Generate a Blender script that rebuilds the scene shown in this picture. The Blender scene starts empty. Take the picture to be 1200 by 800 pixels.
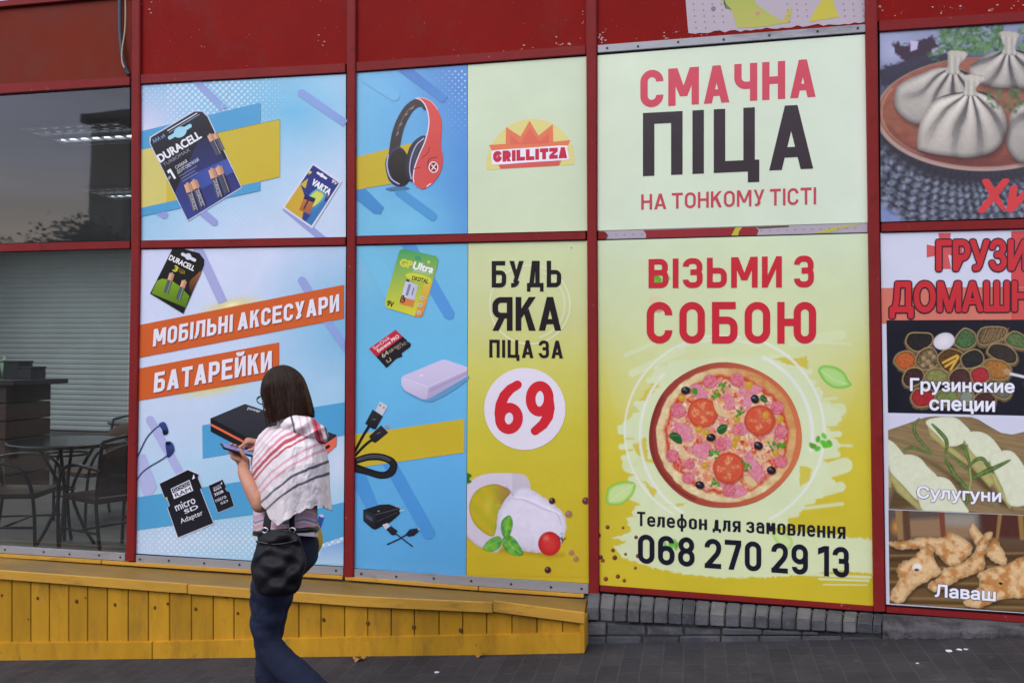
import bpy, bmesh, math, random, mathutils.geometry
import numpy as np
from mathutils import Vector, Matrix
random.seed(7)
scene = bpy.context.scene
col = scene.collection

# ------------------------------------------------------------------ camera
K = 1.45 / 1.2
CAM_YAW, CAM_PITCH, CAM_ROLL = -0.2158, 0.0145, 0.0061
FPX = 970.0                                    # focal length in pixels of the 1200 wide photograph
EYE = 1.80
CAM = np.array([2.8463 * K, -3.7785 * K, EYE])
_c, _s = math.cos(CAM_YAW), math.sin(CAM_YAW)
FWD = np.array([_s * math.cos(CAM_PITCH), _c * math.cos(CAM_PITCH), math.sin(CAM_PITCH)])
_r0 = np.array([_c, -_s, 0.0]); _u0 = np.cross(_r0, FWD)
RGT = math.cos(CAM_ROLL) * _r0 + math.sin(CAM_ROLL) * _u0
UPV = -math.sin(CAM_ROLL) * _r0 + math.cos(CAM_ROLL) * _u0
cd = bpy.data.cameras.new('camera'); cam = bpy.data.objects.new('camera', cd); col.objects.link(cam)
cam.matrix_world = Matrix([[RGT[0], UPV[0], -FWD[0], CAM[0]], [RGT[1], UPV[1], -FWD[1], CAM[1]],
                           [RGT[2], UPV[2], -FWD[2], CAM[2]], [0, 0, 0, 1]])
cd.sensor_width = 36; cd.lens = 36 * FPX / 1200; cd.clip_start = .05; cd.clip_end = 900
scene.camera = cam

# ------------------------------------------------------------------ sky, sun, exposure
SUN_EL, SUN_AZ = math.radians(38), math.radians(205)
world = bpy.data.worlds.new('World'); scene.world = world; world.use_nodes = True
nt = world.node_tree; nt.nodes.clear()
N = nt.nodes.new; LK = nt.links.new
wo = N('ShaderNodeOutputWorld'); bg = N('ShaderNodeBackground'); sky = N('ShaderNodeTexSky')
sky.sky_type = 'NISHITA'; sky.sun_disc = False; sky.sun_elevation = SUN_EL; sky.sun_rotation = SUN_AZ
sky.air_density = 1.2; sky.dust_density = 3.0; sky.ozone_density = 1.5
tc = N('ShaderNodeTexCoord'); mp = N('ShaderNodeMapping'); mp.inputs['Scale'].default_value = (1.1, 1.1, 8.5)
nz = N('ShaderNodeTexNoise'); nz.inputs['Scale'].default_value = 1.7; nz.inputs['Detail'].default_value = 7; nz.inputs['Roughness'].default_value = .55
LK(tc.outputs['Generated'], mp.inputs['Vector']); LK(mp.outputs['Vector'], nz.inputs['Vector'])
sx = N('ShaderNodeSeparateXYZ'); LK(tc.outputs['Generated'], sx.inputs[0])
hr = N('ShaderNodeValToRGB')                     # cloud deck: warm and bright at the horizon, slate blue higher up
e = hr.color_ramp.elements; e[0].position = .02; e[0].color = (5.6, 6.0, 6.8, 1); e[1].position = .62; e[1].color = (8.3, 8.5, 8.9, 1)
m1 = e.new(.125); m1.color = (7.4, 6.3, 5.6, 1); m2 = e.new(.20); m2.color = (4.6, 4.9, 6.6, 1); m3 = e.new(.33); m3.color = (4.1, 4.9, 7.6, 1)
LK(sx.outputs['Z'], hr.inputs[0])
cr = N('ShaderNodeMapRange'); cr.inputs[1].default_value = .3; cr.inputs[2].default_value = .7; cr.inputs[3].default_value = .62; cr.inputs[4].default_value = 1.25
LK(nz.outputs['Fac'], cr.inputs[0])
mu = N('ShaderNodeVectorMath'); mu.operation = 'SCALE'; LK(hr.outputs['Color'], mu.inputs[0]); LK(cr.outputs[0], mu.inputs['Scale'])
mx = N('ShaderNodeMix'); mx.data_type = 'RGBA'; mx.inputs['Factor'].default_value = .86
LK(sky.outputs['Color'], mx.inputs['A']); LK(mu.outputs['Vector'], mx.inputs['B'])
LK(mx.outputs['Result'], bg.inputs['Color']); bg.inputs['Strength'].default_value = .1
LK(bg.outputs[0], wo.inputs[0])
sl = bpy.data.lights.new('sun', 'SUN'); sl.energy = .6; sl.angle = math.radians(35); sl.color = (1, .95, .88)
so = bpy.data.objects.new('sun', sl); col.objects.link(so); so.location = (0, -10, 20)
so.rotation_euler = Vector((math.sin(SUN_AZ) * math.cos(SUN_EL), math.cos(SUN_AZ) * math.cos(SUN_EL), math.sin(SUN_EL))).to_track_quat('Z', 'Y').to_euler()
vs = scene.view_settings
scene.display_settings.display_device = 'sRGB'; vs.view_transform = 'Standard'; vs.look = 'None'; vs.gamma = 1; vs.use_curve_mapping = False
vs.exposure = 1.22
scene.render.engine = 'CYCLES'
scene.cycles.max_bounces = 8; scene.cycles.transparent_max_bounces = 12; scene.cycles.caustics_reflective = False; scene.cycles.caustics_refractive = False
scene.cycles.use_denoising = True

# ------------------------------------------------------------------ projection: a photo pixel to the plane y = Y
def PA(px, py, Y=0.0):
    px = np.asarray(px, float); py = np.asarray(py, float)
    d = FWD[None] + RGT[None] * ((px.ravel() - 600) / FPX)[:, None] + UPV[None] * ((400 - py.ravel()) / FPX)[:, None]
    t = (np.asarray(Y, float).ravel() - CAM[1]) / d[:, 1]
    return CAM[None] + d * t[:, None]
def P(px, py, Y=0.0): return Vector(PA([px], [py], Y)[0])
_g0, _g1 = P(0, 773, -.335), P(685, 765, -.335)
GSL = (_g1.z - _g0.z) / (_g1.x - _g0.x); GZ = _g0.z - GSL * _g0.x
GCR = .012                                        # the pavement falls a little towards the road
def ground(x, y=-.335): return GZ + GSL * x + GCR * (y + .335)

# ------------------------------------------------------------------ tags
def tag(o, label=None, cat=None, group=None, kind=None):
    if label: o['label'] = label
    if cat: o['category'] = cat
    if group: o['group'] = group
    if kind: o['kind'] = kind
    return o
def empty(name, loc, label, cat, group=None):
    o = bpy.data.objects.new(name, None); col.objects.link(o); o.location = loc; o.empty_display_size = .1
    return tag(o, label, cat, group)
def adopt(o, parent):
    if parent is not None:
        o.parent = parent
        q = parent; off = Vector()
        while q is not None: off += Vector(q.location); q = q.parent
        o.location = Vector(o.location) - off      # meshes are written in world coordinates
    return o
def link(name, me, mat=None, parent=None, smooth=False):
    o = bpy.data.objects.new(name, me); col.objects.link(o)
    if mat is not None and not me.materials: me.materials.append(mat)
    if smooth: me.polygons.foreach_set('use_smooth', [True] * len(me.polygons))
    return adopt(o, parent)
def link_bm(name, bm, mat=None, parent=None, smooth=False, bevel=0):
    me = bpy.data.meshes.new(name)
    if bevel: bmesh.ops.bevel(bm, geom=list(bm.edges), offset=bevel, segments=2, affect='EDGES', clamp_overlap=True)
    bmesh.ops.recalc_face_normals(bm, faces=bm.faces); bm.to_mesh(me); bm.free()
    return link(name, me, mat, parent, smooth)

# ------------------------------------------------------------------ colour, noise
def lin(c):
    c = np.asarray(c, float) / 255
    return np.where(c <= .04045, c / 12.92, ((c + .055) / 1.055) ** 2.4)
_rng = np.random.RandomState(3); _tab = _rng.rand(256, 256)
def vnoise(x, y, seed=0):
    x = np.asarray(x, float) + seed * 17.37; y = np.asarray(y, float) + seed * 9.71
    xi = np.floor(x).astype(int); yi = np.floor(y).astype(int); fx = x - xi; fy = y - yi
    fx = fx * fx * (3 - 2 * fx); fy = fy * fy * (3 - 2 * fy)
    t = lambda a, b: _tab[a & 255, b & 255]
    return (t(xi, yi) * (1 - fx) + t(xi + 1, yi) * fx) * (1 - fy) + (t(xi, yi + 1) * (1 - fx) + t(xi + 1, yi + 1) * fx) * fy
def fbm(x, y, seed=0, oct=4):
    s = 0; a = .5
    for k in range(oct): s = s + a * vnoise(x * 2 ** k, y * 2 ** k, seed + k * 5); a /= 2
    return s / (1 - .5 ** oct)

# ------------------------------------------------------------------ materials
def mat(name, c=None, rough=.5, metal=0, spec=.4, noise=None, bump=None, attr=False, stretch=(1, 1, 1), emit=None, dirt=None, coat=0, island=0):
    """procedural material. noise=(scale, amount); bump=(scale, strength); dirt=(scale, low, high, colour)"""
    m = bpy.data.materials.new(name); m.use_nodes = True; t = m.node_tree; b = t.nodes['Principled BSDF']
    b.inputs['Roughness'].default_value = rough; b.inputs['Metallic'].default_value = metal
    b.inputs['Specular IOR Level'].default_value = spec; b.inputs['Coat Weight'].default_value = coat
    tcd = t.nodes.new('ShaderNodeTexCoord'); mpn = t.nodes.new('ShaderNodeMapping'); mpn.inputs['Scale'].default_value = stretch
    t.links.new(tcd.outputs['Object'], mpn.inputs['Vector'])
    if attr:
        a = t.nodes.new('ShaderNodeAttribute'); a.attribute_name = 'Col'; src = a.outputs['Color']
    else:
        a = t.nodes.new('ShaderNodeRGB'); a.outputs[0].default_value = (*lin(c), 1); src = a.outputs[0]
    def ntex(sc, det=6, ro=.6):
        n = t.nodes.new('ShaderNodeTexNoise'); n.inputs['Scale'].default_value = sc; n.inputs['Detail'].default_value = det; n.inputs['Roughness'].default_value = ro
        t.links.new(mpn.outputs['Vector'], n.inputs['Vector']); return n
    if noise:
        n = ntex(noise[0]); mr = t.nodes.new('ShaderNodeMapRange'); mr.inputs[1].default_value = .25; mr.inputs[2].default_value = .75
        mr.inputs[3].default_value = 1 - noise[1]; mr.inputs[4].default_value = 1 + noise[1]; t.links.new(n.outputs['Fac'], mr.inputs[0])
        v = t.nodes.new('ShaderNodeVectorMath'); v.operation = 'SCALE'; t.links.new(src, v.inputs[0]); t.links.new(mr.outputs[0], v.inputs['Scale']); src = v.outputs['Vector']
    if island:                                                  # every board or brick has a tone of its own
        ge = t.nodes.new('ShaderNodeNewGeometry'); mr = t.nodes.new('ShaderNodeMapRange'); mr.inputs[3].default_value = 1 - island; mr.inputs[4].default_value = 1 + island; t.links.new(ge.outputs['Random Per Island'], mr.inputs[0])
        v = t.nodes.new('ShaderNodeVectorMath'); v.operation = 'SCALE'; t.links.new(src, v.inputs[0]); t.links.new(mr.outputs[0], v.inputs['Scale']); src = v.outputs['Vector']
    if dirt:
        for dd in (dirt if isinstance(dirt, list) else [dirt]):
            n = ntex(dd[0], 8, .65); mr = t.nodes.new('ShaderNodeMapRange'); mr.inputs[1].default_value = dd[1]; mr.inputs[2].default_value = dd[2]; t.links.new(n.outputs['Fac'], mr.inputs[0])
            mxn = t.nodes.new('ShaderNodeMix'); mxn.data_type = 'RGBA'; mxn.inputs['B'].default_value = (*lin(dd[3]), 1)
            t.links.new(mr.outputs[0], mxn.inputs['Factor']); t.links.new(src, mxn.inputs['A']); src = mxn.outputs['Result']
    t.links.new(src, b.inputs['Base Color'])
    if bump:
        n = ntex(bump[0], 8); bp = t.nodes.new('ShaderNodeBump'); bp.inputs['Strength'].default_value = bump[1]; bp.inputs['Distance'].default_value = .01
        t.links.new(n.outputs['Fac'], bp.inputs['Height']); t.links.new(bp.outputs['Normal'], b.inputs['Normal'])
    if emit:
        b.inputs['Emission Color'].default_value = (*lin(emit[0]), 1); b.inputs['Emission Strength'].default_value = emit[1]
    return m
M_print = mat('vinyl_print', attr=True, rough=.28, spec=.4, noise=(2.2, .05), bump=(2.0, .3))
M_edge = mat('vinyl_sheet', (150, 150, 155), rough=.6, noise=(6, .05))
M_red = mat('red_paint', (122, 32, 33), rough=.55, spec=.15, noise=(5, .13), bump=(60, .12), dirt=[(7, .60, .74, (92, 24, 24)), (38, .66, .72, (170, 120, 110))])
M_fascia = mat('red_fascia_paint', (126, 20, 18), rough=.55, spec=.06, noise=(3, .12), bump=(9, .1), dirt=[(3.1, .52, .8, (112, 42, 40)), (55, .68, .73, (185, 150, 145))])
M_fascia_b = mat('faded_fascia_paint', (112, 40, 25), rough=.55, spec=.06, noise=(2, .12), bump=(9, .06), dirt=[(1.8, .45, .75, (106, 52, 46)), (60, .71, .75, (190, 160, 140))])
M_alu = mat('aluminium', (152, 152, 160), rough=.45, metal=.5, noise=(8, .12), stretch=(.3, 1, 1), dirt=[(9, .55, .75, (104, 100, 104))])
M_dark = mat('gap_shade_paint', (22, 18, 30), rough=.7)
M_alu.node_tree.nodes['Principled BSDF'].inputs['Metallic'].default_value = .25
M_screw = mat('screw_steel', (58, 55, 60), rough=.4, metal=.6)

# ------------------------------------------------------------------ shapes
def prism_px(bm, quad, Yf, Yb):
    """a box whose front face has the given photo pixels on the plane y=Yf and goes straight back to Yb"""
    f = [bm.verts.new(P(x, y, Yf)) for x, y in quad]
    b = [bm.verts.new((v.co.x, Yb, v.co.z)) for v in f]
    n = len(f); bm.faces.new(f); bm.faces.new(b[::-1])
    for i in range(n): bm.faces.new((f[i], b[i], b[(i + 1) % n], f[(i + 1) % n]))
def box(bm, c, s, rot=None):
    r = bmesh.ops.create_cube(bm, size=1.0); vs_ = r['verts']
    bmesh.ops.scale(bm, vec=Vector(s), verts=vs_)
    if rot is not None: bmesh.ops.rotate(bm, cent=(0, 0, 0), matrix=rot, verts=vs_)
    bmesh.ops.translate(bm, vec=Vector(c), verts=vs_); return vs_
def tube(bm, pts, r, seg=8, cap=True):
    pts = [Vector(p) for p in pts]; rings = []
    rr = r if isinstance(r, (list, tuple)) else [r] * len(pts)
    up = Vector((0.13, .21, .97))
    for i, p in enumerate(pts):
        d = (pts[min(i + 1, len(pts) - 1)] - pts[max(i - 1, 0)]).normalized()
        a = d.cross(up); a = a.normalized() if a.length > 1e-4 else d.orthogonal().normalized(); b = d.cross(a)
        rings.append([bm.verts.new(p + (a * math.cos(2 * math.pi * k / seg) + b * math.sin(2 * math.pi * k / seg)) * rr[i]) for k in range(seg)])
    for i in range(len(rings) - 1):
        for k in range(seg):
            bm.faces.new((rings[i][k], rings[i][(k + 1) % seg], rings[i + 1][(k + 1) % seg], rings[i + 1][k]))
    if cap and seg > 2: bm.faces.new(rings[0][::-1]); bm.faces.new(rings[-1])
def smooth_path(pts, n=6):
    """Catmull-Rom through the points"""
    pts = [Vector(p) for p in pts]; out = []
    for i in range(len(pts) - 1):
        p0, p1, p2, p3 = pts[max(i - 1, 0)], pts[i], pts[i + 1], pts[min(i + 2, len(pts) - 1)]
        for k in range(n):
            t = k / n
            out.append(.5 * ((2 * p1) + (p2 - p0) * t + (2 * p0 - 5 * p1 + 4 * p2 - p3) * t * t + (3 * p1 - p0 - 3 * p2 + p3) * t ** 3))
    out.append(pts[-1]); return out
def spl(pts, n=6, closed=False):
    v = [Vector((x, y, 0)) for x, y in pts]
    if closed:
        m = len(v); o = smooth_path([v[-1]] + v + [v[0], v[1]], n)[n:n + m * n]
    else: o = smooth_path(v, n)
    return [(p.x, p.y) for p in o]
def cyl(bm, c, r, h, seg=24, axis='Z', r2=None):
    rot = {'Z': Matrix(), 'Y': Matrix.Rotation(math.pi / 2, 4, 'X'), 'X': Matrix.Rotation(math.pi / 2, 4, 'Y')}[axis]
    bmesh.ops.create_cone(bm, cap_ends=True, segments=seg, radius1=r, radius2=r if r2 is None else r2, depth=h, matrix=Matrix.Translation(Vector(c)) @ rot)

# ------------------------------------------------------------------ flat printed art: polygons in photo pixels laid on the plane of the shop window
def ribbon(pts, w, closed=False):
    p = np.array(pts, float)
    if not closed and len(p) > 2 or closed:
        keep = [0]
        for i in range(1, len(p)):
            if np.hypot(*(p[i] - p[keep[-1]])) > 1e-6: keep.append(i)
        p = p[keep]
        if closed and np.hypot(*(p[0] - p[-1])) < 1e-6: p = p[:-1]
    n = len(p); L, R = [], []
    ws = np.broadcast_to(np.asarray(w, float), (n,)) if np.ndim(w) == 0 else np.asarray(w, float)
    for i in range(n):
        a = p[i] - p[i - 1] if (i > 0 or closed) else p[1] - p[0]
        b = p[(i + 1) % n] - p[i] if (i < n - 1 or closed) else p[-1] - p[-2]
        a = a / np.hypot(*a); b = b / np.hypot(*b)
        na = np.array([-a[1], a[0]]); nb = np.array([-b[1], b[0]]); m = na + nb
        d = m @ m
        m = m * (2 / d) if d > .25 else nb
        m = m * min(1, 2.2 / max(np.hypot(*m), 1e-6))
        L.append(p[i] + m * ws[i] / 2); R.append(p[i] - m * ws[i] / 2)
    q = []
    for i in range(n if closed else n - 1):
        j = (i + 1) % n; q.append([tuple(L[i]), tuple(L[j]), tuple(R[j]), tuple(R[i])])
    return q
def rpath(pts, closed=False, seg=7):
    """polyline with rounded corners: (x, y) or (x, y, r)"""
    out = []; n = len(pts)
    for i, q in enumerate(pts):
        r = q[2] if len(q) > 2 else 0; p = np.array(q[:2], float)
        if r <= 0 or (not closed and i in (0, n - 1)): out.append(tuple(p)); continue
        a = np.array(pts[i - 1][:2], float) - p; b = np.array(pts[(i + 1) % n][:2], float) - p
        la, lb = np.hypot(*a), np.hypot(*b); a /= la; b /= lb; r = min(r, la * .999, lb * .999)
        for k in range(seg + 1):
            t = k / seg * math.pi / 2                     # right angles mostly: a true quarter arc
            c = p + a * r + b * r
            if abs(a @ b) < .2: out.append(tuple(c - b * r * math.cos(t) - a * r * math.sin(t)))
            else:
                u = k / seg; out.append(tuple((1 - u) ** 2 * (p + a * r) + 2 * u * (1 - u) * p + u * u * (p + b * r)))
    return out

def glyph(c, W, t):
    """strokes of a condensed sign-writer's alphabet in a box W wide and 1 tall"""
    h = t / 2; L, R, B, T = h, W - h, h, 1 - h; r = min((R - L) / 2, .36); tw = 1.1 * t; G = []
    def S(p, closed=False): G.append(ribbon(rpath(p, closed), t, closed))
    def V(x): G.append([[(x - h, 0), (x + h, 0), (x + h, 1), (x - h, 1)]])
    def Q(*p): G.append([list(p)])
    def H(y, x0, x1): Q((x0, y - h), (x1, y - h), (x1, y + h), (x0, y + h))
    if c in 'АA':
        a = (W - tw) / 2
        Q((0, 0), (tw, 0), (a + tw, 1), (a, 1)); Q((W - tw, 0), (W, 0), (a + tw, 1), (a, 1))
        Q((a * .2 + tw * .6, .19), (W - a * .2 - tw * .6, .19), (W - a * .35 - tw * .6, .19 + t * .9), (a * .35 + tw * .6, .19 + t * .9))
    elif c == 'Б': V(L); H(T, t, W * .93); S([(L, .56), (R, .56, r * .75), (R, B, r * .75), (L, B)])
    elif c == 'В': V(L); S([(L, T), (R - .02, T, r * .7), (R - .02, .53, r * .6), (L, .53)]); S([(L, .53), (R, .53, r * .6), (R, B, r * .7), (L, B)])
    elif c == 'Г': V(L); H(T, t, W)
    elif c == 'Д':
        H(h, 0, W); Q((0, -.16), (t * .8, -.16), (t * .8, 0), (0, 0)); Q((W - t * .8, -.16), (W, -.16), (W, 0), (W - t * .8, 0))
        Q((W - 1.9 * t, t), (W - .9 * t, t), (W - .9 * t, 1), (W - 1.9 * t, 1)); Q((W * .3, T - h), (W - t, T - h), (W - t, 1), (W * .3, 1))
        Q((t * .55, t), (t * 1.6, t), (W * .3 + t, 1), (W * .3, 1))
    elif c == 'Е': V(L); H(T, t, W); H(B, t, W); H(.52, t, W * .9)
    elif c == 'З': S([(L, .72), (L, T, r), (R - .01, T, r * .8), (R - .01, .53, r * .5), (W * .38, .53)]); S([(W * .38, .53), (R, .53, r * .5), (R, B, r * .8), (L, B, r), (L, .28)])
    elif c in 'ИЙ':
        V(L); V(R); Q((t, .02), (t, .02 + 2 * t), (W - t, .98), (W - t, .98 - 2 * t))
        if c == 'Й': S([(W * .28, 1.24), (W * .28, 1.12, .08), (W * .72, 1.12, .08), (W * .72, 1.24)])
    elif c == 'І': V(W / 2)
    elif c == 'К': V(L); Q((t, .36), (t, .36 + 1.7 * t), (W - 1.2 * t, 1), (W, 1)); Q((W - 1.2 * t, 0), (W, 0), (t + .36 * W, .66), (t + .14 * W, .50))
    elif c == 'Л': V(R); H(T, W * .26, W - t); S([(W * .26, 1), (W * .245, .3, .18), (W * .1, B, .08), (-.02, B)])
    elif c == 'М':
        V(L); V(R); Q((0, 1), (1.25 * t, 1), (W / 2 + .5 * t, .24), (W / 2 - .5 * t, .24)); Q((W, 1), (W - 1.25 * t, 1), (W / 2 - .5 * t, .24), (W / 2 + .5 * t, .24))
    elif c == 'Н': V(L); V(R); H(.51, t, W - t)
    elif c in 'О0': S([(L, B, r), (R, B, r), (R, T, r), (L, T, r)], True)
    elif c == 'П': V(L); V(R); H(T, t, W - t)
    elif c == 'Р': V(L); S([(L, T), (R, T, r * .8), (R, .42, r * .8), (L, .42)])
    elif c == 'С': S([(R, .68), (R, T, r), (L, T, r), (L, B, r), (R, B, r), (R, .32)])
    elif c == 'Т': V(W / 2); H(T, 0, W)
    elif c == 'У': Q((W - tw, 1), (W, 1), (W * .5, .12), (W * .5 - tw * .7, .22)); Q((0, 1), (tw, 1), (W * .62, .34), (W * .62 - tw * .6, .3)); S([(W * .56, .26), (W * .45, B, .12), (W * .12, B)])
    elif c == 'Ф': V(W / 2); S([(L, .25, r), (R, .25, r), (R, .78, r), (L, .78, r)], True)
    elif c == 'Ц': V(L); V(R - .07); H(B, t, W); Q((W - t, -.17), (W, -.17), (W, t), (W - t, t))
    elif c == 'Ч': V(R); S([(L, 1), (L, .42, r), (R, .42)])
    elif c == 'Ь': V(L); S([(L, .57), (R, .57, r * .75), (R, B, r * .75), (L, B)])
    elif c == 'Ю': V(L); a = W * .42; H(.51, t, a); rr = (R - a - h) / 2; S([(a + h, B, rr), (R, B, rr), (R, T, rr), (a + h, T, rr)], True)
    elif c == 'Я': V(R); S([(R, T), (L, T, r * .8), (L, .45, r * .8), (R, .45)]); Q((0, 0), (tw, 0), (W * .55 + tw * .4, .45), (W * .55 - tw * .6, .45))
    elif c == '1': V(R); Q((0, .70), (0, .70 + 1.25 * t), (W - t, 1), (W - t, 1 - 1.25 * t))
    elif c == '2': S([(L, .70), (L, T, r), (R, T, r), (R, .56, .14), (L + .02, t * .7)]); H(B, 0, W)
    elif c == '3': S([(L, .72), (L, T, r), (R - .01, T, r * .8), (R - .01, .53, r * .5), (W * .38, .53)]); S([(W * .38, .53), (R, .53, r * .5), (R, B, r * .8), (L, B, r), (L, .28)])
    elif c == '6': S([(L, B, r), (R, B, r), (R, .58, r), (L, .58, r)], True); S([(R - .02, .76), (R - .02, T, r), (L, T, r), (L, .3)])
    elif c == '7': H(T, 0, W); Q((W * .22, 0), (W * .22 + tw, 0), (W, 1 - t), (W - tw, 1 - t))
    elif c == '8': S([(L, B, r), (R, B, r), (R, .53, r), (L, .53, r)], True); q = r * .95; S([(L + .015, .53, q), (R - .015, .53, q), (R - .015, T, q), (L + .015, T, q)], True)
    elif c == '9': S([(L, T, r), (R, T, r), (R, .42, r), (L, .42, r)], True); S([(L + .02, .24), (L + .02, B, r), (R, B, r), (R, .7)])
    elif c == 'G': S([(R, .68), (R, T, r), (L, T, r), (L, B, r), (R, B, r), (R, .46)]); H(.46, W * .5, R)
    elif c == 'R': V(L); S([(L, T), (R - .02, T, r * .8), (R - .02, .45, r * .6), (L, .45)]); Q((W - tw * .95, 0), (W, 0), (W * .5 + tw * .4, .48), (W * .5 - tw * .4, .48))
    elif c == 'I': V(W / 2)
    elif c == 'L': V(L); H(B, t, W)
    elif c == 'T': V(W / 2); H(T, 0, W)
    elif c == 'Z': H(T, 0, W); H(B, 0, W); Q((0, t), (tw, t), (W, 1 - t), (W - tw, 1 - t))
    elif c == 'е': S([(L, .36), (R, .36), (R, .72 - h, r), (L, .72 - h, r), (L, B, r), (R, B, r), (R, .2)])
    elif c == 'а': S([(L + .01, .5), (L + .01, .72 - h, r), (R, .72 - h, r), (R, 0)]); S([(R, .42), (L, .42, .14), (L, B, .14), (R, B)])
    elif c == 'ф': G.append([[(W / 2 - h, -.2), (W / 2 + h, -.2), (W / 2 + h, .98), (W / 2 - h, .98)]]); rr = min(r, .3); S([(L, B, rr), (R, B, rr), (R, .72 - h, rr), (L, .72 - h, rr)], True)
    elif c.upper() != c:
        G = [[[(x, y * .72) for x, y in poly] for poly in piece] for piece in glyph(c.upper(), W, t / .86)]
    return G
WID = {'І': 0, 'М': .72, 'Ю': .82, 'Ц': .62, 'Д': .62, '1': .36, 'ф': .66, 'д': .56, 'м': .60, 'Л': .58, 'А': .60, 'л': .50}

class Art:
    """one printed piece: polygons drawn in photo pixels, stacked a hair's breadth apart, one mesh"""
    def __init__(s, layer=1): s.v, s.f, s.c, s.z, s.k, s.layer, s.g, s.gid, s.hold = [], [], [], [], 0, layer, [], 0, False
    def new(s):
        if not s.hold: s.gid += 1
    def poly(s, pts, c, c2=None, d=(0, 1), step=True, dz=0):
        if step: s.k += 1; s.new()
        i0 = len(s.v); s.f.append(list(range(i0, i0 + len(pts)))); s.g.append(s.gid); c = lin(c)
        pr = np.array([p[0] * d[0] + p[1] * d[1] for p in pts]); pr = (pr - pr.min()) / max(np.ptp(pr), 1e-6)
        for p, q in zip(pts, pr):
            s.v.append(p); s.z.append(s.k + dz); s.c.append(c if c2 is None else c * (1 - q) + lin(c2) * q)
        return s
    def rect(s, x0, y0, x1, y1, c): return s.poly([(x0, y0), (x1, y0), (x1, y1), (x0, y1)], c)
    def ell(s, cx, cy, rx, ry=None, rot=0, c=(0, 0, 0), c2=None, n=28, d=(0, 1)):
        ry = rx if ry is None else ry; a = math.radians(rot); ca, sa = math.cos(a), math.sin(a)
        return s.poly([(cx + rx * math.cos(q) * ca - ry * math.sin(q) * sa, cy + rx * math.cos(q) * sa + ry * math.sin(q) * ca) for q in np.linspace(0, 2 * math.pi, n, endpoint=False)], c, c2, d)
    def blob(s, pts, c, c2=None, d=(0, 1), n=5): return s.poly(spl(pts, n, True), c, c2, d)
    def line(s, pts, w, c, closed=False, sm=0):
        if sm:
            n0 = len(pts); pts = spl(pts, sm, closed)
            if np.ndim(w): w = np.interp(np.linspace(0, n0 - 1, len(pts)), range(n0), w)
        s.k += 1; s.new()
        for i_, q in enumerate(ribbon(pts, w, closed)): s.poly(q, c, step=False, dz=(i_ % 3) * .3)
        s.k += .6
        return s
    def bar(s, x0, y0, x1, y1, w, c, c2=None):
        """a fat stripe with round ends"""
        a = math.atan2(y1 - y0, x1 - x0); p = []
        for q in np.linspace(a + math.pi / 2, a + 3 * math.pi / 2, 15): p.append((x0 + w / 2 * math.cos(q), y0 + w / 2 * math.sin(q)))
        for q in np.linspace(a - math.pi / 2, a + math.pi / 2, 15): p.append((x1 + w / 2 * math.cos(q), y1 + w / 2 * math.sin(q)))
        return s.poly(p, c, c2, (math.cos(a), math.sin(a)))
    def stext(s, txt, p0, p1, h0, c, t=.17, h1=None, up=(0, -1), gap=.13, space=.30, up1=None):
        """text from the stroke alphabet between two baseline points"""
        h1 = h0 if h1 is None else h1; hm = (h0 + h1) / 2; Lp = math.hypot(p1[0] - p0[0], p1[1] - p0[1]) / hm
        fixed = sum(space if ch == ' ' else (t if ch in 'ІI' else 0) for ch in txt) + gap * sum(1 for a, b in zip(txt, txt[1:]) if a != ' ' and b != ' ')
        m = (Lp - fixed) / sum(WID.get(ch, .54) for ch in txt if ch not in ' ІI')
        x = 0; s.new()
        for i, ch in enumerate(txt):
            if ch == ' ': x += space; continue
            W = t if ch in 'ІI' else WID.get(ch, .54) * m
            s.k += 1 if i == 0 else 0; k0 = s.k
            for n_, piece in enumerate(glyph(ch, W, t)):
                s.k = k0 + n_ % 5
                for i_, q in enumerate(piece): s.poly([s._map(x + gx, gy, Lp, p0, p1, h0, h1, up, up1) for gx, gy in q], c, step=False, dz=(i_ % 3) * .3)
            s.k = k0
            x += W + (gap if i + 1 < len(txt) and txt[i + 1] != ' ' else 0)
        s.k += 6
        return s
    def _map(s, x, y, Lp, p0, p1, h0, h1, up, up1=None):
        u = x / Lp; hh = h0 * (1 - u) + h1 * u
        ux, uy = up if up1 is None else (up[0] * (1 - u) + up1[0] * u, up[1] * (1 - u) + up1[1] * u)
        return (p0[0] + (p1[0] - p0[0]) * u + ux * y * hh, p0[1] + (p1[1] - p0[1]) * u + uy * y * hh)
    def itext(s, txt, p0, p1, h0, c, bold=0., h1=None, up=(0, -1), outline=None, oc=None, cap=.727):
        """text from Blender's own built-in font fitted between two baseline points; h = height of a capital"""
        h1 = h0 if h1 is None else h1; ref = None; s.new()
        cu = bpy.data.curves.new('t', 'FONT'); cu.body = txt; cu.resolution_u = 3
        ob = bpy.data.objects.new('t', cu); col.objects.link(ob)
        cv = ob.to_curve(bpy.context.evaluated_depsgraph_get()); loops = []
        for sp in cv.splines:
            bp = sp.bezier_points; n = len(bp); L_ = []
            for k in range(n):
                a, b = bp[k], bp[(k + 1) % n]; straight = (a.handle_right - a.co).length < 1e-5 and (b.handle_left - b.co).length < 1e-5
                q = [a.co] if straight else mathutils.geometry.interpolate_bezier(a.co, a.handle_right, b.handle_left, b.co, 6)[:-1]
                L_ += [(p.x, p.y) for p in q]
            if len(L_) > 2: loops.append(np.array(L_))
        me = bpy.data.meshes.new_from_object(ob.evaluated_get(bpy.context.evaluated_depsgraph_get())); mco = [tuple(v.co[:2]) for v in me.vertices]; mfs = [list(p.vertices) for p in me.polygons]; bpy.data.meshes.remove(me)
        ob.to_curve_clear(); bpy.data.objects.remove(ob); bpy.data.curves.remove(cu)
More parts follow.
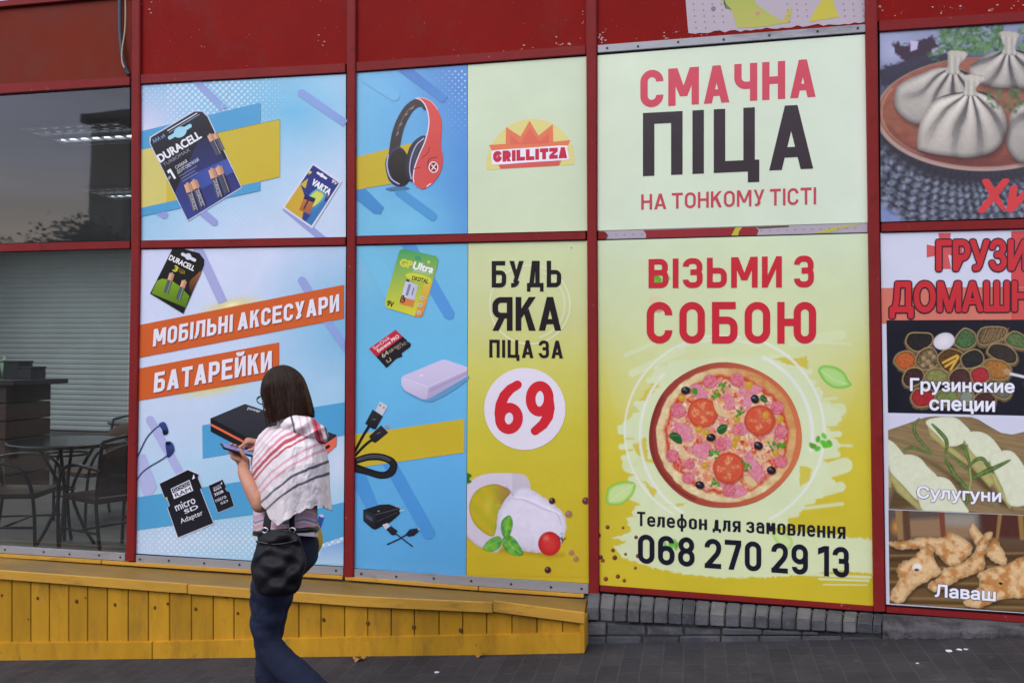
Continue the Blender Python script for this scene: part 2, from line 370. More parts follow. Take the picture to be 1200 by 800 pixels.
        area = [float(np.sum(l[:, 0] * np.roll(l[:, 1], -1) - l[:, 1] * np.roll(l[:, 0], -1))) for l in loops]; sg = math.copysign(1, area[int(np.argmax(np.abs(area)))])
        def inside(p, l):
            r = False
            for a, b in zip(l, np.roll(l, -1, 0)):
                if (a[1] > p[1]) != (b[1] > p[1]) and p[0] < (b[0] - a[0]) * (p[1] - a[1]) / (b[1] - a[1]) + a[0]: r = not r
            return r
        def crossing(l):
            a, b = l, np.roll(l, -1, 0); n = len(l); cr = lambda u, v: u[..., 0] * v[..., 1] - u[..., 1] * v[..., 0]
            A, B = a[:, None], b[:, None]; C_, D_ = a[None], b[None]
            m = (cr(B - A, C_ - A) * cr(B - A, D_ - A) < -1e-14) & (cr(D_ - C_, A - C_) * cr(D_ - C_, B - C_) < -1e-14); return bool(m.any())
        bad = [l for l, ar in zip(loops, area) if ar * sg > 0 and crossing(l)]
        co, fs = [], []
        for l, ar in zip(loops, area):                              # every outline with the holes that lie in it
            if ar * sg < 0 or any(l is b for b in bad): continue
            grp = [l] + [h for h, a2 in zip(loops, area) if a2 * sg < 0 and inside(h.mean(0) if inside(h.mean(0), h) else h[0], l)]
            i0 = len(co); co += [tuple(p) for g in grp for p in g]
            fs += [[i0 + i for i in t] for t in mathutils.geometry.tessellate_polygon([[Vector((x, y, 0)) for x, y in g] for g in grp])]
        for l in bad:                                               # a self-crossing outline keeps the font's own fill
            (ax, ay), (bx, by) = l.min(0) - .002, l.max(0) + .002; i0 = len(co); co += mco
            fs += [[i0 + i for i in f] for f in mfs if ax <= np.mean([mco[i][0] for i in f]) <= bx and ay <= np.mean([mco[i][1] for i in f]) <= by]
        co = np.array(co)
        x0, xw = co[:, 0].min(), np.ptp(co[:, 0]); hm = (h0 + h1) / 2 / cap
        def stamp(cl, dx, dy, dz):
            for n_, f in enumerate(fs):                        # outlines of this font overlap: each face keeps a level of its own
                i0 = len(s.v); s.f.append(list(range(i0, i0 + len(f)))); s.g.append(s.gid)
                for i in f:
                    x, y = co[i]; u = (x - x0) / xw; hh = h0 * (1 - u) + h1 * u
                    s.v.append((p0[0] + (p1[0] - p0[0]) * u + up[0] * y / cap * hh + dx, p0[1] + (p1[1] - p0[1]) * u + up[1] * y / cap * hh + dy)); s.z.append(s.k + dz + (n_ % 61) * .08); s.c.append(cl)
        for r, cc in (([(bold + outline, oc)] if outline else []) + [(bold, c)]):   # the weight is built up from stamped copies, each a hair above the last
            s.k += 1; n = 0 if r * hm < .12 else (8 if r * hm < 1.2 else 12)
            for q in range(n): stamp(lin(cc), r * hm * math.cos(2 * math.pi * q / n), r * hm * math.sin(2 * math.pi * q / n), q * .6 + 2.7 * (q % 2))
            stamp(lin(cc), 0, 0, n * .6 + 3); s.k += n * .6 + 6
        return s
    def build(s, name, parent, label=None, mtl=None, split=None):
        v = np.array(s.v, float); Y = LAYER0 - .0009 * s.layer - np.array(s.z) * 1.6e-5; co = PA(v[:, 0], v[:, 1], Y); cc = np.ones((len(v), 4)); cc[:, :3] = np.array(s.c); o = None
        if split is None: split = name in ('lettering', 'stripe_print', 'ring_print', 'pattern_print')
        for gi in (sorted(set(s.g)) if split else [None]):             # every line of writing, every stripe a mesh of its own
            fs = [f for f, g in zip(s.f, s.g) if gi is None or g == gi]; use = sorted({i for f in fs for i in f}); mp = {i: n for n, i in enumerate(use)}
            me = bpy.data.meshes.new(name); me.from_pydata(co[use].tolist(), [], [[mp[i] for i in f] for f in fs])
            a = me.color_attributes.new('Col', 'FLOAT_COLOR', 'POINT'); a.data.foreach_set('color', cc[use].ravel())
            o = link(name, me, mtl or M_print, parent)
            if label: o['label'] = label
        return o
LAYER0 = -.006

class Paint:
    """a printed picture: colours worked out for a fine grid of points that are given in photo pixels"""
    def __init__(s, X, Y, c=(255, 255, 255)):
        s.shape = X.shape; s.X, s.Y = X.ravel().astype(float), Y.ravel().astype(float); s.C = np.tile(lin(c), (len(s.X), 1))
    @classmethod
    def quad(cls, q, res=1.3, c=(255, 255, 255)):
        (ax, ay), (bx, by), (cx, cy), (dx, dy) = q
        nx = int(max(abs(bx - ax), abs(cx - dx)) * res) + 2; ny = int(max(abs(dy - ay), abs(cy - by)) * res) + 2
        u, v = np.meshgrid(np.linspace(0, 1, nx), np.linspace(0, 1, ny))
        X = (1 - v) * ((1 - u) * ax + u * bx) + v * ((1 - u) * dx + u * cx); Y = (1 - v) * ((1 - u) * ay + u * by) + v * ((1 - u) * dy + u * cy)
        o = cls(X, Y, c); o.res = res; return o
    def mix(s, idx, a, c):
        a = np.broadcast_to(a, s.X[idx].shape)[:, None]; c = np.asarray(c, float)
        c = lin(c) if c.ndim == 1 else c
        s.C[idx] = s.C[idx] * (1 - a) + c * a
    def near(s, x0, x1, y0, y1): return np.nonzero((s.X >= x0) & (s.X <= x1) & (s.Y >= y0) & (s.Y <= y1))[0]
    def grad(s, p0, p1, stops):
        d = np.array(p1, float) - p0; t = ((s.X - p0[0]) * d[0] + (s.Y - p0[1]) * d[1]) / (d @ d)
        cs = np.array([lin(c) for _, c in stops]); ts = [q for q, _ in stops]
        for k in range(3): s.C[:, k] = np.interp(t, ts, cs[:, k])
    def ell(s, cx, cy, rx, ry, rot=0, c=(0, 0, 0), soft=.8, a=1., fn=None):
        m = max(rx, ry) + soft + 1; i = s.near(cx - m, cx + m, cy - m, cy + m)
        if not len(i): return
        q = math.radians(rot); x = s.X[i] - cx; y = s.Y[i] - cy; u = (x * math.cos(q) + y * math.sin(q)) / rx; v = (-x * math.sin(q) + y * math.cos(q)) / ry
        d = (np.sqrt(u * u + v * v) - 1) * min(rx, ry); al = a * np.clip(.5 - d / soft, 0, 1)
        s.mix(i, al, c if fn is None else fn(u, v, s.X[i], s.Y[i]))
    def glow(s, cx, cy, rx, ry, c, a=1., rot=0, p=1.5):
        m = max(rx, ry); i = s.near(cx - m, cx + m, cy - m, cy + m); q = math.radians(rot)
        x = s.X[i] - cx; y = s.Y[i] - cy; u = (x * math.cos(q) + y * math.sin(q)) / rx; v = (-x * math.sin(q) + y * math.cos(q)) / ry
        s.mix(i, a * np.clip(1 - np.sqrt(u * u + v * v), 0, 1) ** p, c)
    def poly(s, pts, c=(0, 0, 0), soft=.8, a=1., fn=None, sm=0, rough=0, seed=0):
        if sm: pts = spl(pts, sm, True)
        p = np.array(pts, float); i = s.near(p[:, 0].min() - soft - 1, p[:, 0].max() + soft + 1, p[:, 1].min() - soft - 1, p[:, 1].max() + soft + 1)
        if not len(i): return
        x, y = s.X[i], s.Y[i]
        if rough: x, y = x + rough * (vnoise(x / 3, y / 3, seed) - .5), y + rough * (vnoise(x / 3, y / 3, seed + 3) - .5)
        d2 = np.full(len(i), 1e9); ins = np.zeros(len(i), bool)
        for k in range(len(p)):
            a0 = p[k - 1]; b0 = p[k]; e = b0 - a0; L = e @ e
            if L < 1e-9: continue
            t = np.clip(((x - a0[0]) * e[0] + (y - a0[1]) * e[1]) / L, 0, 1)
            d2 = np.minimum(d2, (x - a0[0] - t * e[0]) ** 2 + (y - a0[1] - t * e[1]) ** 2)
            cnd = (a0[1] > y) != (b0[1] > y)
            with np.errstate(divide='ignore', invalid='ignore'): ins ^= cnd & (x < (b0[0] - a0[0]) * (y - a0[1]) / (b0[1] - a0[1]) + a0[0])
        d = np.sqrt(d2) * np.where(ins, -1, 1); al = a * np.clip(.5 - d / soft, 0, 1)
        s.mix(i, al, c if fn is None else fn(x, y, -d))
    def line(s, pts, w, c, soft=.8, a=1., sm=0, closed=False):
        if sm: pts = spl(pts, sm, closed)
        p = np.array(pts + [pts[0]] if closed else pts, float); m = w / 2 + soft + 1
        i = s.near(p[:, 0].min() - m, p[:, 0].max() + m, p[:, 1].min() - m, p[:, 1].max() + m)
        if not len(i): return
        x, y = s.X[i], s.Y[i]; d2 = np.full(len(i), 1e9)
        for k in range(len(p) - 1):
            e = p[k + 1] - p[k]; L = max(e @ e, 1e-9); t = np.clip(((x - p[k][0]) * e[0] + (y - p[k][1]) * e[1]) / L, 0, 1)
            d2 = np.minimum(d2, (x - p[k][0] - t * e[0]) ** 2 + (y - p[k][1] - t * e[1]) ** 2)
        s.mix(i, a * np.clip(.5 - (np.sqrt(d2) - w / 2) / soft, 0, 1), c)
    def mottle(s, sc, amt, seed=0, idx=None):
        idx = np.arange(len(s.X)) if idx is None else idx
        s.C[idx] *= (1 + amt * (2 * fbm(s.X[idx] / sc, s.Y[idx] / sc, seed) - 1))[:, None]
    def build(s, name, parent, layer=1, wrap=False, label=None):
        ny, nx = s.shape; co = PA(s.X, s.Y, np.full(len(s.X), LAYER0 - .0009 * layer))
        me = bpy.data.meshes.new(name); idx = np.arange(ny * nx).reshape(ny, nx)
        if wrap: idx = np.concatenate([idx, idx[:, :1]], 1)
        f = np.stack([idx[:-1, :-1], idx[1:, :-1], idx[1:, 1:], idx[:-1, 1:]], -1).reshape(-1, 4)
        me.vertices.add(len(co)); me.vertices.foreach_set('co', co.ravel()); me.loops.add(f.size); me.polygons.add(len(f))
        me.loops.foreach_set('vertex_index', f.ravel().astype(np.int32)); me.polygons.foreach_set('loop_start', np.arange(0, f.size, 4, dtype=np.int32))
        me.update(calc_edges=True)
        a = me.color_attributes.new('Col', 'FLOAT_COLOR', 'POINT'); cc = np.ones((len(co), 4)); cc[:, :3] = np.clip(s.C, 0, .95); a.data.foreach_set('color', cc.ravel())
        o = link(name, me, M_print, parent)
        if label: o['label'] = label
        return o

# ================================================================== ground and street
def brick_mat(name, c1, c2, cm, w, h, mortar, rot=0, bump=.5, rough=.8):
    m = bpy.data.materials.new(name); m.use_nodes = True; t = m.node_tree; b = t.nodes['Principled BSDF']; b.inputs['Roughness'].default_value = rough
    b.inputs['Specular IOR Level'].default_value = .3
    tcd = t.nodes.new('ShaderNodeTexCoord'); mpn = t.nodes.new('ShaderNodeMapping'); mpn.inputs['Rotation'].default_value = (0, 0, rot)
    t.links.new(tcd.outputs['Object'], mpn.inputs['Vector'])
    wob = t.nodes.new('ShaderNodeTexNoise'); wob.inputs['Scale'].default_value = 9; wv = t.nodes.new('ShaderNodeVectorMath'); wv.operation = 'MULTIPLY_ADD'
    t.links.new(mpn.outputs[0], wob.inputs['Vector']); wv.inputs[1].default_value = (.008, .008, 0); t.links.new(wob.outputs['Color'], wv.inputs[0]); t.links.new(mpn.outputs[0], wv.inputs[2])
    k = t.nodes.new('ShaderNodeTexBrick'); k.inputs['Scale'].default_value = 1; k.inputs['Brick Width'].default_value = w; k.inputs['Row Height'].default_value = h
    k.inputs['Mortar Size'].default_value = mortar; k.inputs['Mortar Smooth'].default_value = .3
    for q, c in (('Color1', c1), ('Color2', c2), ('Mortar', cm)): k.inputs[q].default_value = (*lin(c), 1)
    t.links.new(wv.outputs[0], k.inputs['Vector'])
    n = t.nodes.new('ShaderNodeTexNoise'); n.inputs['Scale'].default_value = 3; n.inputs['Detail'].default_value = 10; n.inputs['Roughness'].default_value = .7
    t.links.new(tcd.outputs['Object'], n.inputs['Vector'])
    mr = t.nodes.new('ShaderNodeMapRange'); mr.inputs[1].default_value = .3; mr.inputs[2].default_value = .7; mr.inputs[3].default_value = .7; mr.inputs[4].default_value = 1.3; t.links.new(n.outputs['Fac'], mr.inputs[0])
    v = t.nodes.new('ShaderNodeVectorMath'); v.operation = 'SCALE'; t.links.new(k.outputs['Color'], v.inputs[0]); t.links.new(mr.outputs[0], v.inputs['Scale']); 
    st = t.nodes.new('ShaderNodeTexNoise'); st.inputs['Scale'].default_value = 11; st.inputs['Detail'].default_value = 9; st.inputs['Roughness'].default_value = .75; t.links.new(tcd.outputs['Object'], st.inputs['Vector'])
    sm_ = t.nodes.new('ShaderNodeMapRange'); sm_.inputs[1].default_value = .56; sm_.inputs[2].default_value = .74; sm_.inputs[4].default_value = .55; t.links.new(st.outputs['Fac'], sm_.inputs[0])
    sx_ = t.nodes.new('ShaderNodeMix'); sx_.data_type = 'RGBA'; sx_.inputs['B'].default_value = (*lin((86, 82, 80)), 1); t.links.new(sm_.outputs[0], sx_.inputs['Factor']); t.links.new(v.outputs[0], sx_.inputs['A']); t.links.new(sx_.outputs['Result'], b.inputs['Base Color'])
    n2 = t.nodes.new('ShaderNodeTexNoise'); n2.inputs['Scale'].default_value = 60; n2.inputs['Detail'].default_value = 6; t.links.new(tcd.outputs['Object'], n2.inputs['Vector'])
    ad = t.nodes.new('ShaderNodeMath'); ad.operation = 'MULTIPLY_ADD'; ad.inputs[1].default_value = -1.2; t.links.new(k.outputs['Fac'], ad.inputs[0]); t.links.new(n2.outputs['Fac'], ad.inputs[2])
    bp = t.nodes.new('ShaderNodeBump'); bp.inputs['Strength'].default_value = bump; bp.inputs['Distance'].default_value = .006; t.links.new(ad.outputs[0], bp.inputs['Height']); t.links.new(bp.outputs[0], b.inputs['Normal'])
    return m
M_pave = brick_mat('paving_blocks', (52, 50, 55), (43, 42, 47), (58, 56, 60), .2, .1, .0045, rot=math.radians(90))
M_asph = mat('asphalt', (62, 62, 64), rough=.85, noise=(30, .15), bump=(90, .4))
M_conc = mat('kerb_concrete', (120, 118, 118), rough=.85, noise=(8, .15), bump=(50, .3))
M_soil = mat('bare_ground', (92, 90, 80), rough=.95, noise=(.4, .2))
def sheet(name, x0, x1, y0, y1, dz, m):
    bm = bmesh.new(); f = lambda x, y: ground(max(-60, min(60, x)), min(0, max(-16, y))) + dz
    xs = sorted({x0, x1} | {q for q in (-60, 60) if x0 < q < x1}); ys = sorted({y0, y1} | {q for q in (-16, 0) if y0 < q < y1})
    vv = [[bm.verts.new((x, y, f(x, y))) for y in ys] for x in xs]
    for i in range(len(xs) - 1):
        for j in range(len(ys) - 1): bm.faces.new((vv[i][j], vv[i + 1][j], vv[i + 1][j + 1], vv[i][j + 1]))
    return tag(link_bm(name, bm, m), kind='structure')
sheet('pavement', -30, 30, -3.3, .06, 0, M_pave)
sheet('road', -60, 60, -11.2, -3.42, -.13, M_asph)
sheet('ground', -400, 400, -400, 300, -.6, M_soil)
sheet('far_pavement', -60, 60, -15.5, -11.3, -.01, M_pave)
for y in (-3.36, -11.25):
    bm = bmesh.new()
    for k in range(-30, 30): box(bm, (k + .5, y, ground(k + .5, y) - .12), (.992, .115, .26))
    tag(link_bm('kerb', bm, M_conc), kind='structure')

# ================================================================== the shop front
SX = [-4.35, -2.9, -1.45, 0, 1.45, 2.9, 4.35, 5.8]
front = empty('shop_front', (1.45, 0, ground(1.45)), 'shop front of red painted steel frames filled with printed advertising panels', 'building')
POST = [None, None, None, [(153.6, 163.4, 0), (153.4, 163, 288), (147, 157, 657)], [(406, 416.3, 0), (406.4, 416, 283), (403, 413.6, 676)],
        [(686.6, 699, 0), (688, 699, 275), (690.2, 701.8, 697)], [(1014, 1028, 0), (1017.8, 1030.8, 266), (1024.4, 1037.6, 716)], None]
YF = -.028
def post_mesh(rows):
    bm = bmesh.new(); rs = []
    (a0, b0, y0), (a1, b1, y1) = rows[0], rows[1]
    ext = (a0 + (a0 - a1) / (y1 - y0) * 60, b0 + (b0 - b1) / (y1 - y0) * 60, y0 - 60)
    for a, b, y in [ext] + rows:
        p, q = P(a, y, YF), P(b, y, YF); w = (q - p)
        rs.append([bm.verts.new(c) for c in (p + Vector((0, .05, 0)), p + Vector((0, .004, 0)), p + w * .12 , q - w * .12, q + Vector((0, .004, 0)), q + Vector((0, .05, 0)))])
    for i in range(len(rs) - 1):
        for k in range(5): bm.faces.new((rs[i][k], rs[i][k + 1], rs[i + 1][k + 1], rs[i + 1][k]))
    bm.faces.new(rs[-1]); return bm
for i, r in enumerate(POST):
    if r is None:
        bm = bmesh.new(); box(bm, (SX[i], YF + .025, 2.2), (.055, .05, 3.4)); link_bm('mullion', bm, M_red, front); continue
    link_bm('mullion', post_mesh(r), M_red, front)
def rail(name, segs, Yf=-.02, Yb=.03, m=None, parent=front, bev=.003):
    for q in segs:
        bm = bmesh.new(); prism_px(bm, q, Yf, Yb); link_bm(name, bm, m or M_red, parent, bevel=bev)
XL = -454                                                        # the front runs on to the left, outside the picture
def seg(x0, x1, t0, t1, b0, b1):
    if x0 == -70: k = (XL - x0) / (x1 - x0); x0, t0, b0 = XL, t0 + (t1 - t0) * k, b0 + (b1 - b0) * k
    return [(x0, t0), (x1, t1), (x1, b1), (x0, b0)]
rail('top_rail', [seg(-70, 152, 102.5, 90, 114.5, 99.8), seg(164.5, 404.5, 87.5, 74, 98.4, 85), seg(417.5, 686.2, 73, 53, 84, 63.8), seg(1030.5, 1404, 24.5, 0, 36.8, 12)])
rail('middle_rail', [seg(-70, 152, 287.3, 282.2, 297, 291), seg(164.5, 404.5, 282, 278, 291, 287.2), seg(417.5, 686.2, 277.2, 271.4, 286.6, 280.8), seg(1033, 1404, 261.2, 251, 271.6, 263.5)])
bm = bmesh.new()                                              # the stub of the middle rail that still shows beside the fourth panel
yy = -.02; pts = [(701, 271.3)] + [(706.5 + 5 * math.cos(a), 275.6 - 4.6 * math.sin(a)) for a in np.linspace(math.pi / 2, -math.pi / 2, 9)] + [(701, 280.2)]
prism_px(bm, pts, -.013, .01); link_bm('rail_stub', bm, M_red, front)
rail('bottom_frame', [seg(703, 1023.6, 686.2, 710.6, 692.8, 716.5), seg(1038.5, 1404, 711.2, 737, 717.4, 745)], Yf=-.018)
rail('upper_rail', [seg(-70, 152.5, 7, -13, 14.6, -6), ], Yf=-.03)
for k_ in (0, 1):                                               # plain red bays beyond the menu panel, outside the picture
    bm = bmesh.new(); box(bm, (6.54 + 1.45 * k_, .012, 2.2), (1.386, .03, 3.4)); link_bm('fascia_panel', bm, M_fascia, front); bm = bmesh.new(); box(bm, (7.25 + 1.45 * k_, YF + .025, 2.2), (.055, .05, 3.4)); link_bm('mullion', bm, M_red, front)
# aluminium strips with their screws
def strip(x0, x1, t0, t1, b0, b1, screws):
    bm = bmesh.new(); prism_px(bm, seg(x0, x1, t0, t1, b0, b1), -.016, .01); o = link_bm('aluminium_strip', bm, M_alu, front, bevel=.002)
    for u in screws:
        bm = bmesh.new(); x = x0 + (x1 - x0) * u; y = .5 * ((t0 + b0) * (1 - u) + (t1 + b1) * u) + random.uniform(-.7, .7); p = P(x, y, -.0165)
        cyl(bm, p, .0065, .004, 10, 'Y'); link_bm('screw', bm, M_screw, o)
strip(-70, 146.4, 635.4, 648.4, 643, 657, (.35, .56, .7, .86, .975))
strip(159, 402.2, 650, 664.6, 659.6, 673.8, (.02, .16, .33, .5, .66, .82, .965))
strip(415, 689.6, 666.4, 684, 676.6, 695.6, (.03, .18, .34, .5, .67, .84, .97))
strip(700.5, 1014.6, 53, 28.4, 62, 37.6, (.035, .15, .3, .47, .64, .82, .97))
# red fascia panels above the windows
def fascia(x0, x1, t0, t1, b0, b1, m, Yf=-.004, lab=None):
    bm = bmesh.new(); prism_px(bm, seg(x0, x1, t0, t1, b0, b1), Yf, .03); o = link_bm('fascia_panel', bm, m, front)
    if lab: o['label'] = lab
fascia(-70, 154.5, 14, -6, 104, 91, M_fascia_b, lab='browner faded red fascia panel with a cable')
fascia(162.5, 406.5, -60, -70, 88.5, 75, M_fascia); fascia(415, 688, -75, -90, 74, 54, M_fascia)
fascia(698, 1016, -90, -110, 54.5, 29.5, M_fascia); fascia(1027, 1404, -115, -140, 25.5, 1, M_fascia)
# flaked paint, each flake a small raised scab of bare primer
M_flake = mat('bare_primer', (176, 148, 144), rough=.8, noise=(60, .15))
def flakes(spots, seed):
    rr = random.Random(seed); bm = bmesh.new()
    for x, y, n, sx_, sy_, sz in spots:
        for _ in range(max(1, int(n * .62))):
            cx, cy = x + rr.gauss(0, sx_), y + rr.gauss(0, sy_); r = sz * rr.uniform(.35, 1.2); a0 = rr.random() * 6
            pts = [(cx + r * rr.uniform(.5, 1.3) * math.cos(a0 + a) * 1.3, cy + r * rr.uniform(.4, 1.1) * math.sin(a0 + a)) for a in np.linspace(0, 2 * math.pi, 8, endpoint=False)]
            prism_px(bm, pts, -.0052 - rr.random() * .0006, -.0035)
    link_bm('flaked_paint', bm, M_flake, front)
flakes([(173, 8, 5, 3, 5, 1.0), (178, 5, 2, 1, 3, 1), (241, 55, 4, 2, 3, .6), (222, 12, 3, 2, 2, .5), (377, 48, 8, 4, 4, .8), (168, 91, 3, 2, 3, 1), (370, 35, 4, 5, 4, .5)], 1)
flakes([(530, 60, 3, .6, 2, 1), (588, 60, 3, 2, .8, .9), (613, 54, 6, 1.6, 2.5, 1.1), (624, 56, 3, 2, 1, .9), (652, 50, 4, .6, 4, .9), (662, 52.5, 12, 6, .9, 1.2), (683, 18, 8, .6, 7, .8), (460, 65, 3, 8, 3, .5)], 2)
flakes([(705, 44, 14, 3, 5, 1.3), (706, 36, 6, 2, 3, .8), (785, 43, 12, 6, 2.5, 1.1), (818, 40, 10, 9, 1.5, 1.0), (742, 47, 3, 6, 1, .6), (690 + 10, 20, 5, 1, 10, .6)], 3)
flakes([(1034, 11, 8, 2.5, 3, 1.2), (1055, 16, 6, 3, 2, 1), (1112, 11, 14, 9, 2.5, 1.0), (1158, 12, 9, 7, 2, 1.1), (1190, 4, 8, 6, 3, .9), (1040, 24, 3, 2, 2, .8)], 4)
# sign band and wall above, wall under the windows
M_band = mat('cream_sign_band', (205, 190, 130), rough=.5, noise=(2, .06))
M_wall = mat('plaster_wall', (120, 112, 108), rough=.9, noise=(4, .12), bump=(30, .2))
bm = bmesh.new(); z0 = P(0, 5, -.05).z; box(bm, (2.2, -.02, z0 + .5 + .30), (14, .16, .6)); link_bm('sign_band', bm, M_band, front)
bm = bmesh.new(); box(bm, (2.2, .12, z0 + 1.95), (14, .2, 1.7)); link_bm('upper_wall', bm, M_wall, front)
zb = P(75, 652, 0).z
bm = bmesh.new(); box(bm, (2.2, .07, zb / 2 - .42), (14, .13, zb + .8)); link_bm('base_wall', bm, M_wall, front)
# glass of the two clear panes
def glass_mat(name, f0, tint=(1, 1, 1)):
    m = bpy.data.materials.new(name); m.use_nodes = True; t = m.node_tree; t.nodes.clear()
    o = t.nodes.new('ShaderNodeOutputMaterial'); mx_ = t.nodes.new('ShaderNodeMixShader'); tr = t.nodes.new('ShaderNodeBsdfTransparent'); gl = t.nodes.new('ShaderNodeBsdfGlossy')
    gl.inputs['Roughness'].default_value = .022; tr.inputs[0].default_value = (*tint, 1); lw = t.nodes.new('ShaderNodeFresnel'); lw.inputs['IOR'].default_value = f0
    nn = t.nodes.new('ShaderNodeTexNoise'); nn.inputs['Scale'].default_value = 1.6; nn.inputs['Detail'].default_value = 1; bp = t.nodes.new('ShaderNodeBump'); bp.inputs['Strength'].default_value = .02; bp.inputs['Distance'].default_value = .05
    tcd = t.nodes.new('ShaderNodeTexCoord'); t.links.new(tcd.outputs['Object'], nn.inputs['Vector']); t.links.new(nn.outputs['Fac'], bp.inputs['Height']); t.links.new(bp.outputs[0], gl.inputs['Normal'])
    t.links.new(lw.outputs[0], mx_.inputs[0]); t.links.new(tr.outputs[0], mx_.inputs[1]); t.links.new(gl.outputs[0], mx_.inputs[2]); 
    df = t.nodes.new('ShaderNodeBsdfDiffuse'); df.inputs[0].default_value = (.8, .8, .82, 1); m2 = t.nodes.new('ShaderNodeMixShader')      # a dusty haze mixed in to lighten the dark panes
    dn = t.nodes.new('ShaderNodeTexNoise'); dn.inputs['Scale'].default_value = 2.5; dn.inputs['Detail'].default_value = 8; t.links.new(tcd.outputs['Object'], dn.inputs['Vector']); dr = t.nodes.new('ShaderNodeMapRange'); dr.inputs[1].default_value = .3; dr.inputs[2].default_value = .7; dr.inputs[3].default_value = .005; dr.inputs[4].default_value = .016
    t.links.new(dn.outputs['Fac'], dr.inputs[0]); t.links.new(dr.outputs[0], m2.inputs[0]); t.links.new(mx_.outputs[0], m2.inputs[1]); t.links.new(df.outputs[0], m2.inputs[2]); t.links.new(m2.outputs[0], o.inputs[0]); return m
M_glass = glass_mat('window_glass', 1.86, (.86, .9, .89))
def pane(q):
    me = bpy.data.meshes.new('window_pane'); me.from_pydata([P(x, y, .004) for x, y in q][::-1], [], [(0, 1, 2, 3)]); o = link('window_pane', me, M_glass, front); return o     # faces the street
pane([(-68, 116), (152, 100.5), (151.5, 281.5), (-68, 286.8)]); _e = lambda a, b, x: (x, a[1] + (b[1] - a[1]) * (x - a[0]) / (b[0] - a[0])); _t = [(-68, 116), (152, 100.5)], [(-68, 286.8), (151.5, 281.5)], [(-68, 297.5), (151.5, 291.5)], [(-68, 635), (147, 648)]
pane([_e(*_t[0], XL), (-72, 116.3), (-72, 286.9), _e(*_t[1], XL)]); pane([_e(*_t[2], XL), (-72, 297.6), (-72, 634.8), _e(*_t[3], XL)])
pane([(-68, 297.5), (151.5, 291.5), (147, 648), (-68, 635)])
# roof and shell of the room behind the glass
FLZ = P(82, 641, .8).z; CEZ = P(100, 159, 1.9).z; RY = 8.3
M_floor = mat('grey_brown_tiles', (92, 88, 84), rough=.45, noise=(3, .12))
M_iw = mat('room_wall', (120, 124, 124), rough=.9, noise=(2, .06)); M_ceil = mat('ceiling_board', (120, 122, 126), rough=.95, noise=(3, .05))
def room(name, c, s, m): bm = bmesh.new(); box(bm, c, s); link_bm(name, bm, m, front)
room('room_floor', (-5, RY / 2 + .1, FLZ - .05), (19, RY - .06, .1), M_floor); room('room_ceiling', (-5, RY / 2 + .1, CEZ + .05), (19, RY - .06, .1), M_ceil)
room('room_wall', (-14.55, RY / 2 + .1, (FLZ + CEZ) / 2), (.1, RY - .06, CEZ - FLZ), M_iw); room('room_wall', (4.55, RY / 2 + .1, (FLZ + CEZ) / 2), (.1, RY - .06, CEZ - FLZ), M_iw)
room('room_wall', (-5, RY + .15, (FLZ + CEZ) / 2), (19.2, .1, CEZ - FLZ), M_iw)
# backing sheets behind the printed panels keep the room dark
M_back = mat('backing_board', (60, 60, 62), rough=.9, noise=(4, .1))
bm = bmesh.new(); prism_px(bm, [(156, 60), (1400, -10), (1400, 742), (152, 662)], .032, .05); link_bm('backing_board', bm, M_back, front)
bm = bmesh.new(); prism_px(bm, [(XL, 46), (156, 0), (156, 101), (XL, 138)], .034, .06); link_bm('backing_board', bm, M_back, front)

# ------------------------------------------------------------------ cable beside the fascia
cab = empty('cable', P(150, 88, -.03), 'dark flat conduit with a thin beige wire hanging down the brownish fascia', 'cable')
M_cab = mat('conduit_plastic', (58, 62, 78), rough=.5, noise=(20, .15)); M_wire = mat('beige_wire', (176, 160, 130), rough=.6, noise=(20, .1))
bm = bmesh.new(); tube(bm, smooth_path([P(140.3, -20, -.03), P(140.5, 10, -.03), P(140.8, 38, -.03), P(143, 62, -.03), P(146, 78, -.028), P(151, 88, -.02)]), .012); link_bm('conduit', bm, M_cab, cab, True)
bm = bmesh.new(); tube(bm, smooth_path([P(146.2, -20, -.047), P(147, 10, -.047), P(146.4, 35, -.047), P(143.2, 58, -.047), P(143, 72, -.045), P(146, 80, -.043)]), .0045); link_bm('wire', bm, M_wire, cab, True)

# ================================================================== yellow plank ledge
M_yel = mat('yellow_paint', (178, 132, 33), rough=.5, spec=.3, island=.13, noise=(6, .2), bump=(40, .25), stretch=(1, 1, .35), dirt=[(5, .52, .78, (132, 96, 36)), (14, .60, .72, (146, 112, 52)), (48, .68, .735, (92, 62, 34))])
M_yel2 = mat('yellow_trim_paint', (190, 144, 56), rough=.5, spec=.35, noise=(7, .12), bump=(40, .25), stretch=(.3, 1, 1), dirt=[(9, .54, .74, (138, 102, 50)), (60, .67, .73, (84, 60, 40))])
M_yel3 = mat('worn_ledge_paint', (132, 102, 46), rough=.55, spec=.3, noise=(5, .2), bump=(40, .3), stretch=(.35, 1, 1), dirt=[(4, .48, .72, (104, 84, 56)), (40, .66, .74, (78, 68, 56))])
YL = -.335
ledge = empty('wooden_ledge', (.9, -.2, ground(.9)), 'yellow painted plank ledge running below the windows', 'ledge')
LX = [-110, 0, 205, 420, 579, 685]
T_TOP = [659, 668.5, 683.5, 698.5, 705.5, 719.5]; T_BOT = [668, 678, 694, 709.5, 717.5, 732]
K_TOP = [754.5, 753.5, 751.5, 747, 743.5, 741]; K_BOT = [774.5, 773, 771, 768, 766, 764.5]
for a_ in (T_TOP, T_BOT, K_TOP, K_BOT): a_[0] = a_[1] + (a_[1] - a_[2]) / 205 * -XL * .9
LX[0] = XL
ip = lambda x, ys: float(np.interp(x, LX, ys))
x = float(XL); wd = 20.5; k = 0; rr = random.Random(5); bm = bmesh.new(); plank_x = []
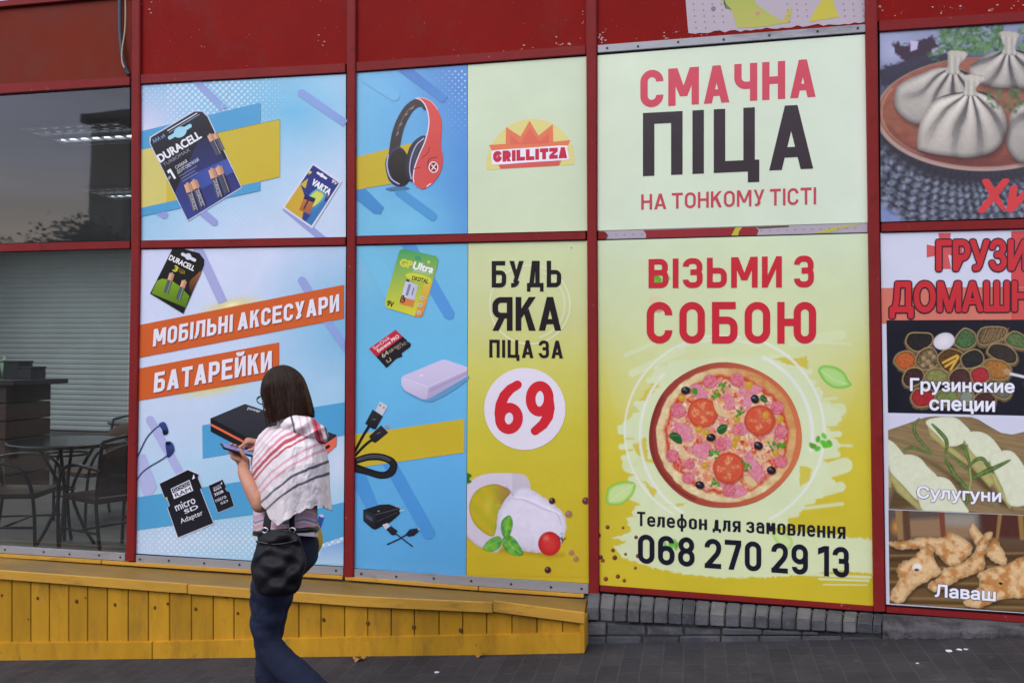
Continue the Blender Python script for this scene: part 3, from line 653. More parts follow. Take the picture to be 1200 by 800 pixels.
while x < 684:
    w = 22.2 + .0125 * max(0, x) + rr.uniform(-1, 1); x1 = min(x + w, 684.5); plank_x.append(x)
    prism_px(bm, [(x + .5, ip(x, T_BOT) - 4), (x1 - .5, ip(x1, T_BOT) - 4), (x1 - .5, ip(x1, K_TOP) + 4), (x + .5, ip(x, K_TOP) + 4)], YL + .012 + rr.uniform(0, .004), YL + .035); x = x1
link_bm('plank_front', bm, M_yel, ledge, bevel=.0022)
bm = bmesh.new(); prism_px(bm, [(XL, 640), (684, 720), (684, 762), (XL, 770)], YL + .036, YL + .06); link_bm('plank_backing', bm, mat('dark_gap', (58, 40, 20), rough=.9, noise=(8, .1)), ledge)
for xs in ([XL, 0, 178], [178.8, 205, 420, 579, 684.5]):
    for a, b in zip(xs[:1], xs[-1:]):
        m_ = [a] + [q for q in LX if a < q < b] + [b]
        bm = bmesh.new(); prism_px(bm, [(q, ip(q, K_TOP) + rr.uniform(-.4, .4)) for q in m_] + [(q, ip(q, K_BOT) + .8) for q in m_[::-1]], YL - .006, YL + .03); link_bm('kick_board', bm, M_yel, ledge, bevel=.003)
for a, b, dy in ((XL, 219, 0), (219.8, 577, .6), (577.8, 685, -1.2)):
    m_ = [a] + [q for q in LX if a < q < b] + [b]
    bm = bmesh.new(); prism_px(bm, [(q, ip(q, T_TOP) + dy) for q in m_] + [(q, ip(q, T_BOT) + dy) for q in m_[::-1]], YL - .016, YL + .006); link_bm('trim_board', bm, M_yel2, ledge, bevel=.003)
# the ledge's top: from the window strip down to the trim
bm = bmesh.new(); BX = [XL, 0, 147, 402, 690]; BY = [650 + .0782 * XL, 650, 661.5, 679, 700]; f_, b_ = [], []
for q in [XL, -60, 0, 120, 205, 320, 420, 500, 579, 684]:
    f_.append(bm.verts.new(P(q, ip(q, T_TOP) + 1.5, YL + .004))); b_.append(bm.verts.new(P(q + (4 if q > 600 else 0), float(np.interp(q, BX, BY)) + 2, -.012)))
for i in range(len(f_) - 1): bm.faces.new((f_[i], f_[i + 1], b_[i + 1], b_[i]))
ret = bmesh.ops.extrude_face_region(bm, geom=list(bm.faces)); bmesh.ops.translate(bm, vec=(0, .004, -.02), verts=[v for v in ret['geom'] if isinstance(v, bmesh.types.BMVert)])
link_bm('ledge_top', bm, M_yel3, ledge)
for a, b in ((XL, 118), (119, 401), (404, 560), (561, 684)):
    bm = bmesh.new(); yq = lambda q: float(np.interp(q, [XL, 0, 147, 159, 402, 414, 690], [648.4 + .0653 * XL, 648.4, 658, 660.4, 674.6, 677.4, 696.4]))
    prism_px(bm, [(a, yq(a) + .4), (b, yq(b) + .4), (b, yq(b) + 4.2), (a, yq(a) + 4.2)], -.03, -.004); link_bm('back_fillet', bm, M_yel2, ledge, bevel=.002)
# end cheek of the ledge beside the bricks
bm = bmesh.new(); prism_px(bm, [(679.5, 727), (684.6, 727.5), (685, 764), (679.8, 764.5)], YL - .0075, -.02); link_bm('end_board', bm, M_yel, ledge)
# knots and nail heads of the planks
M_knot = mat('wood_knot', (92, 58, 24), rough=.8, noise=(50, .3))
for kx, ky, kr in [(2, 697, 1.3), (44, 700.5, 1.5), (89.5, 704, 1.7), (134.5, 708, 1.5), (181.5, 711.5, 1.5), (196.5, 707, 1.3), (229, 713, 1.4), (278.5, 718, 1.3), (379, 725.5, 1.6), (431, 729.5, 1.7), (485, 734, 1.7), (540, 738, 1.9), (33, 725, .8), (100, 700, .8), (175, 753.5, 1), (641, 751, .9), (160, 690, .7), (265, 700, .7), (590, 710, .7)]:
    bm = bmesh.new(); p = P(kx, ky, YL + .011); bmesh.ops.create_uvsphere(bm, u_segments=10, v_segments=6, radius=kr * .0062, matrix=Matrix.Translation(p) @ Matrix.Diagonal((1, .45, 1.15, 1)))
    link_bm('knot', bm, M_knot, ledge, True)

# ================================================================== dark brick plinth and the concrete plinth beside it
def stone(name, c, sc=7): return mat(name, c, rough=.85, spec=.25, noise=(sc, .3), bump=(45, .6), dirt=[(12, .55, .8, (104, 102, 105)), (5, .55, .8, (44, 43, 48))])
STN = [stone('grey_brick_a', (84, 84, 90)), stone('grey_brick_b', (72, 73, 81)), stone('grey_brick_c', (98, 97, 100)), stone('grey_brick_d', (62, 63, 71))]
M_mort = mat('mortar', (46, 45, 48), rough=.95, noise=(20, .2), bump=(50, .4))
plinth = empty('brick_plinth', (3.6, -.12, ground(3.6)), 'dark grey brick plinth with a sloping row of headers below the pizza panel', 'plinth')
YP = -.20
BXs = [686, 1000, 1034]
rows = {'h0': [711, 729, 731.5], 'h1': [726.5, 741, 743], 'c0': [728.5, 742.4, 744], 'c1': [744.5, 744, 745], 'd0': [745.6, 744.8, 745.6], 'd1': [762, 760, 759.6]}
yb = lambda x, k_: float(np.interp(x, BXs, rows[k_]))
ytop = lambda x: float(np.interp(x, [686, 702, 1024, 1200, 1404], [693, 693.4, 717, 728.5, 745]))
rr = random.Random(11)
def multi(name, mats, parent, items):
    """one course of bricks: every brick a shape of the pattern, the brick colours as material slots"""
    bm = bmesh.new(); fm = []
    for q, Yf, Yb, mi in items:
        n0 = len(bm.faces); (prism_px(bm, q, Yf, Yb) if not callable(q) else q(bm)); bm.faces.ensure_lookup_table(); fm += [mi] * (len(bm.faces) - n0)
    for f, i in zip(bm.faces, fm): f.material_index = i
    bmesh.ops.bevel(bm, geom=list(bm.edges), offset=.005, segments=2, affect='EDGES', clamp_overlap=True)
    for v in bm.verts: v.co += Vector((0, .006 * (float(fbm(v.co.x * 40, v.co.z * 40, 5)) - .5), .005 * (float(fbm(v.co.x * 30, v.co.z * 50, 8)) - .5)))
    bmesh.ops.recalc_face_normals(bm, faces=bm.faces); me = bpy.data.meshes.new(name); bm.to_mesh(me); bm.free()
    for m in mats: me.materials.append(m)
    return link(name, me, None, parent)
it = []; x = 687.
while x < 1031:
    w = 15.5 + .009 * (x - 690) + rr.uniform(-1.8, 1.8); x1 = min(x + w, 1033)
    def hd(bm, x=x, x1=x1):
        o = rr.uniform(-.012, .012); j = rr.uniform(-.8, .8)
        a = [P(x + .8, yb(x, 'h0') + j, YP + o), P(x1 - .8, yb(x1, 'h0') + j, YP + o), P(x1 - .8, yb(x1, 'h1'), YP + o), P(x + .8, yb(x, 'h1'), YP + o)]
        t = [P(x + 2.6, ytop(x) + 1, -.02), P(x1 + 1.2, ytop(x1) + 1, -.02)]
        v = [bm.verts.new(p) for p in a + t]; w_ = [bm.verts.new(Vector(p) - Vector((0, 0, .05))) for p in t]
        for f in ((0, 1, 2, 3), (0, 4, 5, 1)): bm.faces.new([v[i] for i in f])
        bm.faces.new((v[3], v[2], w_[1], w_[0])); bm.faces.new((v[0], v[3], w_[0], v[4])); bm.faces.new((v[1], v[5], w_[1], v[2])); bm.faces.new((v[4], w_[0], w_[1], v[5]))
    it.append((hd, 0, 0, rr.choice([0, 1, 2, 2, 0, 3]))); x = x1
multi('coping_course', STN, plinth, it)
for nm, ka, kb, st, w0, xe in (('brick_course', 'c0', 'c1', 687, 24, 960), ('brick_course', 'd0', 'd1', 686.5, 26, 1033)):
    it = []; x = st; first = True
    while x < xe:
        w = (w0 if first else 44 + .02 * (x - 690)) + rr.uniform(-3, 3); first = False; x1 = min(x + w, xe)
        if yb(x1, kb) - yb(x1, ka) > 1.5 and x1 - x > 3: it.append(([(x + .8, yb(x, ka) + .3), (x1 - .8, yb(x1, ka) + .3), (x1 - .8, yb(x1, kb) - .3), (x + .8, yb(x, kb) - .3)], YP + .005 + rr.uniform(-.006, .008), YP + .1, rr.choice([0, 1, 2, 3, 1])))
        x = x1
    multi(nm, STN, plinth, it)
bm = bmesh.new(); prism_px(bm, [(687, 716), (1033, 735), (1033, 762), (687, 764)], YP + .016, .0); link_bm('mortar_bed', bm, M_mort, plinth)
# concrete end
M_cpl = mat('rough_concrete', (82, 80, 85), rough=.9, spec=.2, noise=(7, .45), bump=(18, 1.0), dirt=[(6, .46, .64, (54, 52, 58)), (17, .58, .66, (44, 42, 47)), (26, .6, .78, (102, 100, 103))])
cpl = bmesh.new(); n = 140; prof = []
for i in range(n + 1):
    x = 1034 + 370 * i / n; h = float(np.interp(x, [1034, 1200, 1404], [733, 739, 752])); g = float(np.interp(x, [1034, 1200, 1404], [760, 758, 757.5]))
    j = lambda s_: 1.8 * s_ * (fbm(x / 4, s_ * 7, 4) - .5)
    c_ = [P(x, ytop(x) + 1, -.015), P(x, h + j(3), YP + .02 + j(.02)), P(x, h + 5 + j(2), YP - .004 + j(.03)), P(x, (h + g) / 2 + 3, YP + .012 + j(.03)), P(x, g + 1.5, YP - .006 + j(.02))]
    prof.append([cpl.verts.new(p) for p in c_])
for i in range(n):
    for k_ in range(4): cpl.faces.new((prof[i][k_], prof[i + 1][k_], prof[i + 1][k_ + 1], prof[i][k_ + 1]))
cpl.faces.new(prof[0][::-1])
tag(link_bm('concrete_plinth', cpl, M_cpl, None, True), 'rough grey concrete plinth with chipped edge below the cafe menu panel', 'plinth')

# ================================================================== printed panels
GRP = 'printed advertising panels in the shop front'
def poster(name, quad, label, dark=(1.6, 1.6, 0.2, 1.2), group=GRP):
    """an empty at the panel's foot, its sheet and a dark strip for the shade in the gap round it; dark = gap left, top, right, bottom in pixels"""
    c = P((quad[2][0] + quad[3][0]) / 2, (quad[2][1] + quad[3][1]) / 2, -.004)
    o = empty(name, c, label, 'poster', group)
    bm = bmesh.new(); prism_px(bm, quad, LAYER0 + .0008, -.001); link_bm('vinyl_sheet', bm, M_edge, o)
    l, t, r, b = dark; (ax, ay), (bx, by), (cx, cy), (dx, dy) = quad
    bm = bmesh.new(); prism_px(bm, [(ax - l, ay - t), (bx + r, by - t), (cx + r, cy + b), (dx - l, dy + b)], -.0008, .02); link_bm('painted_gap_shade', bm, M_dark, o)  # dark strip stands in for the shadow gap round the panel
    return o
def dots(art, x0, x1, y0, y1, step, c, fn, slope=0.):
    """half tone dots on a tilted grid; fn(x, y) gives the radius"""
    art.k += 1; r_ = 0; y = y0
    while y < y1:
        x = x0 + (step / 2 if r_ % 2 else 0)
        while x < x1:
            yy_ = y + slope * (x - x0); q = fn(x, yy_)
            if q > .22: art.poly([(x + q * math.cos(a), yy_ + q * math.sin(a)) for a in np.arange(8) * math.pi / 4], c, step=False)
            x += step
        y += step * .5; r_ += 1
WHT = (222, 222, 238); LAV = (150, 158, 212); CYA = (80, 158, 207); YEL = (200, 176, 50)

# ------------------------------------------------------------------ upper accessories panel
q = [(164.8, 100), (405.3, 87), (405.2, 277.6), (164.3, 281.8)]
po = poster('advertising_poster', q, 'light blue panel showing two packs of batteries on a yellow band, beside the upper window')
pa = Paint.quad(q, 1.0); pa.grad((165, 100), (330, 285), [(0, (150, 190, 228)), (.45, (150, 200, 232)), (1, (196, 214, 238))])
pa.glow(345, 130, 130, 75, (104, 182, 222), .9); pa.glow(270, 105, 110, 50, (122, 190, 226), .7); pa.glow(172, 150, 70, 60, (222, 216, 242), .9); pa.glow(300, 275, 160, 60, (204, 216, 240), .7); pa.glow(400, 250, 90, 60, (196, 214, 238), .6)
pa.mottle(5, .02); pa.build('background_print', po, 0)
a = Art(1); dots(a, 168, 352, 93, 176, 7.2, (196, 220, 242), lambda x, y: (y > 101 - .055 * (x - 165)) * 2.0 * max(0, 1 - max(0, x - 270) / 85) * max(0, 1 - max(0, y - 120) / 55) * (.55 if x < 195 else 1))
dots(a, 250, 402, 225, 277, 6, (206, 222, 242), lambda x, y: .9 * max(0, 1 - abs(y - 255) / 25))
a.build('halftone_print', po)
a = Art(2); a.poly([(222, 92.6), (232, 91.8), (267, 126), (258, 130)], LAV, (138, 168, 220)); a.line([(273, 97), (259, 126)], .7, (180, 205, 236))
a.bar(222, 236, 251, 260.5, 9, LAV); a.bar(170, 238, 192.5, 252, 9, LAV); a.poly(ribbon([(353, 109), (405, 145)], 9.5)[0], (132, 160, 218)); a.ell(353.4, 109.3, 4.7, c=(132, 160, 218)); a.poly([(331, 246), (338, 242), (382, 277.9), (370, 278.4)], LAV)
a.build('stripe_print', po)
a = Art(3); a.poly([(165, 154), (305, 120.5), (305, 223.5), (165, 254)], CYA); a.poly([(165, 176), (328, 139.5), (328, 207.5), (165, 243.7)], (214, 202, 120), YEL, (1, 0)); a.poly([(195, 168.8), (328, 139.5), (328, 207.5), (195, 237)], (206, 184, 66), YEL, (1, 0))
for x in np.arange(250, 327, 4.4): a.poly([(x, 156.6 - (x - 250) * .222), (x + 2.4, 156.1 - (x - 250) * .222), (x + 2.4, 156.9 - (x - 250) * .222), (x, 157.4 - (x - 250) * .222)], (226, 230, 220), step=False)
a.build('yellow_band_print', po)
a = Art(4); D = (32, 30, 40)
a.poly([(175.4, 160.6), (228, 129.6), (237.5, 130), (244, 136.3), (283.6, 220), (220, 259.4), (175.2, 168)], (205, 208, 226))
a.poly([(177, 161.3), (228, 130.8), (237, 131), (243, 137), (282.5, 219.5), (220, 258), (176.2, 168)], D)
a.poly([(232, 166), (247, 160), (282.5, 219.5), (220, 258), (205, 226)], (38, 40, 78), (58, 66, 140)); a.poly([(222, 206), (266, 186), (274, 201), (228, 226)], (56, 74, 150), (70, 92, 172), (1, 0))
a.line([(196, 153.5), (231, 132.8)], 1.1, WHT); a.line([(198, 155.6), (234, 134)], .7, (150, 170, 210))
a.bar(199, 161.5, 222.5, 147.8, 4.6, (158, 212, 232)); a.ell(211, 155, 6, 8, 60, (158, 212, 232))
up = (-.51, -.86); a.itext('AAA x4', (180, 168), (194, 160.5), 5, (128, 150, 186), .02, up=up)
a.itext('DURACELL', (188, 190.6), (236.5, 161.2), 9.6, (236, 236, 244), .035, up=up); a.itext('TURBOMAX', (192.5, 195.4), (223, 177), 4.2, (150, 150, 166), 0, up=up)
a.stext('1', (202, 211.4), (206.4, 208.8), 13, (236, 236, 244), .2, up=up); a.itext('№', (197, 211.5), (201, 209), 3.4, (220, 220, 232), .02, up=up)
a.itext('САМАЯ', (206.5, 198.5), (220, 190.2), 3.8, (226, 226, 238), .02, up=up); a.itext('ДОЛГОВЕЧНАЯ', (208.5, 203.6), (233.5, 188.4), 4.0, (226, 226, 238), .02, up=up)
for k, w in ((0, 24), (1, 20), (2, 22)): a.line([(210 + 1.7 * k, 207 + 3 * k), (210 + 1.7 * k + w * .85, 207 + 3 * k - w * .51)], .6, (150, 152, 176))
def cell(a, x0, y0, x1, y1, w, top=(196, 128, 88), body=(34, 34, 44), f=.3, txt=None):
    dx, dy = x1 - x0, y1 - y0; L = math.hypot(dx, dy); nx, ny = -dy / L, dx / L; pt = lambda u, s_: (x0 + dx * u + nx * s_ * w, y0 + dy * u + ny * s_ * w)
    a.poly([pt(-.05, -.2), pt(-.05, .2), pt(0, .2), pt(0, -.2)], (170, 160, 156)); a.poly([pt(0, -.5), pt(0, .5), pt(f, .5), pt(f, -.5)], top, (232, 178, 140), (nx, ny)); a.poly([pt(f, -.5), pt(f, .5), pt(1, .5), pt(1, -.5)], body, (86, 88, 108), (nx, ny))
    a.line([pt(0, -.2), pt(1, -.2)], w * .14, (150, 140, 150))
    if txt: a.itext(txt, pt(f + .08, .28), pt(.96, .28), w * .5, (205, 206, 222), .02, up=(-nx, -ny))
cell(a, 246, 158, 257, 181, 7.2); cell(a, 252, 156.5, 261, 176, 5, body=(52, 56, 84)); cell(a, 219.5, 215.5, 230, 247, 8.2, txt='DURACELL'); cell(a, 227, 211.8, 238.5, 242, 8.2, txt='DURACELL'); cell(a, 248, 198.6, 258.5, 231.5, 8.2, txt='DURACELL'); cell(a, 256, 195.5, 267, 225.5, 8.2)
a.build('printed_battery_pack', po, 'dark battery blister pack, the larger of the two')
a = Art(4); a.poly([(366.4, 191.2), (400.7, 212.6), (366, 268), (330.2, 243)], (214, 214, 232)); a.poly([(367, 193.5), (397.5, 214.5), (365, 264.5), (333.6, 242.7)], (46, 50, 122), (40, 62, 140))
a.poly([(352, 215.5), (358, 233), (354, 257), (333.6, 242.7)], (204, 166, 56)); a.poly([(352, 216), (361, 209), (358, 221)], (204, 176, 60)); a.blob([(360, 232), (372, 221), (382, 226), (377, 240), (365, 252), (358, 245)], (92, 176, 190), (60, 110, 180)); a.blob([(362, 233), (371, 224), (379, 228), (374, 237), (364, 243)], (206, 212, 96)); a.poly([(358, 259.5), (378, 236), (384, 236), (365, 264.5)], (60, 120, 176))
a.poly([(357.5, 228), (370, 232.6), (362.5, 251), (350.5, 246)], (196, 122, 62), (172, 92, 48)); a.poly([(357.5, 228), (370, 232.6), (368, 237.6), (355.5, 233)], (34, 36, 84)); a.line([(356, 245), (362, 233)], 2, (60, 50, 80))
a.itext('VARTA', (364.6, 215.6), (385.2, 228.6), 7.4, (238, 238, 246), .045, up=(.53, -.84)); a.itext('ALKALINE', (371, 223.6), (384.5, 232), 3.6, (150, 146, 120), .02, up=(.53, -.84)); a.itext('9V', (388, 213.6), (394, 217.2), 4, (226, 226, 236), .03, up=(.53, -.84))
a.bar(372.4, 202.8, 382, 209, 2.8, (226, 228, 240)); a.ell(377, 205.4, 2.2, 2.4, c=(226, 228, 240)); a.poly([(362, 199.5), (366, 202), (361.5, 205)], (216, 196, 60))
a.build('printed_battery_pack', po, 'small blue and yellow card with one square battery')

# ------------------------------------------------------------------ lower accessories panel
q = [(164.3, 292.6), (405.4, 288.6), (402.4, 663), (159.3, 648)]
po = poster('advertising_poster', q, 'tall light blue panel with two slanted orange bands of writing behind the walking person')
pa = Paint.quad(q, .9); pa.grad((165, 290), (403, 660), [(0, (212, 216, 244)), (.3, (204, 216, 242)), (.6, (172, 208, 234)), (1, (150, 198, 228))])
pa.glow(400, 385, 110, 130, (128, 184, 222), 1, 0, .8); pa.glow(385, 455, 110, 50, (176, 208, 234), .5); pa.glow(215, 480, 90, 70, (200, 212, 238), .8); pa.glow(170, 640, 130, 70, (190, 204, 234), .7); pa.glow(398, 545, 40, 60, (212, 216, 238), .9)
pa.glow(271, 360, 44, 13, (226, 206, 60), 1, -12, .9); pa.glow(272, 357, 15, 5, (250, 246, 205), 1, -12); pa.glow(250, 451, 52, 15, (226, 206, 60), 1, -12, .9)
pa.mottle(5, .02, 3); pa.build('background_print', po, 0)
a = Art(1); dots(a, 162, 402, 610, 666, 7, (208, 220, 242), lambda x, y: (y < 646 + .062 * (x - 160)) * 2.1 * max(0, 1 - abs(y - 632) / 40) * (1 if x > 185 else .6)); dots(a, 180, 300, 480, 560, 5, (204, 216, 240), lambda x, y: .7)
a.build('halftone_print', po)
a = Art(2); a.poly([(226, 291.6), (238, 291.4), (266, 352), (256, 356)], (166, 170, 218)); a.bar(354, 329, 366, 348, 10, (150, 164, 216)); a.poly([(374, 371), (384, 368), (404, 398), (404, 414)], (140, 164, 218)); a.bar(176, 492, 212, 556, 10, (170, 176, 222)); a.poly([(161, 532), (170, 532), (184, 570), (172, 590), (160.5, 560)], (176, 182, 226))
a.poly([(237, 498), (404, 471), (403.6, 509.5), (237.5, 537)], CYA); a.poly([(160, 582.5), (320, 558), (300, 602), (159.7, 621)], CYA); a.poly([(365, 597), (402.8, 588), (402.6, 628), (350, 646)], CYA); a.poly([(377, 642), (402.6, 634), (402.5, 661), (372, 660)], (126, 166, 216), (170, 200, 230))
a.build('stripe_print', po)
a = Art(3); OR = (207, 96, 46)
a.poly([(163.5, 380.6), (402.8, 333.6), (402.8, 373), (162.8, 419.2)], OR); a.poly([(162.7, 431.6), (327, 401), (327, 441.6), (162, 469.4)], OR)
a.build('orange_band_print', po)
for tx_, p0, p1, h0, h1, u0 in (('МОБІЛЬНІ АКСЕСУАРИ', (179, 406), (397.5, 364.6), 20.2, 20.2, .07), ('БАТАРЕЙКИ', (180, 460), (318.5, 434.6), 23.2, 23.8, .06)):
    a = Art(4)
    for dx, dy, c in ((.9, 1.1, (138, 66, 60)), (0, 0, (228, 226, 240))): a.stext(tx_, (p0[0] + dx, p0[1] + dy), (p1[0] + dx, p1[1] + dy), h0, c, .185, h1=h1, up=(u0, -1), gap=.11, up1=(0, -1))
    a.build('lettering', po, split=False)
a = Art(4); up = (.41, -.91)
a.poly([(202, 291.6), (215, 291.4), (233.6, 296.6), (239.5, 304.5), (239, 311), (214.6, 367.5), (175.8, 344)], (26, 26, 26)); a.poly([(184, 329), (190, 326.4), (200, 328), (211, 335.5), (222, 347), (217.5, 360.5), (177.6, 343.6)], (128, 166, 36), (84, 118, 26))
a.blob([(222, 331), (230, 322), (236, 318), (230, 332), (224, 343)], (150, 92, 54), (60, 34, 24)); a.bar(214, 297.8, 228, 304.8, 3.8, (216, 218, 234)); a.ell(220.6, 300.6, 3.6, 3.8, c=(216, 218, 234))
a.itext('DURACELL', (197.6, 304), (226.4, 317.4), 6.2, (238, 238, 240), .035, up=up); a.itext('3', (202.4, 317), (206.5, 318.8), 7, (210, 200, 60), .04, up=up); a.itext('ГОДА', (207.5, 317.5), (216, 321.6), 4.2, (180, 160, 50), .02, up=up)
cell(a, 201.6, 320.6, 194.5, 343.5, 6, body=(72, 110, 70), f=.34); cell(a, 216.2, 329, 208.8, 351, 6, body=(72, 110, 70), f=.34)
a.build('printed_battery_pack', po, 'black and green battery blister pack')
a = Art(4); BL = (44, 54, 96)
a.line([(160.6, 536.5), (166, 524), (173, 511), (183, 501), (190, 497)], 1.3, BL, sm=5); a.blob([(186, 497), (192, 494), (196, 500), (197, 507), (192, 509.5), (189.5, 503)], (60, 76, 140), (34, 42, 84)); a.line([(160.2, 562.5), (166, 554), (176, 546), (189, 538.5), (198, 532)], 1.3, BL, sm=5); a.blob([(194, 519), (200, 517), (204, 523), (203.5, 530), (197, 536), (195, 530)], (60, 76, 140), (34, 42, 84)); a.ell(193.5, 506.5, 3.2, 2.4, 20, (20, 24, 44)); a.ell(197, 519.5, 3.2, 2.4, 20, (20, 24, 44))
a.build('printed_earphones', po)
a = Art(4); up = (-.38, -.925); BK = (22, 22, 30)
sd = [(187, 566.5), (220, 550.4), (232.5, 555.6), (232, 560), (236.5, 571), (234.5, 573), (250, 612.6), (208.6, 629.4), (198, 599), (196.5, 594.5), (199, 592), (196, 584), (193, 583)]
a.poly([(x + (x - 216) * .03, y + (y - 590) * .03) for x, y in sd], (206, 208, 226)); a.poly(sd, BK, (34, 34, 44)); a.poly([(225, 561.5), (228.5, 560), (227, 555)], WHT); a.poly([(193.5, 583), (196, 582), (196, 586)], (216, 200, 120))
a.poly([(200, 572.5), (222, 562), (226.5, 574.5), (204, 584.5)], WHT); a.poly([(201, 573), (221.5, 563.3), (223.3, 568), (202.7, 577.6)], BK); a.itext('GOOD', (203.4, 576.4), (222.6, 567.4), 3.4, WHT, .005, up=up); a.itext('RAM', (206, 582.4), (224.4, 574.2), 4.6, BK, .02, up=up)
a.itext('micro', (206.8, 598.6), (229.6, 588.8), 9.5, WHT, .012, up=up); a.itext('SD', (217, 601.6), (232.6, 595), 4.8, WHT, .03, up=up); a.itext('Adapter', (212.4, 613.2), (238.4, 602.4), 6.2, (226, 226, 236), .01, up=up)
a.build('printed_memory_card', po, 'large black memory card adapter'); a = Art(4)
sd = [(244.3, 569), (260.8, 561.6), (264.6, 569.5), (263.5, 572), (266, 575), (269, 576), (274.3, 592.6), (255.4, 600.4)]
a.poly([(x + (x - 259) * .035, y + (y - 581) * .035) for x, y in sd], (196, 200, 222)); a.poly(sd, BK, (34, 34, 44)); a.poly([(258.5, 567.5), (260.5, 566.5), (259.6, 564)], WHT); a.itext('GOOD', (250.4, 573), (258.5, 569), 2.2, WHT, .03, up=up); a.itext('RAM', (251.2, 575.4), (259.4, 571.6), 2.0, WHT, .05, up=up); a.itext('32GB', (252, 581), (262, 576.4), 3.2, WHT, .03, up=up); a.itext('micro', (253.2, 588.4), (265.6, 582.8), 5, WHT, .012, up=up); a.itext('SD', (259, 591), (267.6, 587.2), 2.7, WHT, .03, up=up)
a.build('printed_memory_card', po, 'small black memory card')
a = Art(4); a.poly([(246.5, 490), (287, 473), (393.5, 509), (350, 538), (340, 540)], (56, 56, 66), (40, 40, 48)); a.poly([(246.5, 489.5), (340, 538), (340, 554), (247, 505.5)], (24, 24, 30), (36, 36, 44)); a.line([(247, 497.2), (340, 546)], 2.6, (226, 108, 70)); a.poly([(340, 538), (350, 538), (394, 508.5), (394, 521), (380, 534), (344, 556), (340, 553)], (44, 42, 50)); a.poly([(378, 522), (394.5, 511), (394, 522), (381, 533.5), (372, 538)], (224, 104, 82)); a.ell(384, 523.5, 3.4, 2, -35, (40, 34, 40)); a.itext('power', (290, 479), (304.5, 483.4), 4, (190, 190, 202), .03, up=(.3, -.9))
a.build('printed_power_bank', po)
a = Art(4); a.poly([(374, 603), (380, 605), (374, 624), (368, 622)], (50, 80, 160), (36, 54, 120)); a.ell(377, 604, 3, 1.6, 15, (190, 190, 210)); a.build('printed_battery', po)

# ------------------------------------------------------------------ blue panel with headphones
q = [(417.6, 85.6), (547.6, 76.4), (547.8, 273.6), (417.4, 276.5)]
po = poster('advertising_poster', q, 'blue panel showing a pair of red headphones', (1.6, 1.6, 0, .4))
pa = Paint.quad(q, 1.0); pa.grad((418, 150), (548, 130), [(0, (116, 186, 226)), (.5, (104, 172, 222)), (1, (84, 142, 212))]); pa.glow(540, 90, 70, 80, (84, 138, 208), .8); pa.glow(470, 262, 100, 50, (124, 196, 226), .8); pa.mottle(4, .02, 8); pa.build('background_print', po, 0)
a = Art(1); dots(a, 500, 546, 80, 175, 7.5, (176, 204, 240), lambda x, y: 1.5 * max(0, 1 - (546 - x) / 46) * max(0, 1 - (y - 84) / 95) * (y > 81)); a.build('halftone_print', po)
a = Art(2); a.poly([(466, 83), (484, 81.4), (525, 114), (519, 121)], (74, 126, 200), (84, 140, 208)); a.bar(430, 92, 462, 112, 13, (112, 180, 224)); a.poly([(417.6, 218), (427, 220), (450, 243), (446, 251), (438, 250), (417.6, 234)], (74, 142, 202)); a.bar(468, 225, 507, 253.5, 10.5, (80, 152, 208))
a.poly([(417.6, 184), (485, 167), (480, 212), (417.5, 222.5)], YEL); a.build('stripe_print', po)
a = Art(3); a.blob([(452, 221), (470, 218), (480, 221), (468, 223), (458, 223.5)], (78, 120, 160))
a.line([(461.5, 180), (465, 158), (470, 143), (478, 129), (487, 121.4), (495, 121), (500, 128)], [12, 12, 11.5, 11, 10, 9, 6], (62, 54, 56), sm=5)
a.line([(464.5, 160), (469, 145), (477, 131), (486, 123.5)], .8, (120, 110, 116), sm=5)
for t_ in (.1, .35, .6, .85): i_ = spl([(465, 160), (469.5, 146), (477.5, 132), (487, 124)], 10); p_ = i_[int(t_ * 30)]; a.ell(p_[0], p_[1], 2.6, 1.1, -60 + 40 * t_, (132, 118, 122))
a.blob([(451.6, 190), (456, 179), (466, 172), (475, 178), (479, 196), (479, 212), (470, 219), (458, 214), (453, 203)], (70, 66, 96), (40, 36, 52)); a.blob([(455, 190), (461, 178), (470, 175), (478, 183), (481, 200), (479, 213), (468, 215), (459, 207)], (54, 48, 48), (36, 32, 34)); a.line([(455, 181), (453.5, 195), (458, 209), (468, 216)], 1.6, (176, 180, 224), sm=5)
a.blob([(476, 186), (481, 171), (491, 161), (499, 160), (497, 175), (488, 192), (487, 211), (480, 212), (475, 200)], (62, 58, 66), (50, 46, 60)); a.line([(497, 162), (488, 170), (482, 184), (480, 198), (482, 210)], 1.5, (170, 172, 214), sm=5); a.line([(498.5, 165), (490, 174), (485, 188), (484, 202)], 3, (74, 70, 92), sm=5)
a.blob([(487, 115), (496, 115.2), (505, 119), (513, 129), (517.6, 144), (516.6, 170), (519, 186), (516.5, 201), (508, 214), (498, 221), (491, 220.5), (484.5, 214), (484, 203), (488, 190), (495, 176), (500, 162), (503, 146), (502, 132), (497, 121)], (206, 84, 82), (214, 76, 70), (1, 0), 4)
a.line([(487, 115), (494, 118), (499.5, 126), (502.4, 138), (502, 150), (498, 166), (491, 182), (486, 196), (484.2, 208), (485, 214)], 1.4, (226, 210, 224), sm=5); a.line([(488, 114.8), (497, 115.4), (506, 120), (513, 129)], 1, (236, 170, 170), sm=5); a.line([(494, 186), (502, 178), (503, 172)], 1, (150, 46, 50), sm=4); a.line([(501, 195), (503, 187), (512, 184)], 1.2, (140, 44, 48), sm=4); a.line([(484.5, 198), (493, 196)], 1, (150, 46, 50))
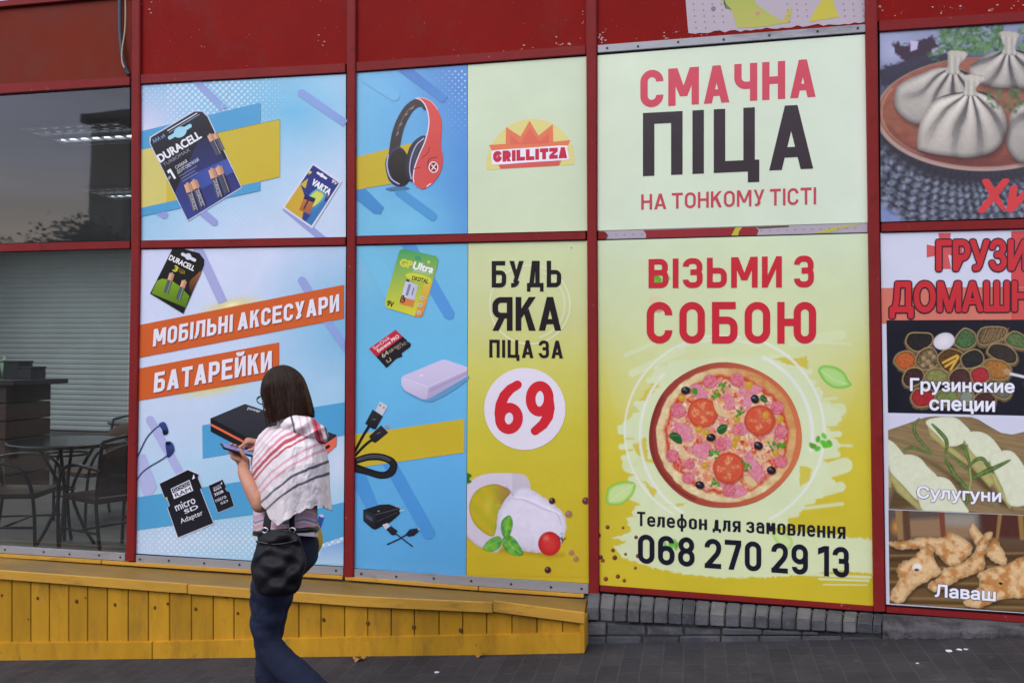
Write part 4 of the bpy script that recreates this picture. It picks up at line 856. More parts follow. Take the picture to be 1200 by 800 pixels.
a.ell(508, 196, 6.4, 7.4, 12, (140, 36, 42)); a.line([(508 + 5.2 * math.cos(t_), 196 + 6.2 * math.sin(t_)) for t_ in np.linspace(0, 2 * math.pi, 20, endpoint=False)], 1.3, (240, 222, 226), True); a.line([(505.6, 199.4), (510.6, 192.4)], 1.3, (240, 222, 226)); a.line([(505.4, 193), (507.4, 195), (509, 197), (511, 199)], 1.3, (240, 222, 226)); a.line([(500, 219), (505, 215)], 1.6, (236, 200, 206))
a.build('printed_headphones', po)
# ------------------------------------------------------------------ yellow panel with the shop's logo
q = [(548.2, 76.3), (688, 66.3), (688.2, 270.3), (548.4, 273.6)]
po = poster('advertising_poster', q, 'plain pale yellow panel with a small red and orange crown logo', (0, 1.6, .2, .4))
pa = Paint.quad(q, .6); pa.grad((620, 70), (620, 275), [(0, (206, 220, 192)), (1, (206, 218, 186))]); pa.glow(685, 170, 30, 160, (196, 208, 182), .6); pa.mottle(14, .015); pa.build('background_print', po, 0)
a = Art(1); a.poly([(571, 199)] + [(621.5 - 52 * math.cos(t_) , 192.5 + 3.2 * math.cos(t_) - 53 * math.sin(t_)) for t_ in np.linspace(.02, math.pi - .02, 36)] + [(672, 193)], (221, 210, 134)); a.poly([(573, 170), (592.5, 168.7), (593, 149), (610, 160), (620.5, 141.6), (631, 159), (648, 145.5), (648.4, 166.2), (668.5, 164.2), (664, 175), (655.4, 194.2), (586, 198), (583, 190), (577, 178)], (226, 122, 86)); a.poly([(598, 170), (598, 158), (610, 168), (621, 150), (632, 166), (643, 156), (643.5, 168)], (222, 106, 86))
a.poly([(585, 192), (655.8, 188), (655.4, 194.2), (586.5, 198)], (214, 92, 86)); a.build('printed_logo', po)
a = Art(2); a.hold = True; a.poly(spl([(576, 180), (579, 176.4), (620, 173.2), (662, 170.6), (664.6, 174), (666.6, 185), (664, 187.4), (622, 190.2), (581, 193), (576.4, 189)], 5, True), (236, 232, 244)); a.stext('GRILLITZA', (578.2, 190.4), (664.6, 185.4), 12.6, (170, 44, 120), .33, gap=.1); a.stext('GRILLITZA', (577.9, 190), (664.3, 185), 12.6, (196, 42, 70), .33, gap=.1); a.build('lettering', po)

# ------------------------------------------------------------------ blue panel with cables
q = [(417, 288.2), (548.2, 285.2), (546, 674.4), (414.8, 665.2)]
po = poster('advertising_poster', q, 'tall blue panel showing a green battery card, a coiled cable and a charger', (1.6, 1.4, 0, 1.2))
pa = Paint.quad(q, .9); pa.grad((440, 288), (480, 674), [(0, (116, 186, 222)), (.35, (106, 184, 226)), (.7, (96, 170, 222)), (1, (88, 162, 218))]); pa.glow(420, 320, 60, 60, (140, 196, 226), .6); pa.mottle(4, .02, 12); pa.build('background_print', po, 0)
a = Art(1); dots(a, 418, 544, 640, 672, 4, (120, 186, 226), lambda x, y: (y < 663 + .07 * (x - 415)) * .75 * max(0, 1 - (672 - y) / 32)); a.build('halftone_print', po)
a = Art(2); a.poly([(470, 287), (487, 286.6), (532.5, 366), (531, 373), (526, 374.6), (521, 372)], (86, 150, 216)); a.poly([(417, 290), (440, 288), (470, 340), (450, 350)], (118, 190, 226)); a.poly([(415.5, 538), (424, 546), (444, 594), (430, 597), (415.4, 570)], (76, 146, 212)); a.bar(455, 540, 502, 624, 15, (76, 146, 212)); a.poly([(416, 509), (544, 490.6), (544, 530), (415.8, 548)], (197, 172, 46))
a.build('stripe_print', po)
a = Art(3); up = (.24, -.97)
a.poly([(468, 294), (470.5, 292), (475, 291.8), (511, 300), (513.6, 304), (513, 309), (496, 368), (493.5, 371.4), (489.5, 371.4), (454, 361), (451, 357.5), (451.2, 352.5)], (66, 160, 96), (212, 208, 58)); a.poly([(497, 333), (507, 328), (496, 368), (493.5, 371.4), (486, 370.6)], (214, 190, 70), (222, 126, 66)); a.ell(490, 302.4, 4, 3, 15, (78, 150, 110)); a.ell(502.4, 307, 1.8, c=(190, 205, 120))
a.itext('GP', (468.4, 311), (482, 314.4), 8.4, (212, 206, 70), .06, up=up); a.itext('Ultra', (483.4, 314.6), (506.4, 320), 8.6, (240, 240, 246), .04, up=(.34, -.97)); a.line([(484, 317), (504, 321.6)], .9, (190, 215, 190)); a.ell(490.4, 325.6, 15.6, 5, 13, (206, 208, 70)); a.itext('DIGITAL', (482.6, 327.8), (501.6, 332.2), 5, (58, 54, 40), .03, up=up)
a.poly([(475.3, 329), (489.8, 333.6), (484, 360), (468, 356)], (206, 206, 220), (190, 190, 206), (1, 0)); a.poly([(476.3, 326.8), (480, 328), (479.4, 330.4), (475.4, 329.2)], (60, 60, 60)); a.poly([(470, 347.5), (486, 351.8), (484, 360), (468, 356)], (212, 130, 66)); a.itext('GP', (473.4, 355), (476.2, 347), 5.6, (70, 40, 40), .05, up=(-.95, -.25)); a.line([(476.6, 346), (480.4, 333)], 3, (120, 128, 176)); a.line([(482.6, 346), (485, 337)], 1.2, (90, 100, 170)); a.itext('9V', (453, 357.6), (460.4, 359.8), 6.4, (60, 64, 40), .03, up=up)
for x, y in ((495, 349), (492.6, 357.4), (491, 366)): a.ell(x, y, 2.7, c=(198, 196, 170)); a.ell(x, y, 1.4, c=(150, 170, 130))
a.build('printed_battery_pack', po, 'green and yellow battery card')
a = Art(3); up = (-.57, -.82); a.poly([(432.2, 408.6), (463.6, 386.2), (472, 394.2), (441, 418)], (200, 44, 66), (190, 36, 58)); a.poly([(441, 418), (472, 394.2), (481.4, 402.6), (481, 406), (470.8, 413.6), (471.4, 417.6), (464.4, 420), (452.8, 431)], (32, 30, 38)); a.itext('SanDisk', (438.6, 410), (457.6, 396.4), 4.2, (236, 214, 222), .02, up=up); a.itext('Extreme PRO', (443.4, 412.8), (468.2, 395), 4.2, (238, 220, 226), .03, up=up); a.itext('64', (449, 419.4), (456, 414.2), 5.2, (196, 176, 150), .02, up=up); a.itext('GB', (457, 413.6), (461.4, 410.2), 3.2, (196, 176, 150), .02, up=up); a.itext('micro', (462, 409), (470.6, 402.8), 3.0, (190, 170, 150), .02, up=up); a.itext('SD XC I', (466, 410), (478.6, 401.2), 3.2, (190, 170, 150), .02, up=up); a.line([(452.4, 421.4), (454.4, 424.6), (458.4, 421.8), (456.4, 418.8)], .8, (196, 176, 150))
a.build('printed_memory_card', po)
a = Art(3); a.blob([(472, 456), (499, 470.5), (520, 464), (545.5, 447), (545.5, 441), (500, 458)], (96, 150, 196)); a.poly([(470, 443.4), (472, 440.4), (518, 421.4), (523, 421.6), (547.6, 430), (547.4, 434), (502, 454.6)], (206, 196, 226), (198, 188, 220)); a.poly([(470, 443.4), (502, 453.4), (501.6, 463), (499.6, 467.8), (494, 467.2), (474.6, 457.6), (470.4, 451)], (208, 200, 228), (188, 178, 212)); a.poly([(502, 454), (547.5, 432.6), (547.4, 441), (503.6, 466.6), (499.6, 467.8), (501.4, 463)], (184, 172, 208), (172, 160, 198)); a.line([(502.4, 458.4), (547.4, 437)], 2.2, (164, 152, 190)); a.line([(471, 442.4), (502, 453.4), (547.4, 432.8)], .7, (224, 216, 240)); a.ell(494, 439.8, 2.4, 1.2, -15, (222, 216, 238))
a.build('printed_power_bank', po)
a = Art(3); CB = (28, 28, 32)
a.line([(433, 498), (424, 513), (415.6, 529)], 3.2, CB, sm=4); a.line([(437, 514), (427, 522), (415.6, 534)], 3.2, CB, sm=4); a.poly([(440, 481), (445.3, 470.2), (454.2, 475.6), (448.2, 486.8)], (200, 196, 206)); a.ell(445.6, 474.8, 1, c=(90, 88, 100)); a.ell(449.8, 477.4, 1, c=(90, 88, 100)); a.poly([(436.6, 479.6), (448.6, 487.8), (440, 502.8), (436, 502), (428, 496)], (44, 44, 50), CB); a.poly([(450.4, 499.6), (453, 496.6), (456.4, 499.8), (454, 503)], (150, 148, 158)); a.poly([(446.6, 498), (455, 506.6), (440, 518.8), (436, 517), (432.4, 511)], (46, 46, 52), CB); a.line([(436, 491), (440.6, 491.4)], .8, (110, 112, 124)); a.line([(441.6, 508), (446, 506.4)], .8, (110, 112, 124))
for o_, w, c in ((0, 4.2, CB), (3.2, 4.0, (36, 36, 40)), (6.2, 3.6, CB)): a.line([(415.5, 538.5 + o_ * .55), (432, 533.2 + o_ * .7), (447, 533.4 + o_ * .7), (460 - o_ * .6, 538.6 + o_ * .5), (463.6 - o_ * .8, 546.5), (459 - o_ * .8, 555.6 - o_ * .5), (446, 558.4 - o_ * .7), (430, 554 - o_ * .7), (415.5, 551 - o_ * 1.1)], w, c, sm=5)
for o_ in (1.4, 4.6): a.line([(418, 537 + o_ * .6), (432, 532.8 + o_ * .7), (447, 533 + o_ * .7), (459 - o_ * .5, 538 + o_ * .5)], .6, (108, 110, 124), sm=5)
a.build('printed_cable', po, 'coiled black charging cable')
a = Art(3); a.poly([(425.6, 597), (445, 591), (456, 590.4), (468.4, 595), (468.4, 602), (457.6, 611.4), (440, 620), (436, 619), (425.8, 610)], (34, 34, 40), (22, 22, 26)); a.poly([(426.4, 597.6), (440, 602.6), (440, 619), (426.6, 609.6)], (44, 46, 56), (30, 32, 38)); a.poly([(428.4, 602), (436.4, 606), (436.4, 611), (428.6, 606.6)], (70, 74, 96)); a.line([(440, 602.8), (468, 595.4)], .7, (84, 86, 100)); a.line([(441, 611), (466, 600)], .6, (70, 72, 84)); a.ell(443.6, 598.6, 1.4, .9, 0, (120, 122, 140)); a.line([(464, 593.6), (467, 591.6)], 1.2, (180, 180, 192)); a.line([(468, 598.4), (474, 597.4)], 1.3, (190, 190, 200))
a.poly([(448, 614.6), (454, 612.4), (457.4, 616.6), (452, 620.2)], (198, 196, 210)); a.poly([(452.4, 619.8), (458, 615.6), (466, 621.6), (463, 626.4), (459, 626.6)], (40, 44, 64), CB); a.line([(463, 624.4), (473, 632), (483.6, 640)], 1.6, (40, 46, 70)); a.line([(453.6, 637.6), (467, 631.4), (478, 625)], 1.6, (40, 46, 70)); a.poly([(475.4, 625.4), (480, 619.8), (489, 618.4), (491, 622), (485, 627.4), (478, 628.4)], (40, 44, 64), CB); a.line([(489.6, 620.4), (492, 618.6)], 1.4, (180, 180, 196))
a.build('printed_charger', po)

# ------------------------------------------------------------------ yellow panel with the price
q = [(548.8, 285), (688, 282.1), (690, 683), (546.6, 674.2)]
po = poster('advertising_poster', q, 'tall yellow panel with a red 69 in a white circle above mozzarella and a tomato', (0, 1.4, .2, 1.2))
GY = [(0, (206, 216, 170)), (.2, (204, 208, 150)), (.37, (203, 200, 104)), (.55, (200, 188, 62)), (.75, (199, 180, 48)), (1, (196, 170, 44))]
def ybg(p): p.grad((618, 284), (620, 680), GY)
pa = Paint.quad(q, .8); ybg(pa); pa.line([(642, 575), (690, 540)], 9, (190, 176, 70), 8, .35); pa.mottle(12, .02, 2); pa.build('background_print', po, 0)
a = Art(1); a.line([(621 + 47 * math.cos(t_), 357 + 46 * math.sin(t_)) for t_ in np.linspace(0, 2 * math.pi, 60, endpoint=False)], 1.8, (220, 224, 190), True); a.line([(621 + 41 * math.cos(t_), 357 + 40 * math.sin(t_)) for t_ in np.linspace(-1.2, 1.3, 30)], 2.6, (214, 218, 176)); a.ell(669.5, 290.4, .9, .7, 0, (120, 118, 96)); a.build('ring_print', po)
a = Art(2); DK = (34, 26, 32)
a.stext('БУДЬ', (576.2, 336.8), (657.6, 336.4), 31, DK, .165, gap=.12); a.stext('ЯКА', (577, 387.4), (657.6, 387.2), 39.4, DK, .17, gap=.09); a.stext('ПІЦА ЗА', (573.4, 418.6), (659.6, 419.8), 20.8, DK, .17, gap=.14); a.build('lettering', po)
a = Art(2); a.ell(615, 479, 47.6, 48, 0, (224, 216, 232), n=60); a.build('white_disc_print', po)
a = Art(3); RD = (203, 40, 52)
dg = lambda cx_, cy_, rx_, ry_, rot_: [(cx_ + rx_ * math.cos(t_) * math.cos(rot_) - ry_ * math.sin(t_) * math.sin(rot_), cy_ + rx_ * math.cos(t_) * math.sin(rot_) + ry_ * math.sin(t_) * math.cos(rot_)) for t_ in np.linspace(0, 2 * math.pi, 36, endpoint=False)]
a.hold = True; a.line(dg(596.4, 490, 10.6, 12.6, .1), 11.4, RD, True); a.line([(606.4, 450.6), (598, 455.6), (591, 463.4), (586.6, 474), (585.4, 484), (586, 491)], [10, 11, 11.6, 12, 12, 11.4], RD, sm=0); a.ell(606.4, 450.6, 5, c=RD)
a.line(dg(632.4, 467, 10.6, 15, .05), 11.4, RD, True); a.line([(643, 468), (644, 478), (642, 488), (636.4, 497), (627, 504.6)], [11.4, 12, 12, 11.4, 10], RD); a.ell(627, 504.6, 5, c=RD)
a.build('price_print', po)
pa = Paint.quad([(547.4, 546), (689, 546), (689.6, 676), (546.9, 673)], 1.7); ybg(pa); sc_ = lambda *pp: [(540 + x / 5.333, 540 + y / 5.333) for x, y in pp]
pa.poly(sc_((40, 470), (150, 545), (290, 570), (420, 575), (560, 600), (640, 585), (560, 575), (300, 560), (120, 500)), (150, 100, 26), 9, .7)
bowl = sc_((10, 200), (50, 140), (110, 95), (200, 76), (350, 77), (405, 92), (428, 130), (430, 170), (380, 230), (300, 380), (240, 560), (150, 548), (85, 515), (20, 440), (0, 320))
pa.poly(bowl, (212, 202, 220), 1, fn=lambda x, y, d: lin(np.stack([208 + 0 * x, 198 + 0 * x, 216 + 0 * x], -1)) * (1 - .22 * np.clip(1 - d / 3.2, 0, 1) * (y > 600) - .12 * (x > 600))[:, None], sm=5)
pa.poly(sc_((52, 300), (70, 220), (120, 168), (200, 143), (260, 155), (312, 192), (270, 250), (235, 330), (222, 420), (200, 470), (140, 445), (80, 385)), fn=lambda x, y, d: lin(np.stack([186 - 24 * np.clip((x - 572) / 20, 0, 1) + 8 * np.sin((y - x) / 3.5), 168 - 44 * np.clip((x - 576) / 18, 0, 1) * (y < 590), 42 + 18 * np.clip((x - 575) / 15, 0, 1)], -1)) * (1 - .25 * np.clip(1 - d / 2.5, 0, 1))[:, None], sm=5)
pa.glow(572, 592, 9, 16, (206, 192, 80), .6)
mz = sc_((340, 185), (400, 160), (470, 195), (570, 262), (640, 325), (658, 400), (640, 480), (590, 560), (420, 565), (300, 500), (232, 410), (235, 320), (290, 240))
pa.poly(mz, fn=lambda x, y, d: lin(np.stack([214 + 0 * x, 208 + 0 * x, 228 + 0 * x], -1)) * (1.06 - .22 * np.clip(1 - d / 5, 0, 1) - .12 * np.clip((y - 615) / 35, 0, 1) + .16 * (fbm(x / 5, y / 5, 6) - .5))[:, None], sm=5, rough=1.5)
pa.line(sc_((325, 235), (380, 240), (440, 262), (520, 300), (590, 322), (615, 350), (630, 400)), 1.5, (176, 166, 192), 1.6, .7, 4); pa.line(sc_((340, 228), (400, 232), (470, 255), (560, 300), (620, 330)), 2, (234, 230, 240), 2, .8, 4); pa.line(sc_((285, 160), (310, 190), (325, 210)), 2, (150, 140, 160), 2, .6)
pa.ell(644, 636.6, 13.4, 14.2, 0, soft=1, fn=lambda u, v, x, y: lin(np.stack([208 - 30 * (u * u + v * v), 58 - 26 * (u * u + v * v), 56 - 20 * (u * u + v * v)], -1))); pa.glow(640, 630, 6, 6, (232, 120, 110), .8)
pa.line(sc_((610, 470), (640, 495), (655, 480)), 1.4, (40, 50, 40)); pa.line(sc_((615, 490), (630, 450), (635, 510)), 1.4, (60, 66, 70)); pa.ell(657, 627, 2, 2.6, 0, (190, 196, 220))
for lf, ax in ((((250, 405), (262, 365), (305, 338), (326, 385), (312, 450), (290, 482), (262, 465)), ((300, 350), (280, 470))), (((138, 545), (175, 492), (235, 468), (258, 500), (235, 548), (180, 566)), ((150, 540), (250, 490))), (((258, 492), (300, 462), (350, 500), (390, 582), (330, 588), (275, 552)), ((270, 490), (375, 575)))):
    pa.poly(sc_(*lf), fn=lambda x, y, d: lin(np.stack([62 + 70 * vnoise(x / 4, y / 4, 2), 142 + 50 * vnoise(x / 4, y / 4, 2), 44 + 40 * vnoise(x / 5, y / 5, 4)], -1)) * (1 - .4 * np.clip(1 - d / 1.6, 0, 1))[:, None], sm=5); pa.line(sc_(*ax), .8, (160, 200, 110), .8, .8)
pa.poly([(547, 554), (553, 557), (550, 561), (553, 564), (547.5, 566)], (50, 110, 40), sm=4)
for x, y, r_, c in ((647, 586.6, 3.8, (56, 26, 36)), (666.6, 602, 4.2, (150, 112, 92)), (686.4, 586.6, 4.2, (112, 40, 52)), (669.8, 647, 3.2, (164, 114, 86)), (675, 654.4, 3.3, (166, 116, 88)), (642, 667.4, 3.9, (60, 16, 40))):
    pa.ell(x + .6, y + 1.6, r_ * 1.05, r_ * .8, 0, (150, 110, 30), 2, .5); pa.ell(x, y, r_, r_, 0, c); pa.glow(x - 1, y - 1.2, 2.4, 2, (206, 180, 170), .55)
pa.mottle(3, .03, 5); pa.build('printed_food', po, 1, label='mozzarella, bowl of oil, basil and tomato')

# ------------------------------------------------------------------ pizza headline panel
q = [(700.3, 65.2), (1015, 40.4), (1016.6, 260.8), (700.3, 270.2)]
po = poster('advertising_poster', q, 'wide pale panel with only large red and black writing about pizza', (1.2, 1.6, .2, .3))
pa = Paint.quad(q, .5); pa.grad((700, 150), (1016, 150), [(0, (214, 226, 202)), (.5, (210, 222, 200)), (1, (214, 226, 208))]); pa.glow(1014, 150, 26, 150, (226, 232, 220), .5); pa.glow(850, 260, 200, 60, (204, 218, 196), .6); pa.mottle(20, .015); pa.build('background_print', po, 0)
a = Art(1); a.stext('СМАЧНА', (750.4, 126.6), (955.8, 113.6), 43.6, (204, 74, 92), .195, h1=44.6, gap=.13); a.stext('ПІЦА', (753.4, 206.6), (953, 197.6), 74, (58, 48, 54), .18, h1=75.4, gap=.155); a.stext('НА ТОНКОМУ ТІСТІ', (751.4, 245.8), (956.4, 239.4), 18, (192, 72, 88), .155, h1=20, gap=.13, space=.34); a.build('lettering', po)

# ------------------------------------------------------------------ pizza panel
q = [(700.3, 282), (1017.4, 273.6), (1023.4, 709.4), (702.6, 685)]
po = poster('advertising_poster', q, 'tall yellow panel showing a whole pizza above a black telephone number', (1.2, 1.6, .2, 1))
pa = Paint.quad(q, 1.35); pa.grad((860, 280), (858, 700), [(0, (206, 220, 188)), (.22, (205, 214, 164)), (.36, (205, 204, 118)), (.48, (206, 196, 84)), (.6, (206, 190, 58)), (1, (200, 180, 46))])
BR = (212, 222, 180)
pa.glow(858, 420, 150, 160, BR, .8, 0, .6)
for k in range(46):                                            # dry brush strokes of the pale splash
    t_ = (k + .5) / 46; y = 420 + 205 * t_; half = 118 * math.sqrt(max(.05, 1 - (2 * t_ - 1) ** 2 * .75)) + 16 * (vnoise(k * .9, 3.3) - .5) * 2; o_ = 10 * (vnoise(k * .5, 9.1) - .5)
    tilt = -.06 if t_ < .55 else -.16
    pa.line([(852 - half + o_, y - tilt * half), (856 + half + o_ + 8 * vnoise(k * 1.3, 1.7), y + tilt * half)], 7, BR, 1.4, .95)
for x0, y0, x1, y1, w, al in ((733, 416, 790, 392, 5, .8), (741, 437, 800, 410, 9, .8), (930, 401, 985, 392, 12, .7), (940, 400, 996, 403, 3, .7), (950, 470, 980, 466, 3, .8), (930, 488, 984, 480, 16, .8), (950, 520, 998, 522, 3, .8), (940, 560, 990, 545, 18, .9), (930, 585, 985, 570, 12, .9), (900, 600, 987, 590, 4, .8), (738, 545, 800, 560, 18, .9), (742, 575, 800, 600, 22, .9), (735, 500, 770, 480, 14, .8)): pa.line([(x0, y0), (x1, y1)], w, BR, 1.6, al)
for pts, al in (([(733, 606), (760, 602), (860, 618), (960, 624), (1022.4, 632), (1022.8, 672), (990, 668), (900, 676), (850, 677), (800, 672), (760, 664), (728, 652), (720, 640), (735, 634), (716, 630), (740, 622)], .96),): pa.poly(pts, BR, 1.8, al, rough=3)
for x0, y0, x1, y1, w in ((960, 678, 1018, 680, 2.4), (930, 672, 1020, 676, 3), (965, 684.5, 1016, 685, 1.4)): pa.line([(x0, y0), (x1, y1)], w, BR, 1.2, .9)
for pts in ([(748, 470), (762, 452), (775, 440), (772, 452), (758, 470)], [(742, 520), (757, 512), (760, 540), (744, 530)], [(936, 545), (952, 549), (948, 562), (938, 570)], [(905, 420), (945, 418), (948, 432), (925, 428)], [(752, 562), (772, 575), (765, 582)], [(778, 592), (806, 589), (800, 593)]): pa.poly(pts, (205, 188, 60), 1.4, .9, rough=3)
ring = lambda cx, cy, rx, ry, a0, a1, n_=40: [(cx + rx * math.cos(t_), cy + ry * math.sin(t_)) for t_ in np.linspace(a0, a1, n_)]
pa.line(ring(846, 505, 114, 112, 2.1, 4.9), 2.2, (228, 230, 224), 1.5, .8); pa.line(ring(850, 510, 100, 104, 2.1, 3.9), 3.4, (228, 230, 222), 2, .8); pa.line(ring(848, 508, 104, 100, -1.1, .2), 4, (226, 228, 226), 2, .85); pa.line(ring(850, 506, 116, 114, -1.25, 1.1), 3, (228, 230, 226), 1.8, .8); pa.line(ring(846, 500, 120, 102, -2.0, -1.2), 2.5, (226, 230, 220), 2, .6)
def leaf(pts, c=(120, 190, 70), e=(176, 214, 130), a=1.): pa.poly(pts, fn=lambda x, y, d: lin(np.array(e, float)[None] + (np.array(c, float) - e)[None] * np.clip(1.1 - d / 4, 0, 1)[:, None]), sm=5, a=a, soft=1.2)
leaf([(959, 432), (966, 428), (980, 430), (990, 437), (994, 445), (998, 451), (988, 455), (976, 454), (966, 447), (960, 438)]); pa.line([(962, 434), (976, 444), (992, 450)], .7, (206, 226, 170))
leaf([(710, 582), (713, 571), (724, 565), (738, 563.6), (745, 568), (741, 580), (730, 590), (718, 592), (711, 589)], (132, 190, 60), (198, 220, 150)); pa.line([(714, 588), (730, 575), (743, 567)], .8, (214, 228, 180))
leaf([(904, 624), (912, 620), (926, 628), (929, 638), (922, 644), (912, 638)], (160, 206, 90), (200, 220, 150), .8)
def parsley(x, y, r_, a_=1., seed=0):
    rr_ = np.random.RandomState(seed)
    for _ in range(12): t_ = rr_.rand() * 6.28; d_ = r_ * rr_.rand() ** .6; pa.ell(x + d_ * math.cos(t_), y + d_ * .75 * math.sin(t_), r_ * .33, r_ * .22, rr_.rand() * 180, (70 + 50 * rr_.rand(), 150 + 50 * rr_.rand(), 44), 1.4, a_)
parsley(962, 519, 12, .95, 1); parsley(774, 328, 12, .8, 2); parsley(786, 638, 10, .8, 3)
pa.poly([(762, 345), (772, 348), (776, 352), (768, 360), (760, 355)], (226, 196, 160), 3, .5); pa.ell(772, 364, 4.6, 2.4, 0, (206, 120, 110), 1.5, .7)
for x, y in ((57, 458), (117, 460), (22, 490), (78, 548), (85, 577), (30, 575), (38, 588), (127, 563), (175, 570), (165, 617), (97, 650), (50, 660), (122, 666), (168, 497)):
    r_ = 1.6 + 1.4 * vnoise(x * .7, y * .3); X_, Y_ = 695 + x / 3.332, 480 + y / 3.332; pa.ell(X_, Y_, r_, r_, 0, (78 + 60 * vnoise(x, 1), 26, 34)); pa.glow(X_ - .5, Y_ - .6, 1.4, 1.2, (210, 170, 150), .6)
pa.mottle(14, .02, 9); pa.build('background_print', po, 0)
a = Art(2); a.stext('ВІЗЬМИ З', (760, 337.6), (953.8, 336.6), 34, (196, 44, 58), .19, h1=37.4, gap=.14, space=.40); a.stext('СОБОЮ', (757.8, 402.4), (956.4, 402.4), 48.8, (198, 42, 58), .175, gap=.17); a.build('lettering', po, 'red heading')
a = Art(2); a.stext('Телефон для замовлення', (746.6, 615.6), (990.8, 631), 16.6, (26, 26, 40), .155, h1=19.6, gap=.13, space=.36); a.stext('068 270 29 13', (747.6, 659.4), (995, 676.6), 34, (24, 24, 42), .165, h1=35.6, gap=.12, space=.34); a.build('lettering', po, 'black telephone line')
# the pizza: a disc of points in polar order
rg, tg = np.meshgrid(np.linspace(0, 1, 150), np.linspace(0, 2 * math.pi, 520, endpoint=False), indexing='ij')
wob = 1 + .006 * np.sin(3 * tg + 1) + .004 * np.sin(7 * tg)
pz = Paint(849.6 + 89.6 * rg * wob * np.cos(tg), 510 + 85.2 * rg * wob * np.sin(tg), (172, 84, 60))
cx, cy = 849.6, 510.
rad = np.sqrt(((pz.X - cx) / 89.6) ** 2 + ((pz.Y - cy) / 85.2) ** 2); ang = np.arctan2(pz.Y - cy, pz.X - cx)
pz.C[:] = lin(np.stack([176 + 30 * np.cos(ang), 84 + 30 * np.cos(ang), 62 + 12 * np.cos(ang)], -1))
pz.line(ring(cx, cy, 86.6, 82.2, 2.0, 3.7, 60), 3.2, (116, 44, 38), 2.5, .8)
edge = lambda s_, am: s_ + am * (fbm(pz.X / 9, pz.Y / 9, 3) - .5)
def disc(ox, oy, rx, ry, c, am, soft=.012, fn=None):
    d = np.sqrt(((pz.X - cx - ox) / rx) ** 2 + ((pz.Y - cy - oy) / ry) ** 2); al = np.clip((edge(1, am) - d) / soft, 0, 1)
    pz.mix(np.arange(len(pz.X)), al, c if fn is None else fn)
cr_ = lin(np.stack([220 + 16 * (fbm(pz.X / 6, pz.Y / 6, 8) - .5) * 2 - 18 * np.clip(np.cos(ang + .6), 0, 1), 196 + 30 * (fbm(pz.X / 6, pz.Y / 6, 8) - .5) * 2 - 52 * np.clip(np.cos(ang + .6), 0, 1), 150 + 30 * (fbm(pz.X / 6, pz.Y / 6, 8) - .5) * 2 - 62 * np.clip(np.cos(ang + .6), 0, 1)], -1))
disc(1.5, -.5, 82.5, 79.5, None, .03, .02, cr_)
disc(2, -.5, 75, 71.5, (198, 70, 44), .10, .05)
nn = fbm(pz.X / 7, pz.Y / 7, 21, 5); n2 = fbm(pz.X / 4, pz.Y / 4, 33, 4)
ins = np.clip((edge(.97, .16) - np.sqrt(((pz.X - cx - 2) / 72) ** 2 + ((pz.Y - cy) / 69) ** 2)) / .05, 0, 1)
cheese = lin(np.stack([222 + 24 * (n2 - .5), 172 + 110 * (nn - .5) + 40 * (n2 - .5), 136 + 120 * (nn - .5) + 40 * (n2 - .5)], -1).clip(30, 240))
pz.mix(np.arange(len(pz.X)), ins * np.clip((nn - .30) / .1, 0, 1), cheese)
pk = fbm(pz.X / 8, pz.Y / 8, 55, 4); pz.mix(np.arange(len(pz.X)), ins * .8 * np.clip((pk - .56) / .06, 0, 1), (212, 120, 136))
yl = fbm(pz.X / 6, pz.Y / 6, 77, 4); pz.mix(np.arange(len(pz.X)), ins * .75 * np.clip((yl - .66) / .05, 0, 1), (212, 156, 62))
rr_ = np.random.RandomState(12)
for _ in range(900):                                            # chopped bits strewn over the cheese
    t_, d_ = rr_.rand() * 6.283, 70 * math.sqrt(rr_.rand()); c_ = [(206, 70, 56), (222, 120, 132), (232, 200, 168), (226, 168, 84), (188, 48, 40), (238, 216, 196), (216, 140, 150), (196, 92, 60)][rr_.randint(8)]
    pz.ell(cx + 2 + d_ * math.cos(t_), cy - .5 + .96 * d_ * math.sin(t_), .8 + 2.2 * rr_.rand() ** 2, .6 + 1.1 * rr_.rand(), rr_.rand() * 180, c_, .9, .75)
T = lambda x, y: (750 + x / 4.21, 415 + y / 4.21)
def ham(pts): pz.poly([T(*p) for p in pts], fn=lambda x, y, d: lin(np.stack([214 + 16 * (vnoise(x / 2, y / 2, 3) - .5), 132 + 40 * (vnoise(x / 2.5, y / 2.5, 3) - .5), 150 + 36 * (vnoise(x / 2.5, y / 2.5, 3) - .5)], -1)) * (1 - .35 * np.clip(1 - d / 1.2, 0, 1))[:, None], sm=4, rough=2)
for h_ in (((250, 150), (300, 150), (335, 195), (320, 230), (260, 200)), ((165, 345), (215, 340), (260, 375), (250, 430), (200, 420)), ((265, 450), (330, 430), (355, 470), (320, 515), (270, 500)), ((540, 480), (575, 520), (605, 590), (590, 630), (540, 595), (520, 540)), ((410, 660), (470, 640), (530, 670), (500, 705), (420, 700)), ((490, 170), (560, 150), (610, 165), (580, 195), (510, 195)), ((410, 205), (450, 200), (470, 250), (440, 275)), ((470, 340), (520, 350), (520, 400), (480, 395)), ((380, 420), (440, 410), (450, 460), (400, 475)), ((520, 200), (560, 220), (540, 260), (510, 250))): ham(h_)
def saus(x, y, r_=37):
    X_, Y_ = T(x, y); r_ /= 4.5; pz.ell(X_, Y_ + .5, r_ * 1.06, r_ * 1.04, 0, (150, 40, 40), 1.4, .7)
    pz.ell(X_, Y_, r_, r_ * .97, 0, soft=.9, fn=lambda u, v, xx, yy: lin(np.stack([214 + 22 * (vnoise(xx / 1.6, yy / 1.6, 3) - .5) - 14 * (u * u + v * v), 112 + 50 * (vnoise(xx / 1.6, yy / 1.6, 3) - .5), 128 + 46 * (vnoise(xx / 1.6, yy / 1.6, 3) - .5)], -1)))
